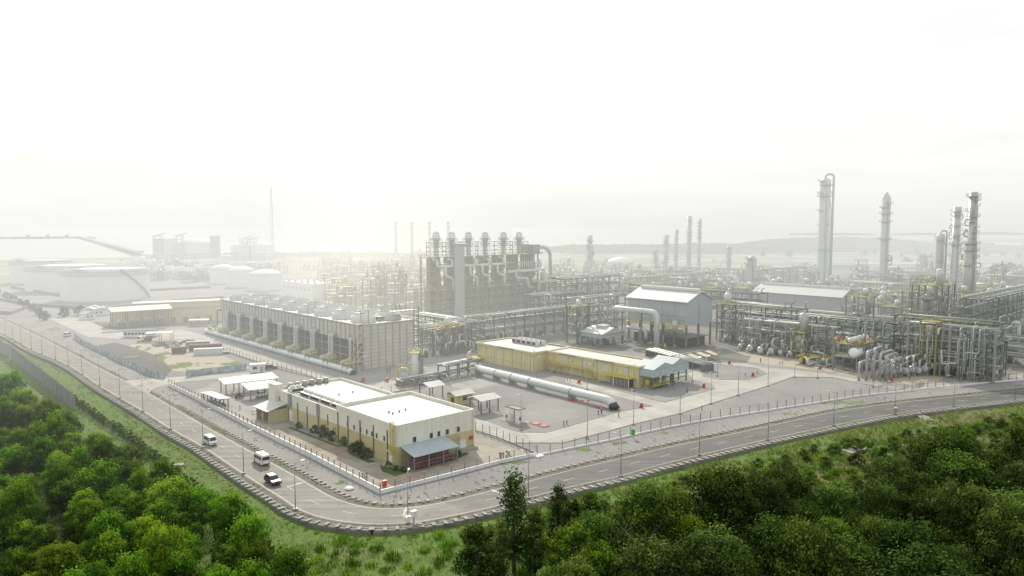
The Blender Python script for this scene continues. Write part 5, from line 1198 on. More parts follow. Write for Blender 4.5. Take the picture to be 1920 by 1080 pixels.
rack_dir('green pipe rack with looping white pipes left of the yellow building', (792, 672), ROT, 884, 8, [4.5, 8.5, 11], 5, 57, npipe=7, drops=12, colm=green, walk=True)
rack_dir('tall dark rack topped by air coolers right of the furnaces', (1060, 602), ROT, 1160, 12, [7, 13, 18, 22], 8, 58, npipe=7, drops=10, colm=dsteel, beamm=dsteel, walk=ysteel)
rack_dir('dark pipe structure with pinkish steel frames left of the raised shed', (1088, 632), ROT, 1172, 9, [5, 9, 13, 17], 6, 59, npipe=6, drops=12, colm=mat('pink_grey_steel', (.30, .25, .24), .6, .2, .4), beamm=gsteel)
rack_dir('green pipe rack under the furnaces right end', (1010, 612), ROT, 1095, 10, [6, 11, 15], 7, 60, npipe=7, drops=8, colm=green, beamm=green)
rack_dir('long low pipe rack crossing behind the raised shed', (1180, 590), aU, 1420, 9, [8, 13, 17], 9, 61, npipe=7, drops=5, walk=ysteel)
rack_dir('far pipe rack with yellow walkway behind the raised shed', (1200, 560), ROT, 1330, 10, [8, 14], 10, 62, npipe=8, drops=4, walk=ypaint, colm=gsteel)
rack_dir('far dark pipe rack running behind the long grey shed', (1420, 545), ROT, 1520, 12, [9, 15], 12, 63, npipe=8, drops=4, colm=dsteel)
rack_dir('pipe rack behind the long grey shed towards the pointed column', (1590, 562), aU, 1760, 9, [7, 12], 9, 64, npipe=8, drops=6, colm=gsteel)
rack_dir('pipe rack running past the foot of the pointed column', (1608, 546), aU, 1800, 9, [6, 11], 10, 65, npipe=8, drops=4, colm=dsteel)
rack_dir('tall steel rack carrying pipes at the far right edge', (1848, 655), ROT, 1990, 10, [6, 11, 16, 20], 7, 66, npipe=8, drops=10, colm=dsteel, beamm=dsteel)
rack_dir('low green pipe bridge leaving the plant at the far right edge', (1850, 668), ROT, 1990, 4, [6, 7.6], 8, 67, npipe=5, drops=2, colm=green, beamm=green)
rack_dir('steel pipe rack between the long grey shed and the front racks', (1440, 600), aU, 1700, 9, [-590, -579], 8, 68, npipe=8, drops=8, colm=gsteel, beamm=green, walk=ysteel)
rack_dir('hazy yellow-lit pipe rack left of the furnaces', (660, 560), ROT, 790, 10, [7, 12], 10, 69, npipe=8, drops=4, colm=ysteel, beamm=ysteel)
rack_dir('hazy pipe rack crossing behind the white pale block', (640, 545), ROT, 770, 10, [8, 13], 10, 70, npipe=8, drops=4, colm=ysteel, beamm=gsteel)
rack_dir('hazy pipe rack behind the cooling tower fans', (690, 585), ROT, 800, 9, [6, 11], 8, 71, npipe=8, drops=4, colm=ysteel, beamm=gsteel)
# structure around the twin right-hand columns
def openstruct(label, P, W, D, zs, seed, colm=dsteel, vessels=3, rot=ROT, rail=ysteel, solid=None, name='process_structure', group=None, pn=8):
    R = random.Random(seed); t = thing(name, label, 'steel structure', P, rot, group); top = zs[-1]
    nx = max(1, round(W / 7)); cm = MB().box(-.25, .25, -.25, .25, 0, top).mesh('column', colm)
    for i in range(nx + 1):
        for y in (0, D): link('column', cm, t, (W * i / nx, y, 0))
    for z in zs:
        mb = MB(); mb.box(-.3, W + .3, -.3, D + .3, z - .3, z); mb.build('floor', colm if z != top else rail, t)
        mb = MB(); mb.rail([(0, 0), (W, 0), (W, D), (0, D)], z, 1.2, 3, .12, True); mb.build('guard_rail', rail, t)
    for i in range(nx):
        mb = MB()
        for a, b in zip([0] + list(zs), zs):
            if R.random() < .7: mb.beam((W * i / nx, -.1, a), (W * (i + 1) / nx, -.1, b), .2)
        if mb.v: mb.build('brace', colm, t)
    for i in range(vessels):
        x, y = R.uniform(1.5, max(1.6, W - 1.5)), R.uniform(1.5, max(1.6, D - 1.5)); z = R.choice([0] + list(zs)); r = R.uniform(.8, 1.8); h = R.uniform(3, 7)
        mb = MB(); mb.lathe([(r, z), (r, z + h), (r * .6, z + h + r * .4), (.1, z + h + r * .55)], 12, (x, y)); mb.build('vessel', R.choice([alu, pipem, pipew]), t)
    for i in range(pn):
        x, y = R.uniform(0, W), R.choice([-.5, -.8, D * R.random()]); z0, z1 = R.choice([0] + list(zs[:-1])), R.choice(zs); r = R.uniform(.12, .4); dx = R.uniform(-5, 5)
        mb = MB(); pipe(mb, [(x, y, z0), (x, y, z1 + 1), (x + dx, y, z1 + 1), (x + dx, y, z1 - 1)], r, 7); mb.build('pipe', R.choice([pipem, pipew, gsteel]), t)
    mb = MB()
    for i, (a, b) in enumerate(zip([0] + list(zs), zs)): s = 1 if i % 2 else -1; mb.beam((W + 1, D * .5 - s * D * .35, a), (W + 1, D * .5 + s * D * .35, b), .8, .25)
    mb.build('stair', rail, t); return t
P = gp(1012, 592); W = along(P, V, 1058); openstruct('lower dark steel extension at the right end of the furnaces with pipes and decks', P, W, 12, [hh(P, 590), hh(P, 572), hh(P, 552), hh(P, 530)], 90, dsteel, 8, pn=26)
openstruct('tall open steel structure wrapped round the feet of the twin right-hand columns', gp(1762, 640), 16, 12, [6, 12, 18, 24], 81, dsteel, 5, pn=12)
openstruct('open steel structure with yellow stairs left of the twin right-hand columns', gp(1738, 600), 9, 9, [6, 12, 18, 22], 82, gsteel, 4, rail=ysteel, pn=14)
openstruct('open steel structure with white drums at the right edge behind the pipe bridge', gp(1880, 640), 14, 10, [5, 10, 15], 83, dsteel, 4)
openstruct('yellow stair and platform structure in the front rack by the exchangers', gp(1752, 705), 4.5, 5, [3, 6, 9, 12, 15, 18], 84, ysteel, 1, rail=ysteel, pn=6)
openstruct('yellow-platformed structure between the concrete rack and the yellow pumps', gp(1506, 674), 5, 5, [3, 6.5, 10], 85, ysteel, 2, rail=ysteel, pn=8)
openstruct('yellow-platformed steel structure right beside the raised shed wall', gp(1366, 640), 5, 6, [4, 8, 12, 16], 86, gsteel, 2, rail=ypaint, pn=5)
openstruct('dark steel frame with yellow decks at the left end of the front yellow building', gp(834, 668), 7, 7, [4, 8, 11], 87, green, 3, rail=ypaint)
openstruct('green steel frame with yellow deck in the gap left of the raised shed', gp(1082, 645), 7, 6, [4, 8, 12, 16], 88, green, 2, rail=ysteel)
# silver exchangers with goose-neck pipes
def exchanger(label, P, L=7, r=1.0, rot=ROT, group=None, seed=0, hgt=1.9):
    R = random.Random(seed); t = thing('heat_exchanger', label, 'heat exchanger', P, rot, group)
    mb = MB(); zc = hgt; mb.tube([(0, 0, zc), (.3, 0, zc), (.31, 0, zc), (L * .9, 0, zc), (L, 0, zc)], [r * .75, r * 1.08, r, r, r * .6], 14); mb.build('shell', alu, t)
    mb = MB(); mb.tube([(.6, 0, zc), (.8, 0, zc)], r * 1.14, 14); mb.build('flange', gsteel, t)
    for x in (1.5, L - 1.6): MB().box(x - .25, x + .25, -r * .8, r * .8, 0, zc - r * .7).build('saddle', conc, t)
    z1 = zc + R.uniform(1.5, 4.5); mb = MB(); pipe(mb, [(1.4, 0, zc), (1.4, 0, z1), (L + 8, 0, z1)], r * .38, 9); mb.build('pipe', pipem, t)
    mb = MB(); pipe(mb, [(.4, r * .3, zc - .3), (-1.2, r * .3, zc - .3), (-1.2, r * .3, .5), (-2.0, r * .3, .5)] if R.random() < .5 else [(2.4, 0, zc), (2.4, -1.6, zc), (2.4, -1.6, 4), (L + 6, -1.6, 4)], r * .32, 8); mb.build('pipe', pipem, t)
    return t
names = ['leftmost silver exchanger in the row below the raised shed', 'second silver exchanger in the row below the raised shed', 'third silver exchanger with a looped pipe, in the row below the raised shed', 'fourth silver exchanger in the row below the raised shed', 'fifth silver exchanger in the row below the raised shed', 'rightmost silver exchanger in the row below the raised shed']
for i, (a, b) in enumerate(((1387, 658), (1405, 662), (1424, 666), (1444, 668), (1462, 670), (1480, 672))): exchanger(names[i], gp(a, b), 8, 1.25 if i in (1, 2, 3) else .9, ROT, 'silver exchangers below the raised shed', 100 + i)
for i in range(8):
    a, b = 1648 + i * 12, 709 - i * .6; exchanger(('silver exchanger of the front bank by the road, left half', 'silver exchanger of the front bank by the road, right half')[i > 3], gp(a, b), 9, 1.1, ROT, ('front bank exchangers, left half', 'front bank exchangers, right half')[i > 3], 120 + i, 1.9 + .5 * (i % 2))
# tall goose-neck pipes rising from the front bank
P = gp(1640, 713); t = thing('pipe_manifold', 'manifold of tall bent silver pipes standing at the road end of the front exchangers', 'pipework', P)
for i, (x, y, h, dx) in enumerate(((-5, 3, 6, 9), (-3, 1.5, 9.5, 8), (-1, 0, 10.5, 6), (0, -1.5, 9, 10), (2, -2.5, 8, 9), (4, -3.5, 6.5, 9), (3, 2, 5, 8), (6, 0, 4, 7))):
    mb = MB(); pipe(mb, [(x, y, 0), (x, y, h), (x + dx, y, h), (x + dx, y, max(1.5, h - 3))], .42, 9); mb.build('pipe', pipem, t)
for x in (0, 9): mb = MB(); mb.beam((x, -4, 5), (x, 4, 5), .3); mb.beam((x, -4, 0), (x, -4, 5), .3); mb.beam((x, 4, 0), (x, 4, 5), .3); mb.build('support_frame', gsteel, t)
t = openstruct('drum platform crowded with valves and a white round-ended drum, above the front exchangers', gp(1606, 699), 16, 8, [5, 9.5], 89, gsteel, 2, rail=ysteel, pn=16, name='drum_platform')
mb = MB(); mb.tube([(-2, 2, 11), (-1.6, 2, 11), (-1, 2, 11), (7, 2, 11), (7.6, 2, 11)], [.3, .8, 1.0, 1.0, .4], 14); mb.build('drum', pipew, t)
mb = MB(); mb.tube([(-1.6, 1, 6.8), (-1.2, 1, 6.8), (-.4, 1, 6.8), (4, 1, 6.8)], [.4, 1.4, 1.8, 1.8], 14); mb.build('drum', tankm, t)
for i in range(12):
    R = random.Random(i + 300); x, y = R.uniform(0, 16), R.uniform(0, 8); MB().lathe([(.35, 9.5), (.5, 9.9), (.5, 10.6), (.2, 11.2)], 8, (x, y)).build('valve', R.choice([pipew, ypaint, red, pipew, alu]), t)
for i, (a, b, lab) in enumerate(((1511, 684, 'pump unit with yellow frames, left of the loop-piped skid'), (1545, 686, 'pump unit framed by a white pipe loop, right of the yellow structure'), (1575, 676, 'tall grey drum cluster behind the loop-piped pump skid'))):
    P = gp(a, b); t = thing('pump_skid', lab, 'pump', P); MB().box(-3, 3, -2, 2, 0, .5).build('base', conc, t)
    for k in range(5): R = random.Random(i * 9 + k); mb = MB(); mb.lathe([(.6, .5), (.7, 1.8), (.3, 2.6)] if i < 2 else [(1.1, .5), (1.1, 7), (.3, 8)], 10, (R.uniform(-2.4, 2.4), R.uniform(-1.5, 1.5))); mb.build('pump' if i < 2 else 'drum', R.choice([ypaint, gsteel, dark, alu]) if i < 2 else alu, t)
    mb = MB(); mb.rail([(-3, -2), (3, -2), (3, 2), (-3, 2)], 2.6, 1, 2, .12, True); mb.build('frame', ypaint, t)
    mb = MB(); pipe(mb, [(-3.5, -2.5, .8), (3.5, -2.5, .8), (3.5, -2.5, 3), (-3.5, -2.5, 3), (-3.5, -2.5, .9)], .3, 8); mb.build('pipe', pipew, t)
P = gp(1507, 668); t = thing('gooseneck_pipe', 'single tall white goose-neck pipe by the yellow-platformed structure', 'pipe', P); mb = MB(); pipe(mb, [(0, 0, 0), (0, 0, 9.5), (-2, 0, 10.5), (-2.6, 0, 10)], .45, 10); mb.build('shell', pipew, t)
P = gp(1795, 690); t = thing('vertical_exchanger', 'tall twin blue-grey upright exchanger before the concrete rack', 'heat exchanger', P); h = hh(P, 630)
for x in (0, 2.2, 4.0): MB().lathe([(.8, 0), (.8, h), (.3, h + .5)], 12, (x, 0)).build('shell', bluetint if x else alu, t)
P = gp(1797, 708); shelter('low grey corrugated shed roof beside the blue-red boxes at the right', P, 8, 6, 2.6, .9, mat('grey_corrugated', (.26, .26, .24), .7, .2, .5, bump=.4, ribs=1.2), dsteel, None, ROT, 'tool_shed', 2)
for i, (a, b, m_) in enumerate(((1822, 707, bluet), (1832, 706, red), (1840, 700, redw))):
    P = gp(a, b); o = MB().box(-1.2, 1.2, -.8, .8, 0, 1.5).build('site_box', m_, None, (*P, 0), ROT); MB().box(-1.25, 1.25, -.85, .85, 1.5, 1.6).build('lid', gsteel, o); tag(o, ('blue equipment box beside the grey corrugated shed', 'red equipment box next to the blue one by the grey shed', 'dark red box half under the concrete rack at the right')[i], 'box')
P = gp(1903, 646); t = thing('storage_vessel', 'white upright vessel beside the steel rack at the right edge', 'vessel', P); h = hh(P, 602); MB().lathe([(1.9, 0), (1.9, h - 1), (1, h), (.1, h + .2)], 14).build('shell', pipew, t); ringplat(h - 1, 1.9, .8).build('platform', gsteel, t)
# lattice gantry at the right edge
P = gp(1880, 708); t = thing('lattice_gantry', 'green lattice-legged gantry frame near the road at the right', 'gantry', P); mb = MB()
for x in (0, 3):
    for y in (0, 3): mb.beam((x, y, 0), (x, y, 12), .25)
for k in range(6): mb.beam((0, 0, 2 * k), (3, 0, 2 * k + 2), .14); mb.beam((0, 3, 2 * k), (0, 0, 2 * k + 2), .14)
mb.build('leg', green, t); MB().box(-1, 4, -1, 4, 12, 12.3).build('platform', green, t)
# ------------------------------------------------------------------ far fillers, copies of a few real modules
bpy.context.view_layer.update()
OCC = []
def bbox_grid(o):
    xs, ys = [], []
    def rec(q):
        if q.type == 'MESH':
            for c in q.bound_box:
                w = q.matrix_world @ Vector(c); l = tol((0, 0), (w.x, w.y)); xs.append(l[0]); ys.append(l[1])
        for k in q.children: rec(k)
    rec(o); return (min(xs), max(xs), min(ys), max(ys)) if xs else None
for o in [o for o in COL.objects if o.parent is None and not o.get('kind') and o.name.split('.')[0] not in ('drainage_channel', 'perimeter_fence', 'lattice_mast', 'pier')]:
    b = bbox_grid(o)
    if b: OCC.append(b)
def free(P, W, D, mrg=1.0):
    l = tol((0, 0), P); a = (l[0] - mrg, l[0] + W + mrg, l[1] - mrg, l[1] + D + mrg)
    for b in OCC:
        if a[0] < b[1] and a[1] > b[0] and a[2] < b[3] and a[3] > b[2]: return False
    OCC.append(a); return True
protos = []
def proto(kind, W, D, zs, seed, **k):
    t = openstruct('x', (0, -500), W, D, zs, seed, **k); t.name = 'process_structure'; protos.append((t, W, D)); return t
proto(0, 14, 10, [6, 12], 201, colm=gsteel, vessels=3, pn=6); proto(1, 9, 9, [6, 12, 18], 202, colm=gsteel, vessels=3, pn=6); proto(2, 20, 9, [7], 203, colm=dsteel, vessels=4, pn=8)
proto(3, 12, 8, [5, 9], 204, colm=green, vessels=4, pn=8); proto(4, 8, 8, [6, 12, 17, 22], 205, colm=gsteel, vessels=3, pn=6); proto(5, 24, 8, [8, 11], 206, colm=dsteel, vessels=3, pn=9)
used = set()
def fill(n, x0, x1, y0, y1, label, group, sel, seed, zmax=1.0):
    R = random.Random(seed); k = 0; tries = 0
    while k < n and tries < n * 14:
        tries += 1; a, b = R.uniform(x0, x1), y0 + (y1 - y0) * R.random() ** .8; P = gp(a, b); j = R.choice(sel); t, W, D = protos[j]; s = R.uniform(.8, 1.15); zs = R.uniform(.7, 1.2) * zmax
        if not free(P, W * s, D * s): continue
        if j not in used: used.add(j); o = t; o.location = (*P, 0); o.scale = (s, s, zs)
        else: o = dup(t, P, ROT, scale=(s, s, zs))
        o['label'] = label; o['group'] = group; k += 1
fill(72, 600, 792, 502, 596, 'hazy sunlit steel process structure left of the furnaces', 'steel structures left of the furnaces', [0, 1, 3, 1, 4], 1, .9)
fill(30, 1015, 1190, 503, 560, 'hazy steel process structure between the furnaces and the raised shed', 'steel structures right of the furnaces', [0, 2, 3, 5], 2, .8)
fill(64, 1180, 1560, 513, 578, 'hazy low steel process structure behind the raised shed and long shed', 'steel structures behind the sheds', [0, 1, 2, 3, 5], 3, .75)
fill(66, 1600, 1915, 516, 632, 'steel process structure in the field of pipework around the right-hand columns', 'steel structures around the right-hand columns', [0, 1, 2, 3, 5, 4], 4, .8)
fill(16, 280, 400, 512, 536, 'very hazy low steel frame among the white gas spheres', 'steel frames among the spheres', [0, 3, 1], 6, .6)
fill(14, 250, 640, 490, 520, 'very hazy low steel structure near the shore at the left', 'steel structures near the shore', [0, 2, 5], 5, .7)
for t, W, D in protos:
    if protos.index((t, W, D)) not in used:
        for k in list(t.children_recursive): bpy.data.objects.remove(k)
        bpy.data.objects.remove(t)
for i, (a, b) in enumerate(((250, 498), (330, 496), (420, 494), (560, 492), (640, 494), (700, 496))):
    rack_dir('very hazy long pipe rack crossing the far left plant near the shore', (a, b), ROT - pi / 2 + .9, a + 110, 8, [8, 13], 22, 400 + i, npipe=5, drops=0, brace=False, tray=False, group='far racks near the left shore')
for i, (a, b, e) in enumerate(((1190, 528, 1300), (1270, 520, 1400), (1600, 530, 1740), (1640, 520, 1800), (1690, 560, 1790), (1850, 540, 1960), (1450, 522, 1540), (1240, 545, 1340))):
    rack_dir('hazy long low pipe rack crossing the far right plant', (a, b), (aU + .5, aU)[i % 2], e, 9, [6, 10], 14, 420 + i, npipe=7, drops=2, brace=False, tray=False, group='far racks of the right plant')
for i, (a, b, w_) in enumerate(((150, 592, 9), (163, 588, 7), (176, 592, 8), (190, 589, 6), (160, 600, 6))):
    P = gp(a, b); t = thing('site_hut', 'small white hut in the cluster left of the pale yellow building', 'hut', P, .3 + i * .2, 'white huts by the pale yellow building'); MB().box(0, w_, 0, 5, 0, 3).build('wall', white, t); mb = MB(); hiproof(mb, 0, w_, 0, 5, 3, 4.4, .4, 'y'); mb.build('roof', galv, t); [window(t, 1.5 + 2 * k, 0, 1, 1.1, 1.1, 'x') for k in range(w_ // 3)]
# smoke / steam wisps
steamm = bpy.data.materials.new('steam'); steamm.use_nodes = True; nt = steamm.node_tree; N, L = nt.nodes, nt.links
B = N['Principled BSDF']; B.inputs['Base Color'].default_value = (.9, .9, .87, 1); B.inputs['Roughness'].default_value = 1
lw = N.new('ShaderNodeLayerWeight'); lw.inputs[0].default_value = .35; nz = noise_tex(N, L, wpos(N), .5, 4, .6)
mu = N.new('ShaderNodeMath'); mu.operation = 'SUBTRACT'; mu.inputs[0].default_value = .75; L.new(lw.outputs['Facing'], mu.inputs[1]); m2 = N.new('ShaderNodeMath'); m2.operation = 'MULTIPLY'; m2.use_clamp = True; L.new(mu.outputs[0], m2.inputs[0]); L.new(nz, m2.inputs[1]); L.new(m2.outputs[0], B.inputs['Alpha'])
def plume(label, P, z, dx, dz, r0, r1, n, seed):
    R = random.Random(seed); mb = MB()
    for i in range(n):
        t_ = i / (n - 1); r = r0 + (r1 - r0) * t_; x, y, zz = dx * t_ + R.uniform(-r, r) * .5, R.uniform(-r, r) * .5, dz * t_ + R.uniform(-r, r) * .4
        mb.lathe([(max(.03, r * math.sin(pi * k / 6) * (1 + .2 * noise.noise((k, i, seed)))), zz - r * math.cos(pi * k / 6)) for k in range(7)], 9, (x, y))
    o = mb.build('steam', steamm, None, (*P, z)); tag(o, label, 'steam'); o['kind'] = 'stuff'
for i, (a, b, t_, dx, dz, r0, r1, lab) in enumerate(((1352, 518, 503, -9, 9, .8, 2.2, 'small white steam puff leaning left between the hazy columns'), (1342, 518, 503, 9, 9, .8, 2.2, 'small white steam puff leaning right between the hazy columns'), (1145, 525, 514, -6, 4, 1, 2.0, 'white steam puff beside the broad pale tower'), (1388, 560, 536, -4, 6, .6, 1.6, 'white steam puff by the fat pale column'), (1446, 560, 528, -4, 4, .6, 1.4, 'white steam puff before the long shed ridge'), (736, 590, 575, -14, 14, .6, 2.2, 'bright steam streak rising over the cooling tower end'))):
    P = gp(a, b); plume(lab, P, hh(P, t_), dx, dz, r0, r1, 10, i)
# ================================================================== LAMPS, HYDRANTS, VEHICLES, PEOPLE
def lamp_proto(h, arm):
    t = thing('street_lamp', '', 'street lamp', (0, 0), 0); mb = MB(); mb.tube([(0, 0, 0), (0, 0, h)], [.09, .05], 8); mb.box(-.3, .3, -.3, .3, 0, .35); mb.build('pole', gsteel, t)
    mb = MB(); pipe(mb, [(0, 0, h - .1), (0, 0, h + .25), (arm, 0, h + .45)], .05, 6); mb.build('arm', gsteel, t)
    mb = MB(); mb.box(arm - .1, arm + .7, -.14, .14, h + .38, h + .5); mb.build('lamp_head', lamph, t); return t
first = None
def lamps(pts, h, label, group, ang, arm=1.4):
    first = None
    for a, b in pts:
        P = gp(a, b)
        if first is None: first = lamp_proto(h, arm); first['label'] = label; first['group'] = group; first.location = (*P, 0); first.rotation_euler[2] = ang
        else: dup(first, P, ang)
lamps(((457, 889), (381, 840), (320, 805), (268, 772), (225, 747), (187, 723), (154, 703), (128, 686), (104, 674), (79, 663), (59, 654), (40, 645), (24, 635), (10, 628)), 8.2, 'thin grey street lamp along the left road arm, grass side', 'street lamps along the left road arm', ROT + .1)
lamps(((991, 935), (1164, 894), (1311, 854), (1440, 826), (1563, 799), (1678, 777), (1788, 763), (1903, 750)), 8.2, 'thin grey street lamp along the right road arm, scrub side', 'street lamps along the right road arm', ROT + pi / 2)
lamps(((977, 807), (1101, 823), (1188, 797), (1275, 777), (1333, 758), (1384, 742), (1440, 725), (1490, 708), (1533, 710), (1637, 727)), 8.6, 'slim grey lamp post along the concrete plant road', 'lamp posts along the plant road', ROT + pi, .5)
lamps(((1101, 731), (1188, 733), (1298, 716), (1345, 706), (1007, 716), (680, 716)), 7.6, 'slim grey lamp post among the gravel yards by the yellow building', 'lamp posts by the yellow building', ROT, .5)
lamps(((554, 957),), 8.2, 'thin grey street lamp standing just before the road bend', 'street lamp before the bend', ROT + .1)
lamps(((765, 982),), 8.4, 'street lamp at the outside of the road bend with white boxes at its foot', 'street lamp at the bend', pi / 2)
P = gp(765, 982)
for i, (a, b, h, lab) in enumerate(((765, 986, 1.2, 'white cabinet at the foot of the lamp at the road bend'), (776, 981, 1.7, 'white cabinet on a post beside the lamp at the road bend'), (1679, 779, 1.6, 'small dark cabinet on a post beside the right road arm'))):
    P = gp(a, b); t = thing('roadside_cabinet', lab, 'cabinet', P); MB().box(-.08, .08, -.08, .08, 0, h - .4).build('post', gsteel, t); MB().box(-.45, .45, -.3, .3, h - .5, h + .4).build('housing', white if i < 2 else gsteel, t); MB().box(-.5, .5, -.35, .35, h + .4, h + .47).build('roof', lamph, t)
# red hose cabinets
hc = None
for a, b, lab in ((721, 913, 'red hose cabinet in the corner of the white fence at the road bend'), (681, 716, 'red hose cabinet at the foot of the cooling tower plaza'), (726, 716, 'red hose cabinet by the dosing skid'), (1203, 765, 'red hose cabinet at the end of the strip road by the big pipe'), (1086, 719, 'red hose cabinet on the gravel before the yellow building'), (1320, 727, 'red hose cabinet at the blue-grey shelter end of the road'), (1412, 706, 'red hose cabinet on the gravel island'), (1368, 683, 'red hose cabinet at the far edge of the gravel island'), (1538, 693, 'red hose cabinet left of the front exchanger bank'), (1672, 717, 'red hose cabinet before the front exchanger bank'), (1801, 715, 'red hose cabinet near the fence at the right')):
    P = gp(a, b)
    if hc is None:
        hc = t = thing('hose_cabinet', lab, 'hose cabinet', P); t.scale = (.72,) * 3; MB().box(-.55, .55, -.35, .35, .25, 1.7).build('housing', red, t); mb = MB()
        for x in (-.45, .45): mb.box(x - .05, x + .05, -.05, .05, 0, .25)
        mb.build('stand', black, t); MB().box(-.6, .6, -.4, .4, 1.7, 1.78).build('roof', red, t); mb = MB(); mb.lathe([(.14, 0), (.12, .7), (.2, .75), (.2, .85), (.05, 1.0)], 8, (-1.3, 0)); mb.build('hydrant', red, t)
    else: dup(hc, P, ROT, lab)
# hydrants / bollards / pipes sticking out of the ground
bl = None
for a, b in ((1064, 715), (1069, 716), (1122, 778), (1160, 783), (1316, 799 - 30), (1350, 683), (680, 897), (684, 899), (688, 896), (1057, 798), (1063, 797), (1467, 683), (1397, 706), (1420, 702), (620, 745), (450, 768), (1462, 684), (1560, 694), (1706, 712)):
    P = gp(a, b)
    if bl is None: o = bl = MB().lathe([(.1, 0), (.1, .9), (.2, .92), (.2, 1.15), (.06, 1.2)], 8).build('standpipe', dsteel, None, (*P, 0)); tag(o, 'short dark standpipe rising from the plant gravel', 'standpipe', 'dark standpipes on the gravel')
    else: o = bl.copy(); COL.objects.link(o); o.location = (*P, 0)
P = gp(950, 858); t = thing('valve_pit', 'small cluster of white valves in a pit between fence and apron', 'valve', P); MB().box(-2.2, 2.2, -1.3, 1.3, 0, .12).build('slab', conc, t)
for i in range(9): R = random.Random(i); MB().lathe([(.12, .1), (.12, 1), (.3, 1.02), (.3, 1.1), (.05, 1.4)], 8, (R.uniform(-1.8, 1.8), R.uniform(-1, 1))).build('valve', [white, dsteel][i % 2], t)
P = gp(1009, 856); o = MB().box(-.9, .9, -.9, .9, 0, .35).build('manhole', white, None, (*P, 0), ROT); tag(o, 'white square manhole slab by the fence corner', 'manhole')
P = gp(655, 917); o = MB().lathe([(.9, 0), (.9, .25), (.5, .4), (.3, .5)], 14).build('marker_cone', white, None, (*P, 0)); MB().lathe([(.92, 0), (.92, .1)], 14).build('red_base', red, o); tag(o, 'white and red round marker on the gravel verge near the fence corner', 'marker')
P = gp(1187, 823); o = MB().box(-.06, .06, -.42, .42, .9, 2.3).build('green_sheet', mat('bright_green_sheet', (.05, .40, .03), .6, .2, 1), None, (*P, 0), ROT + .9); tag(o, 'bright green sheet hanging on the long yard fence', 'sheet')
# ---- vehicles
def car(name, label, P, rot, prof, width, roofi, m, glass_side, lower=None, z=.05, wheelr=.34, axles=(.8, 3.3), cat='van', tum=.84, ws=None, rear=None):
    # prof: closed side outline (x, z); roofi: indices whose half width is narrowed (tumblehome)
    t = thing(name, label, cat, P, rot, None, z); w = width / 2; mb = MB(); n = len(prof)
    L = [(x, -w * (tum if i in roofi else 1), z_) for i, (x, z_) in enumerate(prof)]; Rr = [(x, -y, z_) for x, y, z_ in L]
    mb.v = L + Rr
    for i in range(n): j = (i + 1) % n; mb.f.append((i, j, n + j, n + i)); mb.s.append(False); mb.m.append(0)
    for tri in tessellate_polygon([[Vector((x, z_, 0)) for x, z_ in prof]]):
        mb.f.append(tuple(tri)); mb.f.append(tuple(n + k for k in tri)[::-1]); mb.s += [False] * 2; mb.m += [0] * 2
    b = mb.build('body', m, t); md = b.modifiers.new('edge', 'BEVEL'); md.width = .06; md.segments = 2; md.limit_method = 'ANGLE'
    zl = min(z_ for _, z_ in prof)
    def side_y(zz):
        zt = max(z_ for i, (_, z_) in enumerate(prof)); zb = max(z_ for i, (_, z_) in enumerate(prof) if i not in roofi)
        zb = beltz; k = min(1, max(0, (zz - zb) / (zt - zb))); return w * (1 - (1 - tum) * k)
    beltz = glass_side[0][0][1] - .02
    for poly in glass_side:
        for s in (-1, 1):
            g = MB(); g.q([(x, s * (side_y(zz) + .012), zz) for x, zz in (poly if s < 0 else poly[::-1])]); g.build('side_window', glass, t)
    for nm, (p, q) in (('windscreen', ws), ('rear_window', rear)):
        a, c = Vector((p[0], 0, p[1])), Vector((q[0], 0, q[1])); d = (c - a).normalized(); nr = Vector((d.z, 0, -d.x)); nr = nr if (nr.x > 0) == (nm == 'windscreen') else -nr
        a2, c2 = a + d * .06 + nr * .015, c - d * .06 + nr * .015; g = MB(); g.q([(a2.x, -w * .9, a2.z), (a2.x, w * .9, a2.z), (c2.x, w * (tum - .06), c2.z), (c2.x, -w * (tum - .06), c2.z)]); g.build(nm, glass, t)
    for x in axles:
        for s in (-1, 1):
            g = MB(); g.tube([(x, s * (w - .2), wheelr), (x, s * (w + .02), wheelr)], wheelr, 14); o = g.build('wheel', tyre, t); g = MB(); g.tube([(x, s * (w + .0), wheelr), (x, s * (w + .04), wheelr)], wheelr * .6, 10); g.build('rim', silver, o)
    xs = [p[0] for p in prof]; x1, x0 = max(xs), min(xs); zf = .72
    for s in (-1, 1):
        g = MB(); g.box(x1 - .06, x1 + .015, s * w * .75 - .17, s * w * .75 + .17, zf, zf + .2); g.build('headlight', lamph, t)
        g = MB(); g.box(x0 - .015, x0 + .06, s * w * .86 - .09, s * w * .86 + .09, zf + .1, zf + .55); g.build('tail_light', red, t)
        g = MB(); g.box(x1 * .70, x1 * .70 + .12, s * (w + .02), s * (w + .2), 1.0, 1.18); g.build('mirror', black, t)
    t.scale = (.92,) * 3
    g = MB(); g.box(x1 - .05, x1 + .02, -w * .45, w * .45, .5, .68); g.build('grille', black, t); g = MB(); g.box(x0 - .02, x0 + .05, -w * .9, w * .9, .38, .56); g.build('bumper', black, t)
    return t
VAN = [(0, .35), (0, 1.1), (.05, 1.95), (.2, 2.1), (3.4, 2.12), (3.75, 2.02), (4.35, 1.15), (4.72, .95), (4.75, .35)]
VK = dict(prof=VAN, width=1.85, roofi=(2, 3, 4, 5), glass_side=[[(.35, 1.15), (1.5, 1.15), (1.5, 1.85), (.4, 1.85)], [(1.58, 1.15), (2.75, 1.15), (2.75, 1.85), (1.58, 1.85)], [(2.83, 1.15), (4.0, 1.15), (3.62, 1.85), (2.83, 1.85)]], ws=((4.35, 1.15), (3.75, 2.02)), rear=((.0, 1.15), (.05, 1.95)), axles=(.95, 3.75), wheelr=.33)
MIDA = [tuple(p) for p in MID]
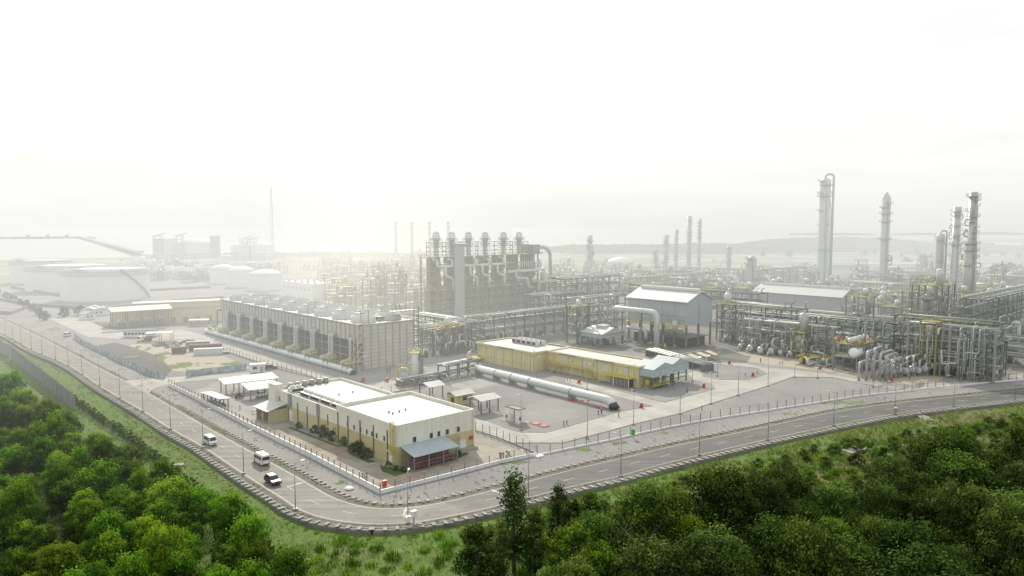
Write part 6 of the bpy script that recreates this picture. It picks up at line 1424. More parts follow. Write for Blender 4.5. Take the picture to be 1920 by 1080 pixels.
def heading(P):
    i = min(range(2, len(MID) - 2), key=lambda k: (MID[k] - Vector(P)).length); d = MID[i + 2] - MID[i - 2]; return math.atan2(d.y, d.x)
P = gp(388, 829); _v = car('minivan', 'white minivan with dark windscreen driving towards the bend', P, heading(P), m=vanw, **VK)
TV = [(0, .4), (0, 1.2), (.04, 2.35), (.25, 2.55), (3.9, 2.55), (4.3, 2.42), (4.95, 1.45), (5.4, 1.15), (5.45, .4)]
P = gp(490, 869); a = heading(P) + pi; car('passenger_van', 'tall white high-roof van seen from behind on the road', add(P, -2.5, 0, a), a, m=vanw, prof=TV, width=2.0, roofi=(2, 3, 4, 5), tum=.88, glass_side=[[(.3, 1.3), (1.5, 1.3), (1.5, 2.05), (.34, 2.05)], [(1.6, 1.3), (3.0, 1.3), (3.0, 2.05), (1.6, 2.05)], [(3.1, 1.3), (4.55, 1.3), (4.25, 2.05), (3.1, 2.05)]], ws=((4.95, 1.45), (4.3, 2.42)), rear=((0, 1.3), (.04, 2.2)), axles=(1.1, 4.3), wheelr=.36)
SUV = [(0, .4), (-.05, 1.0), (.25, 1.2), (.6, 1.72), (1.0, 1.8), (2.5, 1.78), (3.25, 1.12), (4.4, .98), (4.55, .8), (4.55, .4)]
SK = dict(prof=SUV, width=1.86, roofi=(3, 4, 5), tum=.78, glass_side=[[(.55, 1.16), (1.6, 1.16), (1.6, 1.66), (.78, 1.66)], [(1.68, 1.16), (3.05, 1.16), (2.5, 1.66), (1.68, 1.66)]], ws=((3.25, 1.12), (2.5, 1.78)), rear=((.25, 1.2), (.6, 1.72)), axles=(.85, 3.6), wheelr=.37, cat='car')
P = gp(512, 907); a = heading(P); t = car('parked_car', 'black off-road car with a pale roof close behind the white van', add(P, -2.2, 0, a), a, m=black, **SK); t.name = 'off_road_car'; MB().box(.7, 2.45, -.68, .68, 1.79, 1.83).build('roof_panel', silver, t)
for a, b, rot, lab, m_ in ((404, 746, ROT + .4, 'white car half under the canopy nearest the front building', vanw), (496, 693, ROT - .2, 'dark pickup-like car parked by the fence at the cooling tower road', black)):
    car('parked_car', lab, gp(a if a > 450 else 483, b if a > 450 else 746), rot, m=m_, **SK)
car('minivan', 'white van parked on the far left road near the soil patch', gp(123, 632), math.radians(100), m=vanw, **VK)
P = gp(260, 642); t = thing('dump_truck', 'pale site truck parked beside the workshop canopy', 'truck', P, math.radians(70)); MB().box(0, 2, -1.1, 1.1, .6, 2.6).build('cab', white, t); MB().box(2.1, 6.5, -1.2, 1.2, .9, 2.2).build('bed', gsteel, t); MB().box(-.03, .0, -.9, .9, 1.6, 2.4).build('windscreen', glass, t)
for x in (1, 4.4, 5.6):
    for s in (-1, 1): mb = MB(); mb.tube([(x, s * .85, .5), (x, s * 1.15, .5)], .5, 12); mb.build('wheel', tyre, t)
# ---- people
def figure():
    me = bpy.data.meshes.new('person'); J = dict(pelvis=(0, 0, .95), chest=(0, 0, 1.3), neck=(0, 0, 1.5), head=(0, .02, 1.66), top=(0, .01, 1.76), ls=(-.19, 0, 1.42), le=(-.27, -.03, 1.15), lh=(-.27, .08, .88), rs=(.19, 0, 1.42), re=(.27, -.02, 1.15), rh=(.26, .1, .9), lk=(-.11, .05, .5), la=(-.13, 0, .08), lf=(-.14, .16, .04), rk=(.11, -.02, .5), ra=(.12, -.1, .08), rf=(.13, .06, .04))
    R = dict(pelvis=.16, chest=.17, neck=.065, head=.105, top=.07, ls=.075, le=.05, lh=.04, rs=.075, re=.05, rh=.04, lk=.075, la=.05, lf=.045, rk=.075, ra=.05, rf=.045)
    K = list(J); E = [('pelvis', 'chest'), ('chest', 'neck'), ('neck', 'head'), ('head', 'top'), ('chest', 'ls'), ('ls', 'le'), ('le', 'lh'), ('chest', 'rs'), ('rs', 're'), ('re', 'rh'), ('pelvis', 'lk'), ('lk', 'la'), ('la', 'lf'), ('pelvis', 'rk'), ('rk', 'ra'), ('ra', 'rf')]
    me.from_pydata([J[k] for k in K], [(K.index(a), K.index(b)) for a, b in E], []); o = bpy.data.objects.new('person', me); COL.objects.link(o)
    o.modifiers.new('s', 'SKIN'); o.modifiers.new('u', 'SUBSURF').levels = 1
    for i, k in enumerate(K): v = me.skin_vertices[0].data[i]; v.radius = (R[k], R[k]); v.use_root = k == 'pelvis'
    dg = bpy.context.evaluated_depsgraph_get(); dg.update(); ev = bpy.data.meshes.new_from_object(o.evaluated_get(dg)); bpy.data.objects.remove(o); return ev
fig = figure()
def person(label, P, rot, shirt, trousers, hat, z=.03):
    me = fig.copy(); me.materials.clear()
    for m_ in (trousers, shirt, skin): me.materials.append(m_)
    for p in me.polygons: p.use_smooth = True; zc = p.center.z; p.material_index = 2 if zc > 1.53 or (abs(p.center.x) > .2 and zc < .98 and zc > .8) else 1 if zc > .98 else 0
    o = link('person', me, None, (*P, z), rot); tag(o, label, 'person')
    mb = MB(); mb.lathe([(.15, 1.70), (.13, 1.78), (.08, 1.83), (.02, 1.85)], 10, (0, .02)); mb.build('helmet', hat, o)
person('person in dark clothes and white helmet walking on the gravel by the red covers', gp(1128, 778), .6, cloth, cloth, white); person('person in dark work clothes standing left on the plaza below the cooling tower', gp(726, 700), 1.2, cloth, cloth, black); person('person in dark work clothes standing right on the plaza below the cooling tower', gp(731, 700), 2.2, cloth, cloth, cloth)
person('person in light grey shirt standing by the road near the grey-blue shelter', gp(1288, 737), .3, gsteel, cloth, cloth); person('person in orange vest on the sandy ground before the exchangers', gp(1426, 680), .3, mat('orange_vest', (.6, .13, .04), .7, .1, 2), cloth, white)
# ---- car shelters and motorbike shed left of the front building
def px_shelter(label, a, b, W, D, h, rise, ang, n=3, name='car_shelter', roofm=roofw, mono=True): return shelter(label, gp(a, b), W, D, h, rise, roofm, dsteel, None, ang, name, n, mono)
px_shelter('long white mono-pitch car shelter nearest the side road', 424, 741, 15, 5.5, 3.4, .7, ROT - .12, 5)
px_shelter('white car shelter with a parked car, close to the front building', 470, 752, 8, 6.5, 3.3, .6, ROT - .12, 3)
s = px_shelter('low narrow motorbike shelter by the white-based fence', 428, 763, 11, 2.2, 2.5, .25, ROT + pi / 2 + .05, 5, 'bike_shelter')
for i in range(9):
    q = add(gp(428, 763), .8 + i * 1.15, 1.0, ROT + pi / 2 + .05); o = thing('motorbike', 'motorbike parked under the low narrow shelter', 'motorbike', q, ROT + .1, 'motorbikes in the low shelter')
    for x in (-.6, .6): mb = MB(); mb.tube([(x, -.05, .3), (x, .05, .3)], .3, 10); mb.build('wheel', tyre, o)
    mb = MB(); mb.tube([(-.6, 0, .5), (-.1, 0, .75), (.4, 0, .7), (.6, 0, .4)], [.08, .16, .14, .06], 8); mb.tube([(.45, -.3, 1.0), (.45, .3, 1.0)], .03, 6); mb.beam((.6, 0, .4), (.42, 0, 1.0), .07); mb.build('body', [redw, black, gsteel][i % 3], o)
for i in range(5):
    q = gp(478 + 6 * (i % 3), 772 + 5 * (i // 2)); o = thing('bench', 'grey frame bench standing on the apron by the lean-to shed', 'bench', q, ROT + i, 'benches by the lean-to shed'); MB().box(-.8, .8, -.2, .2, .4, .48).build('seat', gsteel, o); mb = MB(); [mb.box(x - .04, x + .04, -.2, .2, 0, .4) for x in (-.7, .7)]; mb.build('leg', dsteel, o)
# ---- construction yard
for lab, a, b, L_, rot, m_ in (('long pale blue-grey shipping container in the left yard', 363, 667, 10.5, .28, pipeb), ('rusty red shipping container behind the pale one', 355, 659, 12, .28, rust), ('dark brown container stack left of the pale container', 322, 664, 5, .28, rust), ('grey container behind the dark brown one', 348, 653, 9, .28, gsteel), ('dark flat trailer right of the pale container', 403, 665, 5, .28, dsteel)):
    P = gp(a, b); t = thing('shipping_container', lab, 'container', P, rot); h = 2.5 if 'trailer' not in lab else .9
    MB().box(0, L_, 0, 2.4, .1, h).build('box', m_, t); mb = MB(); [mb.box(.3 + k * .6, .5 + k * .6, -.05, 0, .2, h - .1) for k in range(int(L_ / .6))]; mb.build('side_rib', m_, t); MB().box(-.04, 0, .1, 2.3, .2, h - .1).build('door', m_, t)
for i in range(22):
    R = random.Random(i + 60); a, b = R.uniform(290, 375), R.uniform(641, 652); o = thing('scrap_heap', 'low heap of pipes and scrap steel in the left construction yard', 'scrap heap', gp(a, b), R.uniform(0, 6), 'scrap heaps in the left yard')
    mb = MB()
    for k in range(7): x, y, z_ = R.uniform(-1.4, 1.4), R.uniform(-1, 1), R.uniform(.1, .7); mb.tube([(x - 1.5, y, z_), (x + 1.5, y + R.uniform(-.6, .6), z_ + R.uniform(0, .4))], R.uniform(.1, .28), 7)
    mb.build('pipe_pile', R.choice([rust, gsteel, tealc, conc]), o)
for lab, pts in (('long sagging blue tarpaulin fence beside the dark soil yard', px((140, 634), (160, 648), (195, 664), (225, 680), (250, 690), (275, 702), (296, 708), (312, 711))), ('blue tarpaulin fence along the front of the left construction yard', px((350, 707), (375, 703), (400, 700), (425, 697), (466, 692)))):
    P_ = resample([Vector(p) for p in smooth(pts, 5)], 1.0); c = P_[0].copy(); t = thing('tarpaulin_fence', lab, 'fence', (c.x, c.y), 0); mb = MB(); nn = normals(P_); i0 = 0
    for j, z_ in enumerate((0, .6, 1.3, 2.0)):
        for i, (p, q) in enumerate(zip(P_, nn)): w = p - c + q * (.35 * noise.noise((i * .5, j * 1.3, 2)) + .15 * math.sin(i * 1.9 + j)); mb.v.append((w.x, w.y, z_ + .3 * noise.noise((i * .35, j, 9)) * (j > 0)))
    n_ = len(P_)
    for j in range(3):
        for i in range(n_ - 1): k = j * n_ + i; mb.f.append((k, k + 1, k + n_ + 1, k + n_)); mb.s.append(True); mb.m.append(0)
    mb.build('sheet', bluet, t)
    for p in P_[::4]: w = p - c; MB().box(w.x - .07, w.x + .07, w.y - .07, w.y + .07, 0, 2.2).build('post', gsteel, t)
P = gp(487, 697); t = thing('gatehouse', 'small white gatehouse cabin by the fence at the side road', 'cabin', gp(470, 699), ROT - .5); MB().box(0, 4.5, 0, 2.5, 0, 2.7).build('wall', white, t); MB().box(-.3, 4.8, -.3, 2.8, 2.7, 2.85).build('roof', pipeb, t); window(t, 1.4, 0, 1.1, 1.4, .9, 'x'); door(t, 3.6, 0, .05, .9, 2, 'x', bluetint, False)
for i, (a, b) in enumerate(((245, 672), (305, 665))):
    P = gp(a, b); mb = MB(); [mb.box(-3 + R.uniform(-.5, .5), 3, -1.2 + k * .5, -.8 + k * .5, .02, .3 + .1 * k) for k in range(5)]; o = mb.build('plank_stack', sandm, None, (*P, 0), .3 + i); tag(o, ('pale stack of planks lying on the dark soil', 'pale stack of boards at the edge of the weeds')[i], 'planks')
# ---- concrete panel wall at the far left
A_, B_ = gp(22, 672, -.62), gp(143, 773, -.62); ang = math.atan2(B_[1] - A_[1], B_[0] - A_[0]); Lw = math.dist(A_, B_); t = thing('panel_wall', 'tall grey corrugated panel wall at the edge of the left woodland', 'wall', A_, ang, None, -.62)
k = int(Lw / 2.4); pm = MB().box(.12, 2.4, -.05, .05, 0, 4.7).mesh('panel', mat('grey_fence_panel', (.33, .34, .35), .7, .12, .3, streak=.45)); cm = MB().box(-.15, .15, -.16, .16, 0, 4.9).mesh('post', concd)
for i in range(k): link('panel', pm, t, (i * 2.4, 0, 0)); link('post', cm, t, (i * 2.4, 0, 0))
link('post', cm, t, (k * 2.4, 0, 0))
A2 = gp(-40, 640, -.62); ang2 = math.atan2(A_[1] - A2[1], A_[0] - A2[0]); t = thing('panel_wall', 'second run of grey panel wall leaving the picture at the left edge', 'wall', A2, ang2, None, -.62)
for i in range(int(math.dist(A2, A_) / 2.4)): link('panel', pm, t, (i * 2.4, 0, 0)); link('post', cm, t, (i * 2.4, 0, 0))
# ---- pale slabs and rubble on the scrub
for a, b, s, lab in ((1055, 917, 1.6, 'pale concrete slab on the brown verge below the right road arm'), (1735, 785, 2.4, 'pale slab near the road in the scrub at the right'), (1605, 845, 3.2, 'pale concrete slab in the middle of the right scrub'), (1650, 842, 1.8, 'small pale slab right of the larger one in the scrub'), (330, 874, 1.6, 'white slab on the grass left of the road'), (245, 772, 1.4, 'pale slab bridging the drain at the left'), (785, 992, 1.0, 'pale plank by the drain at the road bend')):
    P = gp(a, b, -.62); mb = MB(); mb.box(-s, s, -s * .45, s * .5, -.2, .22); mb.box(-s * .6, s * .3, -s * .4, s * .2, .223, .4); o = mb.build('concrete_slab', conc, None, (*P, -.55 if a not in (245, 785) else .0), .5 + a % 3); tag(o, lab, 'slab')
# ================================================================== VEGETATION
def leaf_mat(name, lo, midc, hi, trans=.35):
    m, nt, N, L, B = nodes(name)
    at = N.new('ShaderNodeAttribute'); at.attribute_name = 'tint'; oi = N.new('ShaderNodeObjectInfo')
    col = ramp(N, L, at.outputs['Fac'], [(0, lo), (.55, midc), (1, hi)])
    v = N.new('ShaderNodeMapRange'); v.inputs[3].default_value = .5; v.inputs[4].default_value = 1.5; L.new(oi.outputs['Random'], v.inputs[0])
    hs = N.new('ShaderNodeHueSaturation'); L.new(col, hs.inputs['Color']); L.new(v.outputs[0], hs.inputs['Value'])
    h2 = N.new('ShaderNodeMapRange'); h2.inputs[3].default_value = .475; h2.inputs[4].default_value = .515; w = N.new('ShaderNodeMath'); w.operation = 'FRACT'; k = N.new('ShaderNodeMath'); k.operation = 'MULTIPLY'; k.inputs[1].default_value = 7.31
    L.new(oi.outputs['Random'], k.inputs[0]); L.new(k.outputs[0], w.inputs[0]); L.new(w.outputs[0], h2.inputs[0]); L.new(h2.outputs[0], hs.inputs['Hue'])
    L.new(hs.outputs[0], B.inputs['Base Color']); B.inputs['Roughness'].default_value = .75; B.inputs['Specular IOR Level'].default_value = .12
    tr = N.new('ShaderNodeBsdfTranslucent'); L.new(hs.outputs[0], tr.inputs[0]); mx = N.new('ShaderNodeMixShader'); mx.inputs[0].default_value = trans
    L.new(B.outputs[0], mx.inputs[1]); L.new(tr.outputs[0], mx.inputs[2]); L.new(mx.outputs[0], N['Material Output'].inputs[0]); return m
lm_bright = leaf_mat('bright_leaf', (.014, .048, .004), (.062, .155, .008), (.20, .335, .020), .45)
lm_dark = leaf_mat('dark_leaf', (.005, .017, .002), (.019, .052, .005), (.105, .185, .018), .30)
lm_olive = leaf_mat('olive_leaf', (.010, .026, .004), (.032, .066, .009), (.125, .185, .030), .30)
barkm = mat('bark', (.10, .08, .06), .9, .3, 3)
class Leaves:
    def __init__(s): s.v = []; s.f = []; s.t = []
    def leaf(s, p, nrm, size, tint, R):
        n = Vector(nrm); n += Vector((R.uniform(-1, 1), R.uniform(-1, 1), R.uniform(-.6, 1))) * .75; n.normalize()
        a = n.orthogonal().normalized(); b = n.cross(a); an = R.uniform(0, 6.28); a, b = a * math.cos(an) + b * math.sin(an), b * math.cos(an) - a * math.sin(an)
        w = size * R.uniform(.35, .6); l = size * R.uniform(.7, 1.2); i = len(s.v); p = Vector(p)
        s.v += [tuple(p - a * l * .5), tuple(p + b * w * .5 + n * size * .1), tuple(p + a * l * .5), tuple(p - b * w * .5)]
        s.f.append((i, i + 1, i + 2, i + 3)); s.t.append(tint)
    def mesh(s, name, m):
        me = bpy.data.meshes.new(name); me.from_pydata(s.v, [], s.f); me.materials.append(m)
        at = me.attributes.new('tint', 'FLOAT', 'FACE'); at.data.foreach_set('value', s.t); me.update(); return me
def crown(kind, seed, h, w, nclump, per, leaf, base=.25):
    R = random.Random(seed); lv = Leaves(); br = []
    for c in range(nclump):
        t = (c + R.random()) / nclump
        if kind == 'round': z = base + (1 - base) * t; rad = math.sin(pi * min(.97, .12 + .80 * t)) ** .6; 
        elif kind == 'column': z = base + (1 - base) * t; rad = (math.sin(pi * min(.98, .18 + .80 * t))) ** .8
        elif kind == 'cone': z = base + (1 - base) * t; rad = 1.05 - .95 * t
        else: z = base + (1 - base) * t; rad = math.sqrt(max(.05, 1 - t * t))
        a = c * 2.399 + R.uniform(-.5, .5); rr = rad * w / 2 * math.sqrt(R.uniform(.12, 1.0)) * (1 + .38 * noise.noise((math.cos(a) * 1.3, math.sin(a) * 1.3 + t * 1.7, seed * .37)))
        C = Vector((math.cos(a) * rr, math.sin(a) * rr, z * h * R.uniform(.93, 1.03))); br.append(C.copy())
        cr = (w * .155 if kind != 'column' else w * .24) * R.uniform(.7, 1.35); bri = R.uniform(-.22, .22)
        for k in range(per):
            d = Vector((R.gauss(0, 1), R.gauss(0, 1), R.gauss(.25, 1))); d.normalize(); q = C + Vector((d.x, d.y, d.z * .8)) * cr * (R.uniform(.55, 1.08) if k % 9 else R.uniform(1.1, 1.75))
            tint = .16 + .40 * d.z + .34 * (q.z / h) + bri + R.uniform(-.14, .14)  # top light painted in: leaves paler facing up and higher in the crown
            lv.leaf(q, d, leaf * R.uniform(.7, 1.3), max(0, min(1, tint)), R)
    return lv, br
def tree_proto(name, kind, seed, h, w, nclump, per, leaf, m, base=.25, trunk_r=None):
    R = random.Random(seed + 99); lv, br = crown(kind, seed, h, w, nclump, per, leaf, base); tr = trunk_r or h * .018
    mb = MB(); mb.tube([(0, 0, -.4), (.1 * R.uniform(-1, 1), .1, h * .3), (R.uniform(-.2, .2), R.uniform(-.2, .2), h * .85)], [tr * 1.3, tr, tr * .3], 7)
    for C in br[::max(1, len(br) // 10)]:
        z0 = max(h * .12, C.z * .55); mb.tube([(0, 0, z0), (C.x * .5, C.y * .5, (z0 + C.z) * .5 + .2), tuple(C)], [tr * .5, tr * .35, tr * .12], 5)
    return dict(name=name, trunk=mb.mesh('trunk', barkm), crown=lv.mesh('crown', m), h=h)
def plant(pr, P, z, s, rot, label, cat, group=None, sz=1.0, sxy=1.0):
    t = thing(pr['name'], label, cat, P, rot, group, z); t.scale = (s * sxy, s * sxy, s * sz)
    link('trunk', pr['trunk'], t); link('crown', pr['crown'], t); return t
TB = [tree_proto('broadleaf_tree', 'round', 500 + i, 8, 7.0, 60, 105, .40, lm_bright) for i in range(5)] + [tree_proto('broadleaf_tree', 'round', 520 + i, 8, 5.4, 48, 105, .38, lm_bright, .15) for i in range(2)]
TD = [tree_proto('broadleaf_tree', 'round', 540 + i, 10, 9.4, 88, 115, .40, lm_dark, .2) for i in range(4)] + [tree_proto('broadleaf_tree', 'round', 560 + i, 9, 7.8, 70, 105, .38, lm_olive, .2) for i in range(2)]
BU = [tree_proto('bush', 'dome', 580 + i, 2.6, 3.6, 16, 70, .32, (lm_bright, lm_dark, lm_olive)[i], .05, .05) for i in range(3)]
def scatter(poly, step, seed, keep=1.0, clear=0.0):
    R = random.Random(seed); xs = [p[0] for p in poly]; ys = [p[1] for p in poly]; out = []; cell = {}
    n = int((max(xs) - min(xs)) * (max(ys) - min(ys)) / (step * step) * 5)
    for _ in range(n):
        p = (R.uniform(min(xs), max(xs)), R.uniform(min(ys), max(ys)))
        if not inside(p, poly) or R.random() > keep: continue
        if clear and noise.noise((p[0] * .055, p[1] * .055, seed)) > clear: continue
        k = (int(p[0] // step), int(p[1] // step)); ok = True
        for i in (-1, 0, 1):
            for j in (-1, 0, 1):
                q = cell.get((k[0] + i, k[1] + j))
                if q and math.dist(p, q) < step: ok = False
        if ok: cell[k] = p; out.append(p)
    return out
zL = -.62
polyL = px((-140, 690), (28, 770), (140, 846), (255, 903), (362, 975), (455, 1052), (530, 1120), (640, 1280), z=zL) + [(-14, 62), (-75, 58), (-170, 150), (-230, 260)]
polyR = px((1010, 1165), (1080, 1085), (1240, 1012), (1480, 985), (1680, 943), (1920, 915), (2300, 880), z=zL) + [(210, 120), (100, 62), (8, 66)]
R = random.Random(5)
def seen(p, h=10):
    for z in (0, h):
        a, b = proj(p[0], p[1], z + zL)
        if -130 < a < 2050 and b < 1130: return True
    return False
for p in scatter(polyL, 4.0, 21, clear=.30):
    if not seen(p): continue
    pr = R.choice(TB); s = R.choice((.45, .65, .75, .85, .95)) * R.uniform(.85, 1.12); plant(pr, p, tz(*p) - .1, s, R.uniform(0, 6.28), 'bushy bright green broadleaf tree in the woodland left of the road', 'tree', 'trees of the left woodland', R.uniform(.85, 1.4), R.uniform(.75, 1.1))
for p in scatter(polyR, 4.6, 22, clear=.75):
    if not seen(p): continue
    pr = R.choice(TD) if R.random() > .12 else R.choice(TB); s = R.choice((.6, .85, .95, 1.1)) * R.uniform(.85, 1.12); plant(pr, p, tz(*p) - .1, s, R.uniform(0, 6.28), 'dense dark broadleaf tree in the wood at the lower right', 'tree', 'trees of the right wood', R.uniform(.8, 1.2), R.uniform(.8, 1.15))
# named single trees
EU = tree_proto('eucalyptus_tree', 'column', 601, 16, 4.6, 46, 75, .5, lm_olive, .18); CY = tree_proto('columnar_tree', 'column', 602, 9, 4.2, 34, 110, .42, lm_dark, .05); CO = tree_proto('young_tree', 'cone', 603, 5, 3.4, 26, 90, .34, lm_bright, .05); CY2 = tree_proto('columnar_tree', 'column', 604, 9, 3.2, 30, 90, .42, lm_dark, .1)
for pr, a, b, top, sxy, lab in ((EU, 964, 1075, 888, 1.0, 'tall slender eucalyptus with drooping crown rising before the road'), (CY, 896, 1120, 985, 1.05, 'dark dense columnar tree at the bottom, left of the tall eucalyptus'), (CY2, 1003, 1078, 953, .8, 'narrow dark columnar tree right beside the tall eucalyptus'), (EU, 1046, 1022, 910, 1.15, 'leaning dark tree with split crown right of the tall eucalyptus'), (CY, 1106, 1022, 925, 1.1, 'dark rounded columnar tree right of the split-crowned one'), (CO, 1262, 952, 902, 1.0, 'small bright green cone-shaped tree alone in the right scrub'), (CY2, 1075, 1030, 935, 1.0, 'dark slim tree between the split-crowned and the rounded one'), (CO, 1655, 875, 838, 1.4, 'small bright green tree at the top edge of the right wood'), (EU, 940, 1100, 975, .9, 'shorter olive tree leaning on the tall eucalyptus')):
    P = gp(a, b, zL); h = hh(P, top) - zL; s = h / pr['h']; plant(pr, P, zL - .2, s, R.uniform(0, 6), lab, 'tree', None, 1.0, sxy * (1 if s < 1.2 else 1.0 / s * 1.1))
# bushes between road and woods
zone = px((860, 1030), (880, 1010), (1100, 955), (1300, 905), (1500, 855), (1700, 815), (1920, 785), (2100, 775), (2300, 860), (1920, 905), (1680, 935), (1480, 975), (1240, 1005), (1040, 1065), (900, 1150), z=zL)
def near_drain(p): return min((q - Vector(p)).length_squared for q in OUTL[::6]) < 64
for p in scatter(zone, 3.4, 31, .9, clear=.0):
    if near_drain(p) or not seen(p, 2): continue
    k = R.choice((0, 0, 1, 2, 2)); plant(BU[k], p, tz(*p) - .15, R.uniform(.35, 1.0), R.uniform(0, 6), ('leafy bright green bush in the rough grass below the road', 'dark green bush in the rough grass below the road', 'olive bush in the rough grass below the road')[k], 'bush', ('bright bushes below the road', 'dark bushes below the road', 'olive bushes below the road')[k], R.uniform(.7, 1.2))
def clump(seed):
    R = random.Random(seed); lv = Leaves()
    for k in range(130):
        a, d = R.uniform(0, 6.28), R.random() ** .7 * 1.3; x, y = math.cos(a) * d, math.sin(a) * d; h = R.uniform(.5, 1.5) * (1.15 - d * .5); i = len(lv.v); c, s = math.cos(a + R.uniform(-1, 1)), math.sin(a + R.uniform(-1, 1)); o = R.uniform(.1, .5) * h
        lv.v += [(x - s * .07, y + c * .07, 0), (x + s * .07, y - c * .07, 0), (x + c * o, y + s * o, h)]; lv.f.append((i, i + 1, i + 2)); lv.t.append(R.uniform(.35, .95))
    return lv.mesh('grass_clump', lm_bright)
GC = [clump(k) for k in range(4)]
zone2 = px((560, 1010), (700, 1015), (860, 1005), (1100, 952), (1300, 902), (1500, 852), (1700, 812), (1920, 782), (2100, 775), (2300, 860), (1920, 925), (1680, 950), (1480, 985), (1240, 1015), (1040, 1075), (860, 1160), (600, 1130), z=zL)
for p in scatter(zone2, 2.75, 33, .85, clear=.12):
    if near_drain(p) or not seen(p, 1): continue
    o = link('grass_clump', R.choice(GC), None, (*p, tz(*p) - .05), R.uniform(0, 6)); o.scale = (R.uniform(.6, 1.5), R.uniform(.6, 1.5), R.uniform(.6, 1.3)); tag(o, 'tall bright grass clump in the scrub below the road', 'grass clump', 'tall grass clumps below the road')
# bare dead trees poking out of the right wood
def bare(seed, h):
    R = random.Random(seed); mb = MB(); mb.tube([(0, 0, -.5), (.2, .1, h * .4), (.1, -.2, h * .8)], [.16, .12, .05], 6)
    for k in range(16):
        z = h * R.uniform(.3, .8); a = R.uniform(0, 6.28); l = h * R.uniform(.2, .45); e = Vector((math.cos(a) * l, math.sin(a) * l, z + l * R.uniform(.3, 1.0))); mb.tube([(.1, 0, z), tuple(e)], [.06, .02], 5)
        for q in range(3): b = Vector((.1, 0, z)).lerp(e, R.uniform(.4, .9)); mb.tube([tuple(b), tuple(b + Vector((R.uniform(-1, 1), R.uniform(-1, 1), R.uniform(0, 1.2))) * l * .35)], [.03, .012], 4)
    return mb.mesh('dead_tree', mat('dead_wood', (.17, .155, .13), .9, .2, 2))
for a, b, h, lab in ((1885, 1075, 10, 'bare grey dead tree at the lower right edge of the wood'), (1700, 1120, 9.5, 'bare dead tree rising between dark crowns near the bottom right'), (1200, 1100, 9, 'bare dead tree left in the right wood')): tag(link('dead_tree', bare(a, h), None, (*gp(a, b, zL), zL - .2)), lab, 'dead tree')
# hedge of little columnar shrubs
HS = [tree_proto('hedge_shrub', 'column', 620 + i, 2.6, 1.1, 9, 34, .26, lm_bright, .04, .03) for i in range(3)]
hl = resample([Vector(p) for p in smooth(px((96, 722), (150, 764), (180, 785), (215, 808), (256, 838), (295, 868), (362, 922), (402, 957), (440, 988), (478, 1019), (540, 1070), (620, 1140), z=zL), 6)], 1.15)
for i, p in enumerate(hl):
    q = (p.x + R.uniform(-.25, .25), p.y + R.uniform(-.25, .25)); plant(R.choice(HS), q, tz(*q) - .1, R.uniform(.7, 1.15), R.uniform(0, 6), 'small narrow hedge shrub in the line along the left woodland edge', 'shrub', 'hedge shrubs along the left woodland')
# planting beside the front building
for a, b, s, k, lab in ((560, 803, .55, 1, 'low bush in the narrow bed by the lean-to shed'), (590, 812, .7, 1, 'dark bush in the bed left of the larger bush clump'), (608, 818, 1.0, 1, 'largest dark bush against the front building wall'), (624, 826, .85, 1, 'dark bush against the wall right of the largest one'), (645, 836, .8, 0, 'bush against the wall next to the middle door'), (662, 846, .7, 1, 'bush left of the planting gap along the front building'), (672, 850, 1.0, 1, 'rounded bush at the middle of the near bed'), (688, 858, .8, 1, 'low bush at the road end of the near bed'), (728, 876, .45, 0, 'leafy plant left in the corner bed under the ladder'), (742, 882, .4, 0, 'leafy plant in the middle of the corner bed'), (756, 884, .4, 1, 'leafy plant at the right of the corner bed'), (858, 856, .5, 1, 'small bush right of the blue canopy'), (448, 748, .6, 1, 'round bush under the long white car shelter')):
    plant(BU[k], gp(a, b), .0, s, R.uniform(0, 6), lab, 'bush')
# scattered trees on the far field
FT = tree_proto('field_tree', 'round', 640, 7, 7, 20, 40, 1.0, lm_dark, .1)
for i, (a, b) in enumerate(((1835, 527), (1860, 520), (1872, 532), (1895, 514), (1905, 528), (1700, 497), (1730, 493), (1620, 480), (1690, 482), (1750, 480), (1780, 484), (1850, 482), (1880, 480), (1910, 484), (1550, 478), (1480, 482), (1430, 480), (1290, 480), (1640, 476), (1720, 478))):
    plant(FT, gp(a, b), -.2, R.uniform(.8, 1.7), R.uniform(0, 6), 'hazy dark tree in the far field on the right', 'tree', 'trees of the far field')
for a, b in ((12, 560), (25, 566), (38, 571), (50, 577), (62, 583), (74, 590), (-5, 552), (84, 600), (150, 590), (120, 594)):
    plant(FT, gp(a, b), -.2, R.uniform(.45, .8), R.uniform(0, 6), 'small hazy roadside tree near the big tanks at the far left', 'tree', 'roadside trees by the tanks')
# rough grass
m, nt, N, L, B = nodes('grass_blade'); at = N.new('ShaderNodeAttribute'); at.attribute_name = 'tint'
L.new(ramp(N, L, at.outputs['Fac'], [(0, (.03, .075, .008)), (.45, (.10, .18, .014)), (.75, (.195, .245, .04)), (1, (.26, .225, .09))]), B.inputs['Base Color']); B.inputs['Roughness'].default_value = .7
tr = N.new('ShaderNodeBsdfTranslucent'); L.new(B.inputs['Base Color'].links[0].from_socket, tr.inputs[0]); mx = N.new('ShaderNodeMixShader'); mx.inputs[0].default_value = .3; L.new(B.outputs[0], mx.inputs[1]); L.new(tr.outputs[0], mx.inputs[2]); L.new(mx.outputs[0], N['Material Output'].inputs[0])
gv, gf, gt_ = [], [], []
R = random.Random(77); wallp = offset(OUTL, -4.2); region = [tuple(p) for p in wallp[::2]] + [(260, 60), (-10, 50), (-230, 200)]
n_ = 0
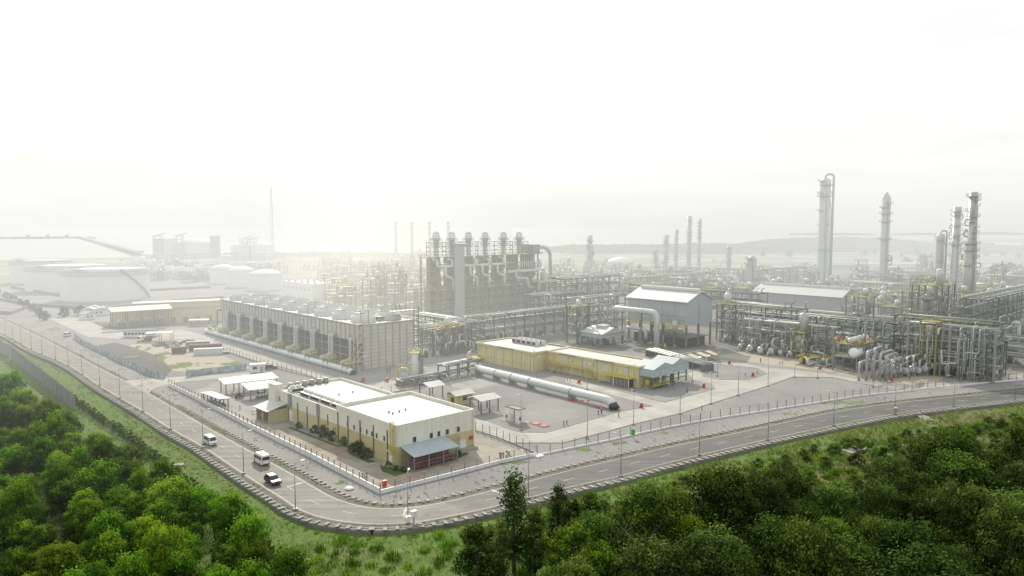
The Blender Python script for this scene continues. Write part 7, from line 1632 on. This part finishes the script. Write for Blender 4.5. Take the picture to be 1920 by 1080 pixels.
while n_ < 52000:
    y = R.uniform(85, 330); x = R.uniform(-.75, .75) * y
    if not inside((x, y), region): n_ += 1 if R.random() < .3 else 0; continue
    if y > 200 and R.random() < .5: continue
    n_ += 1
    d = noise.noise((x * .06, y * .06, 3)); d2 = noise.noise((x * .25, y * .25, 8))
    if d2 < -.28: continue
    h = max(.15, .42 + .5 * d + .35 * d2 + (.35 if x > 0 else 0)) * R.uniform(.6, 1.4) * (1.25 if x > 0 else .8); z = tz(x, y) - .05; tint = max(0, min(1, .42 + .5 * d2 + (.10 if x > 10 else 0) * (1 + d) + R.uniform(-.15, .25)))
    for k in range(3):
        a = R.uniform(0, 6.28); l = R.uniform(.15, .5) * h + .08; w_ = .05 + .05 * h; i = len(gv); c, s = math.cos(a), math.sin(a); ox, oy = R.uniform(-.25, .25), R.uniform(-.25, .25)
        gv += [(x + ox - s * w_, y + oy + c * w_, z), (x + ox + s * w_, y + oy - c * w_, z), (x + ox + c * l, y + oy + s * l, z + h * R.uniform(.7, 1.1))]; gf.append((i, i + 1, i + 2)); gt_.append(tint)
me = bpy.data.meshes.new('grass'); me.from_pydata(gv, [], gf); me.materials.append(m); at = me.attributes.new('tint', 'FLOAT', 'FACE'); at.data.foreach_set('value', gt_)
struct(link('grass', me), 'stuff')
# weeds along the drains and verge
gv, gf, gt_ = [], [], []
for line, o0, o1, nn_ in ((OUTL, -2.0, -.6, 2600), (INL, .7, 2.1, 2200), (INL, 3.4, 6.5, 1300), (OUTL, -4.6, -3.6, 2600)):
    nr = normals(line)
    for _ in range(nn_):
        i = R.randrange(len(line)); p = line[i] + nr[i] * R.uniform(o0, o1)
        if p.y > 330 or noise.noise((p.x * .12, p.y * .12, o0)) < .0: continue
        z = tz(p.x, p.y) if o1 < -3.5 else .0
        for k in range(3): a = R.uniform(0, 6.28); h = R.uniform(.12, .4); j = len(gv); c, s = math.cos(a), math.sin(a); ox, oy = R.uniform(-.3, .3), R.uniform(-.3, .3); gv += [(p.x + ox - s * .07, p.y + oy + c * .07, z), (p.x + ox + s * .07, p.y + oy - c * .07, z), (p.x + ox + c * .2, p.y + oy + s * .2, z + h)]; gf.append((j, j + 1, j + 2)); gt_.append(R.uniform(.25, .9))
me = bpy.data.meshes.new('verge_grass'); me.from_pydata(gv, [], gf); me.materials.append(m); at = me.attributes.new('tint', 'FLOAT', 'FACE'); at.data.foreach_set('value', gt_)
struct(link('verge_grass', me), 'stuff')
# ================================================================== CAMERA, LIGHT, HAZE
cam = bpy.data.cameras.new('camera'); co = bpy.data.objects.new('camera', cam); COL.objects.link(co); sc.camera = co
co.location = (0, 0, H); co.rotation_euler = (pi / 2 - TH, 0, 0); cam.sensor_width = 36; cam.lens = 36 * F / 1920; cam.clip_start = 1; cam.clip_end = 40000
SUN_AZ = math.radians(-13.0); SUN_EL = math.radians(33)      # azimuth measured from +Y towards +X
w = bpy.data.worlds.new('World'); sc.world = w; w.use_nodes = True; nt = w.node_tree; N, L = nt.nodes, nt.links
sky = N.new('ShaderNodeTexSky'); sky.sky_type = 'NISHITA'; sky.sun_disc = False; sky.sun_elevation = SUN_EL; sky.sun_rotation = SUN_AZ; sky.dust_density = 6; sky.air_density = 1.0; sky.altitude = 0
bg = N['Background']; bg.inputs['Strength'].default_value = .10
mx = N.new('ShaderNodeMix'); mx.data_type = 'RGBA'; mx.inputs[0].default_value = .80; mx.inputs[7].default_value = (11.8, 11.8, 11.6, 1)
L.new(sky.outputs[0], mx.inputs[6]); tcw = N.new('ShaderNodeTexCoord'); mpw = N.new('ShaderNodeMapping'); mpw.inputs['Scale'].default_value = (2.5, 2.5, 16); L.new(tcw.outputs['Generated'], mpw.inputs['Vector']); cl = noise_tex(N, L, mpw.outputs[0], 1.6, 5, .6)
L.new(mixc(N, L, 1.0, mx.outputs[2], ramp(N, L, cl, [(.3, (.93, .935, .94)), (.65, (1.1, 1.1, 1.09))]), 'MULTIPLY'), bg.inputs['Color'])
s = bpy.data.lights.new('sun', 'SUN'); s.energy = 5.0; s.angle = math.radians(1.0); s.color = (1, .92, .78)
so = bpy.data.objects.new('sun', s); COL.objects.link(so)
d = Vector((math.sin(SUN_AZ) * math.cos(SUN_EL), math.cos(SUN_AZ) * math.cos(SUN_EL), math.sin(SUN_EL))); so.rotation_euler = (-d).to_track_quat('-Z', 'Y').to_euler(); so.location = (d * 500)
# haze: a glowing volume in place of sunlit mist over the plant, thicker towards the sea and the sun
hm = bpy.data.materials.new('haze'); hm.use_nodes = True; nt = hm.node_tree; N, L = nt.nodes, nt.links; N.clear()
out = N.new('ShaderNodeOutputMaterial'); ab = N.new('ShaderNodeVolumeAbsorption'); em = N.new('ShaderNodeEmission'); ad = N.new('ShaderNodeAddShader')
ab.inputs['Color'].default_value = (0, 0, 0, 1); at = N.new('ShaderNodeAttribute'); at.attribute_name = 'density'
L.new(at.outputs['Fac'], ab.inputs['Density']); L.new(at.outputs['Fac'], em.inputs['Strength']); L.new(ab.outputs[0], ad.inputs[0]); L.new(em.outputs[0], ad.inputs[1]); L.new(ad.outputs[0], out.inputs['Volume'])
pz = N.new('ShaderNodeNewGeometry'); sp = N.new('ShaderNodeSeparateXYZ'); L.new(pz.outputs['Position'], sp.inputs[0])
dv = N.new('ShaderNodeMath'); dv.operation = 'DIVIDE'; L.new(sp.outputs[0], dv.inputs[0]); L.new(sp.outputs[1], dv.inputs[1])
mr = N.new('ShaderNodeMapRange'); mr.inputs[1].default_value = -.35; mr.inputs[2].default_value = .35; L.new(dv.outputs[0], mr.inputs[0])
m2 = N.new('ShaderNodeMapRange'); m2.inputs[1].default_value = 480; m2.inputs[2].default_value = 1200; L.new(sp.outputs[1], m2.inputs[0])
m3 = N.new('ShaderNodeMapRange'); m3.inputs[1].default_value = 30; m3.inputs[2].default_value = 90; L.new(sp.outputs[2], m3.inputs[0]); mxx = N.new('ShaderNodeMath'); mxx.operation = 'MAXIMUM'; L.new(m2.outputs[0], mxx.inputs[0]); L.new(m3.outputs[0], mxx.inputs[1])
near_ = ramp(N, L, mr.outputs[0], [(0, (.88, .885, .835)), (.20, (1.05, 1.035, .92)), (.52, (.80, .81, .75)), (1, (.75, .765, .73))]); far_ = ramp(N, L, mr.outputs[0], [(0, (1.0, 1.0, .975)), (.20, (1.12, 1.11, 1.05)), (.5, (1.0, 1.0, .985)), (1, (.945, .95, .935))])  # sun glow painted into the emission colours, brightest towards the sun's bearing
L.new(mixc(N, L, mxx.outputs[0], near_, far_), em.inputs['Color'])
me = bpy.data.meshes.new('haze'); o = bpy.data.objects.new('haze', me); COL.objects.link(o); me.materials.append(hm); o['kind'] = 'stuff'; o['label'] = 'pale glowing haze lying over the plant and the sea'
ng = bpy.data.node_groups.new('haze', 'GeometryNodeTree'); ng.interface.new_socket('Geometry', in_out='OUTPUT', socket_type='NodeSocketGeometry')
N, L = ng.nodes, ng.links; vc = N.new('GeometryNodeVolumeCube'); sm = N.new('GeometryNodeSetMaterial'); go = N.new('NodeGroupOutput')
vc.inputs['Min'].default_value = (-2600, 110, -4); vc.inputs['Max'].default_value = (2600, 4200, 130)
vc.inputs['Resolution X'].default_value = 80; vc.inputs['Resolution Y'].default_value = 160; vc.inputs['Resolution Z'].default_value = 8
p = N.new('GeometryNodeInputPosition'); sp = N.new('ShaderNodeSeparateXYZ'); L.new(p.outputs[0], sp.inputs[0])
def math_(op, a, b, c=None):
    n = N.new('ShaderNodeMath'); n.operation = op
    for i, v in enumerate((a, b, c)):
        if v is None: continue
        if isinstance(v, (int, float)): n.inputs[i].default_value = v
        else: L.new(v, n.inputs[i])
    return n.outputs[0]
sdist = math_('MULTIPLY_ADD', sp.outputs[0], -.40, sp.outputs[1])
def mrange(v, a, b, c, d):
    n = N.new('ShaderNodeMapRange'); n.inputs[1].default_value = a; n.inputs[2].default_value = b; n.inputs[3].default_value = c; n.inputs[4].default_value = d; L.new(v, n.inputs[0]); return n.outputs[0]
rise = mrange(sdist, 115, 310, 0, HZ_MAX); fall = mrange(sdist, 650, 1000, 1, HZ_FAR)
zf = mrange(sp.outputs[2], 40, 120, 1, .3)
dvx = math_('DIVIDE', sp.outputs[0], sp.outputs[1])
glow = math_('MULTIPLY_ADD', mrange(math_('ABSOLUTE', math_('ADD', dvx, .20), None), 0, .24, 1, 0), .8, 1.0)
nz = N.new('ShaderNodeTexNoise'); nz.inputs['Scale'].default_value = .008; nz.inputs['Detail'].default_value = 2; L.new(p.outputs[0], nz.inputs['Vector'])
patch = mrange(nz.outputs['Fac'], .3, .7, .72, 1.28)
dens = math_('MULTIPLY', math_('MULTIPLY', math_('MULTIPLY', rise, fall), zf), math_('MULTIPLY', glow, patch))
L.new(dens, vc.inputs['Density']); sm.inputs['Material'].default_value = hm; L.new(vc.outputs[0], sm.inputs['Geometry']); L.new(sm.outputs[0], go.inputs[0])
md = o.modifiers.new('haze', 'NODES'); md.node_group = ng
sc.cycles.volume_max_steps = 64; sc.cycles.volume_step_rate = 2.0
sc.cycles.max_bounces = 5; sc.cycles.diffuse_bounces = 3; sc.cycles.glossy_bounces = 2; sc.cycles.transmission_bounces = 2; sc.cycles.transparent_max_bounces = 24; sc.cycles.volume_bounces = 0
sc.cycles.use_denoising = True; sc.cycles.use_adaptive_sampling = True; sc.cycles.adaptive_threshold = .015
sc.cycles.sample_clamp_indirect = 4
sc.view_settings.view_transform = 'Standard'; sc.view_settings.look = 'None'; sc.view_settings.exposure = 0; sc.view_settings.gamma = 1
for o in COL.objects:
    if o.name.split('.')[0] in ('sun', 'camera', 'haze'): continue
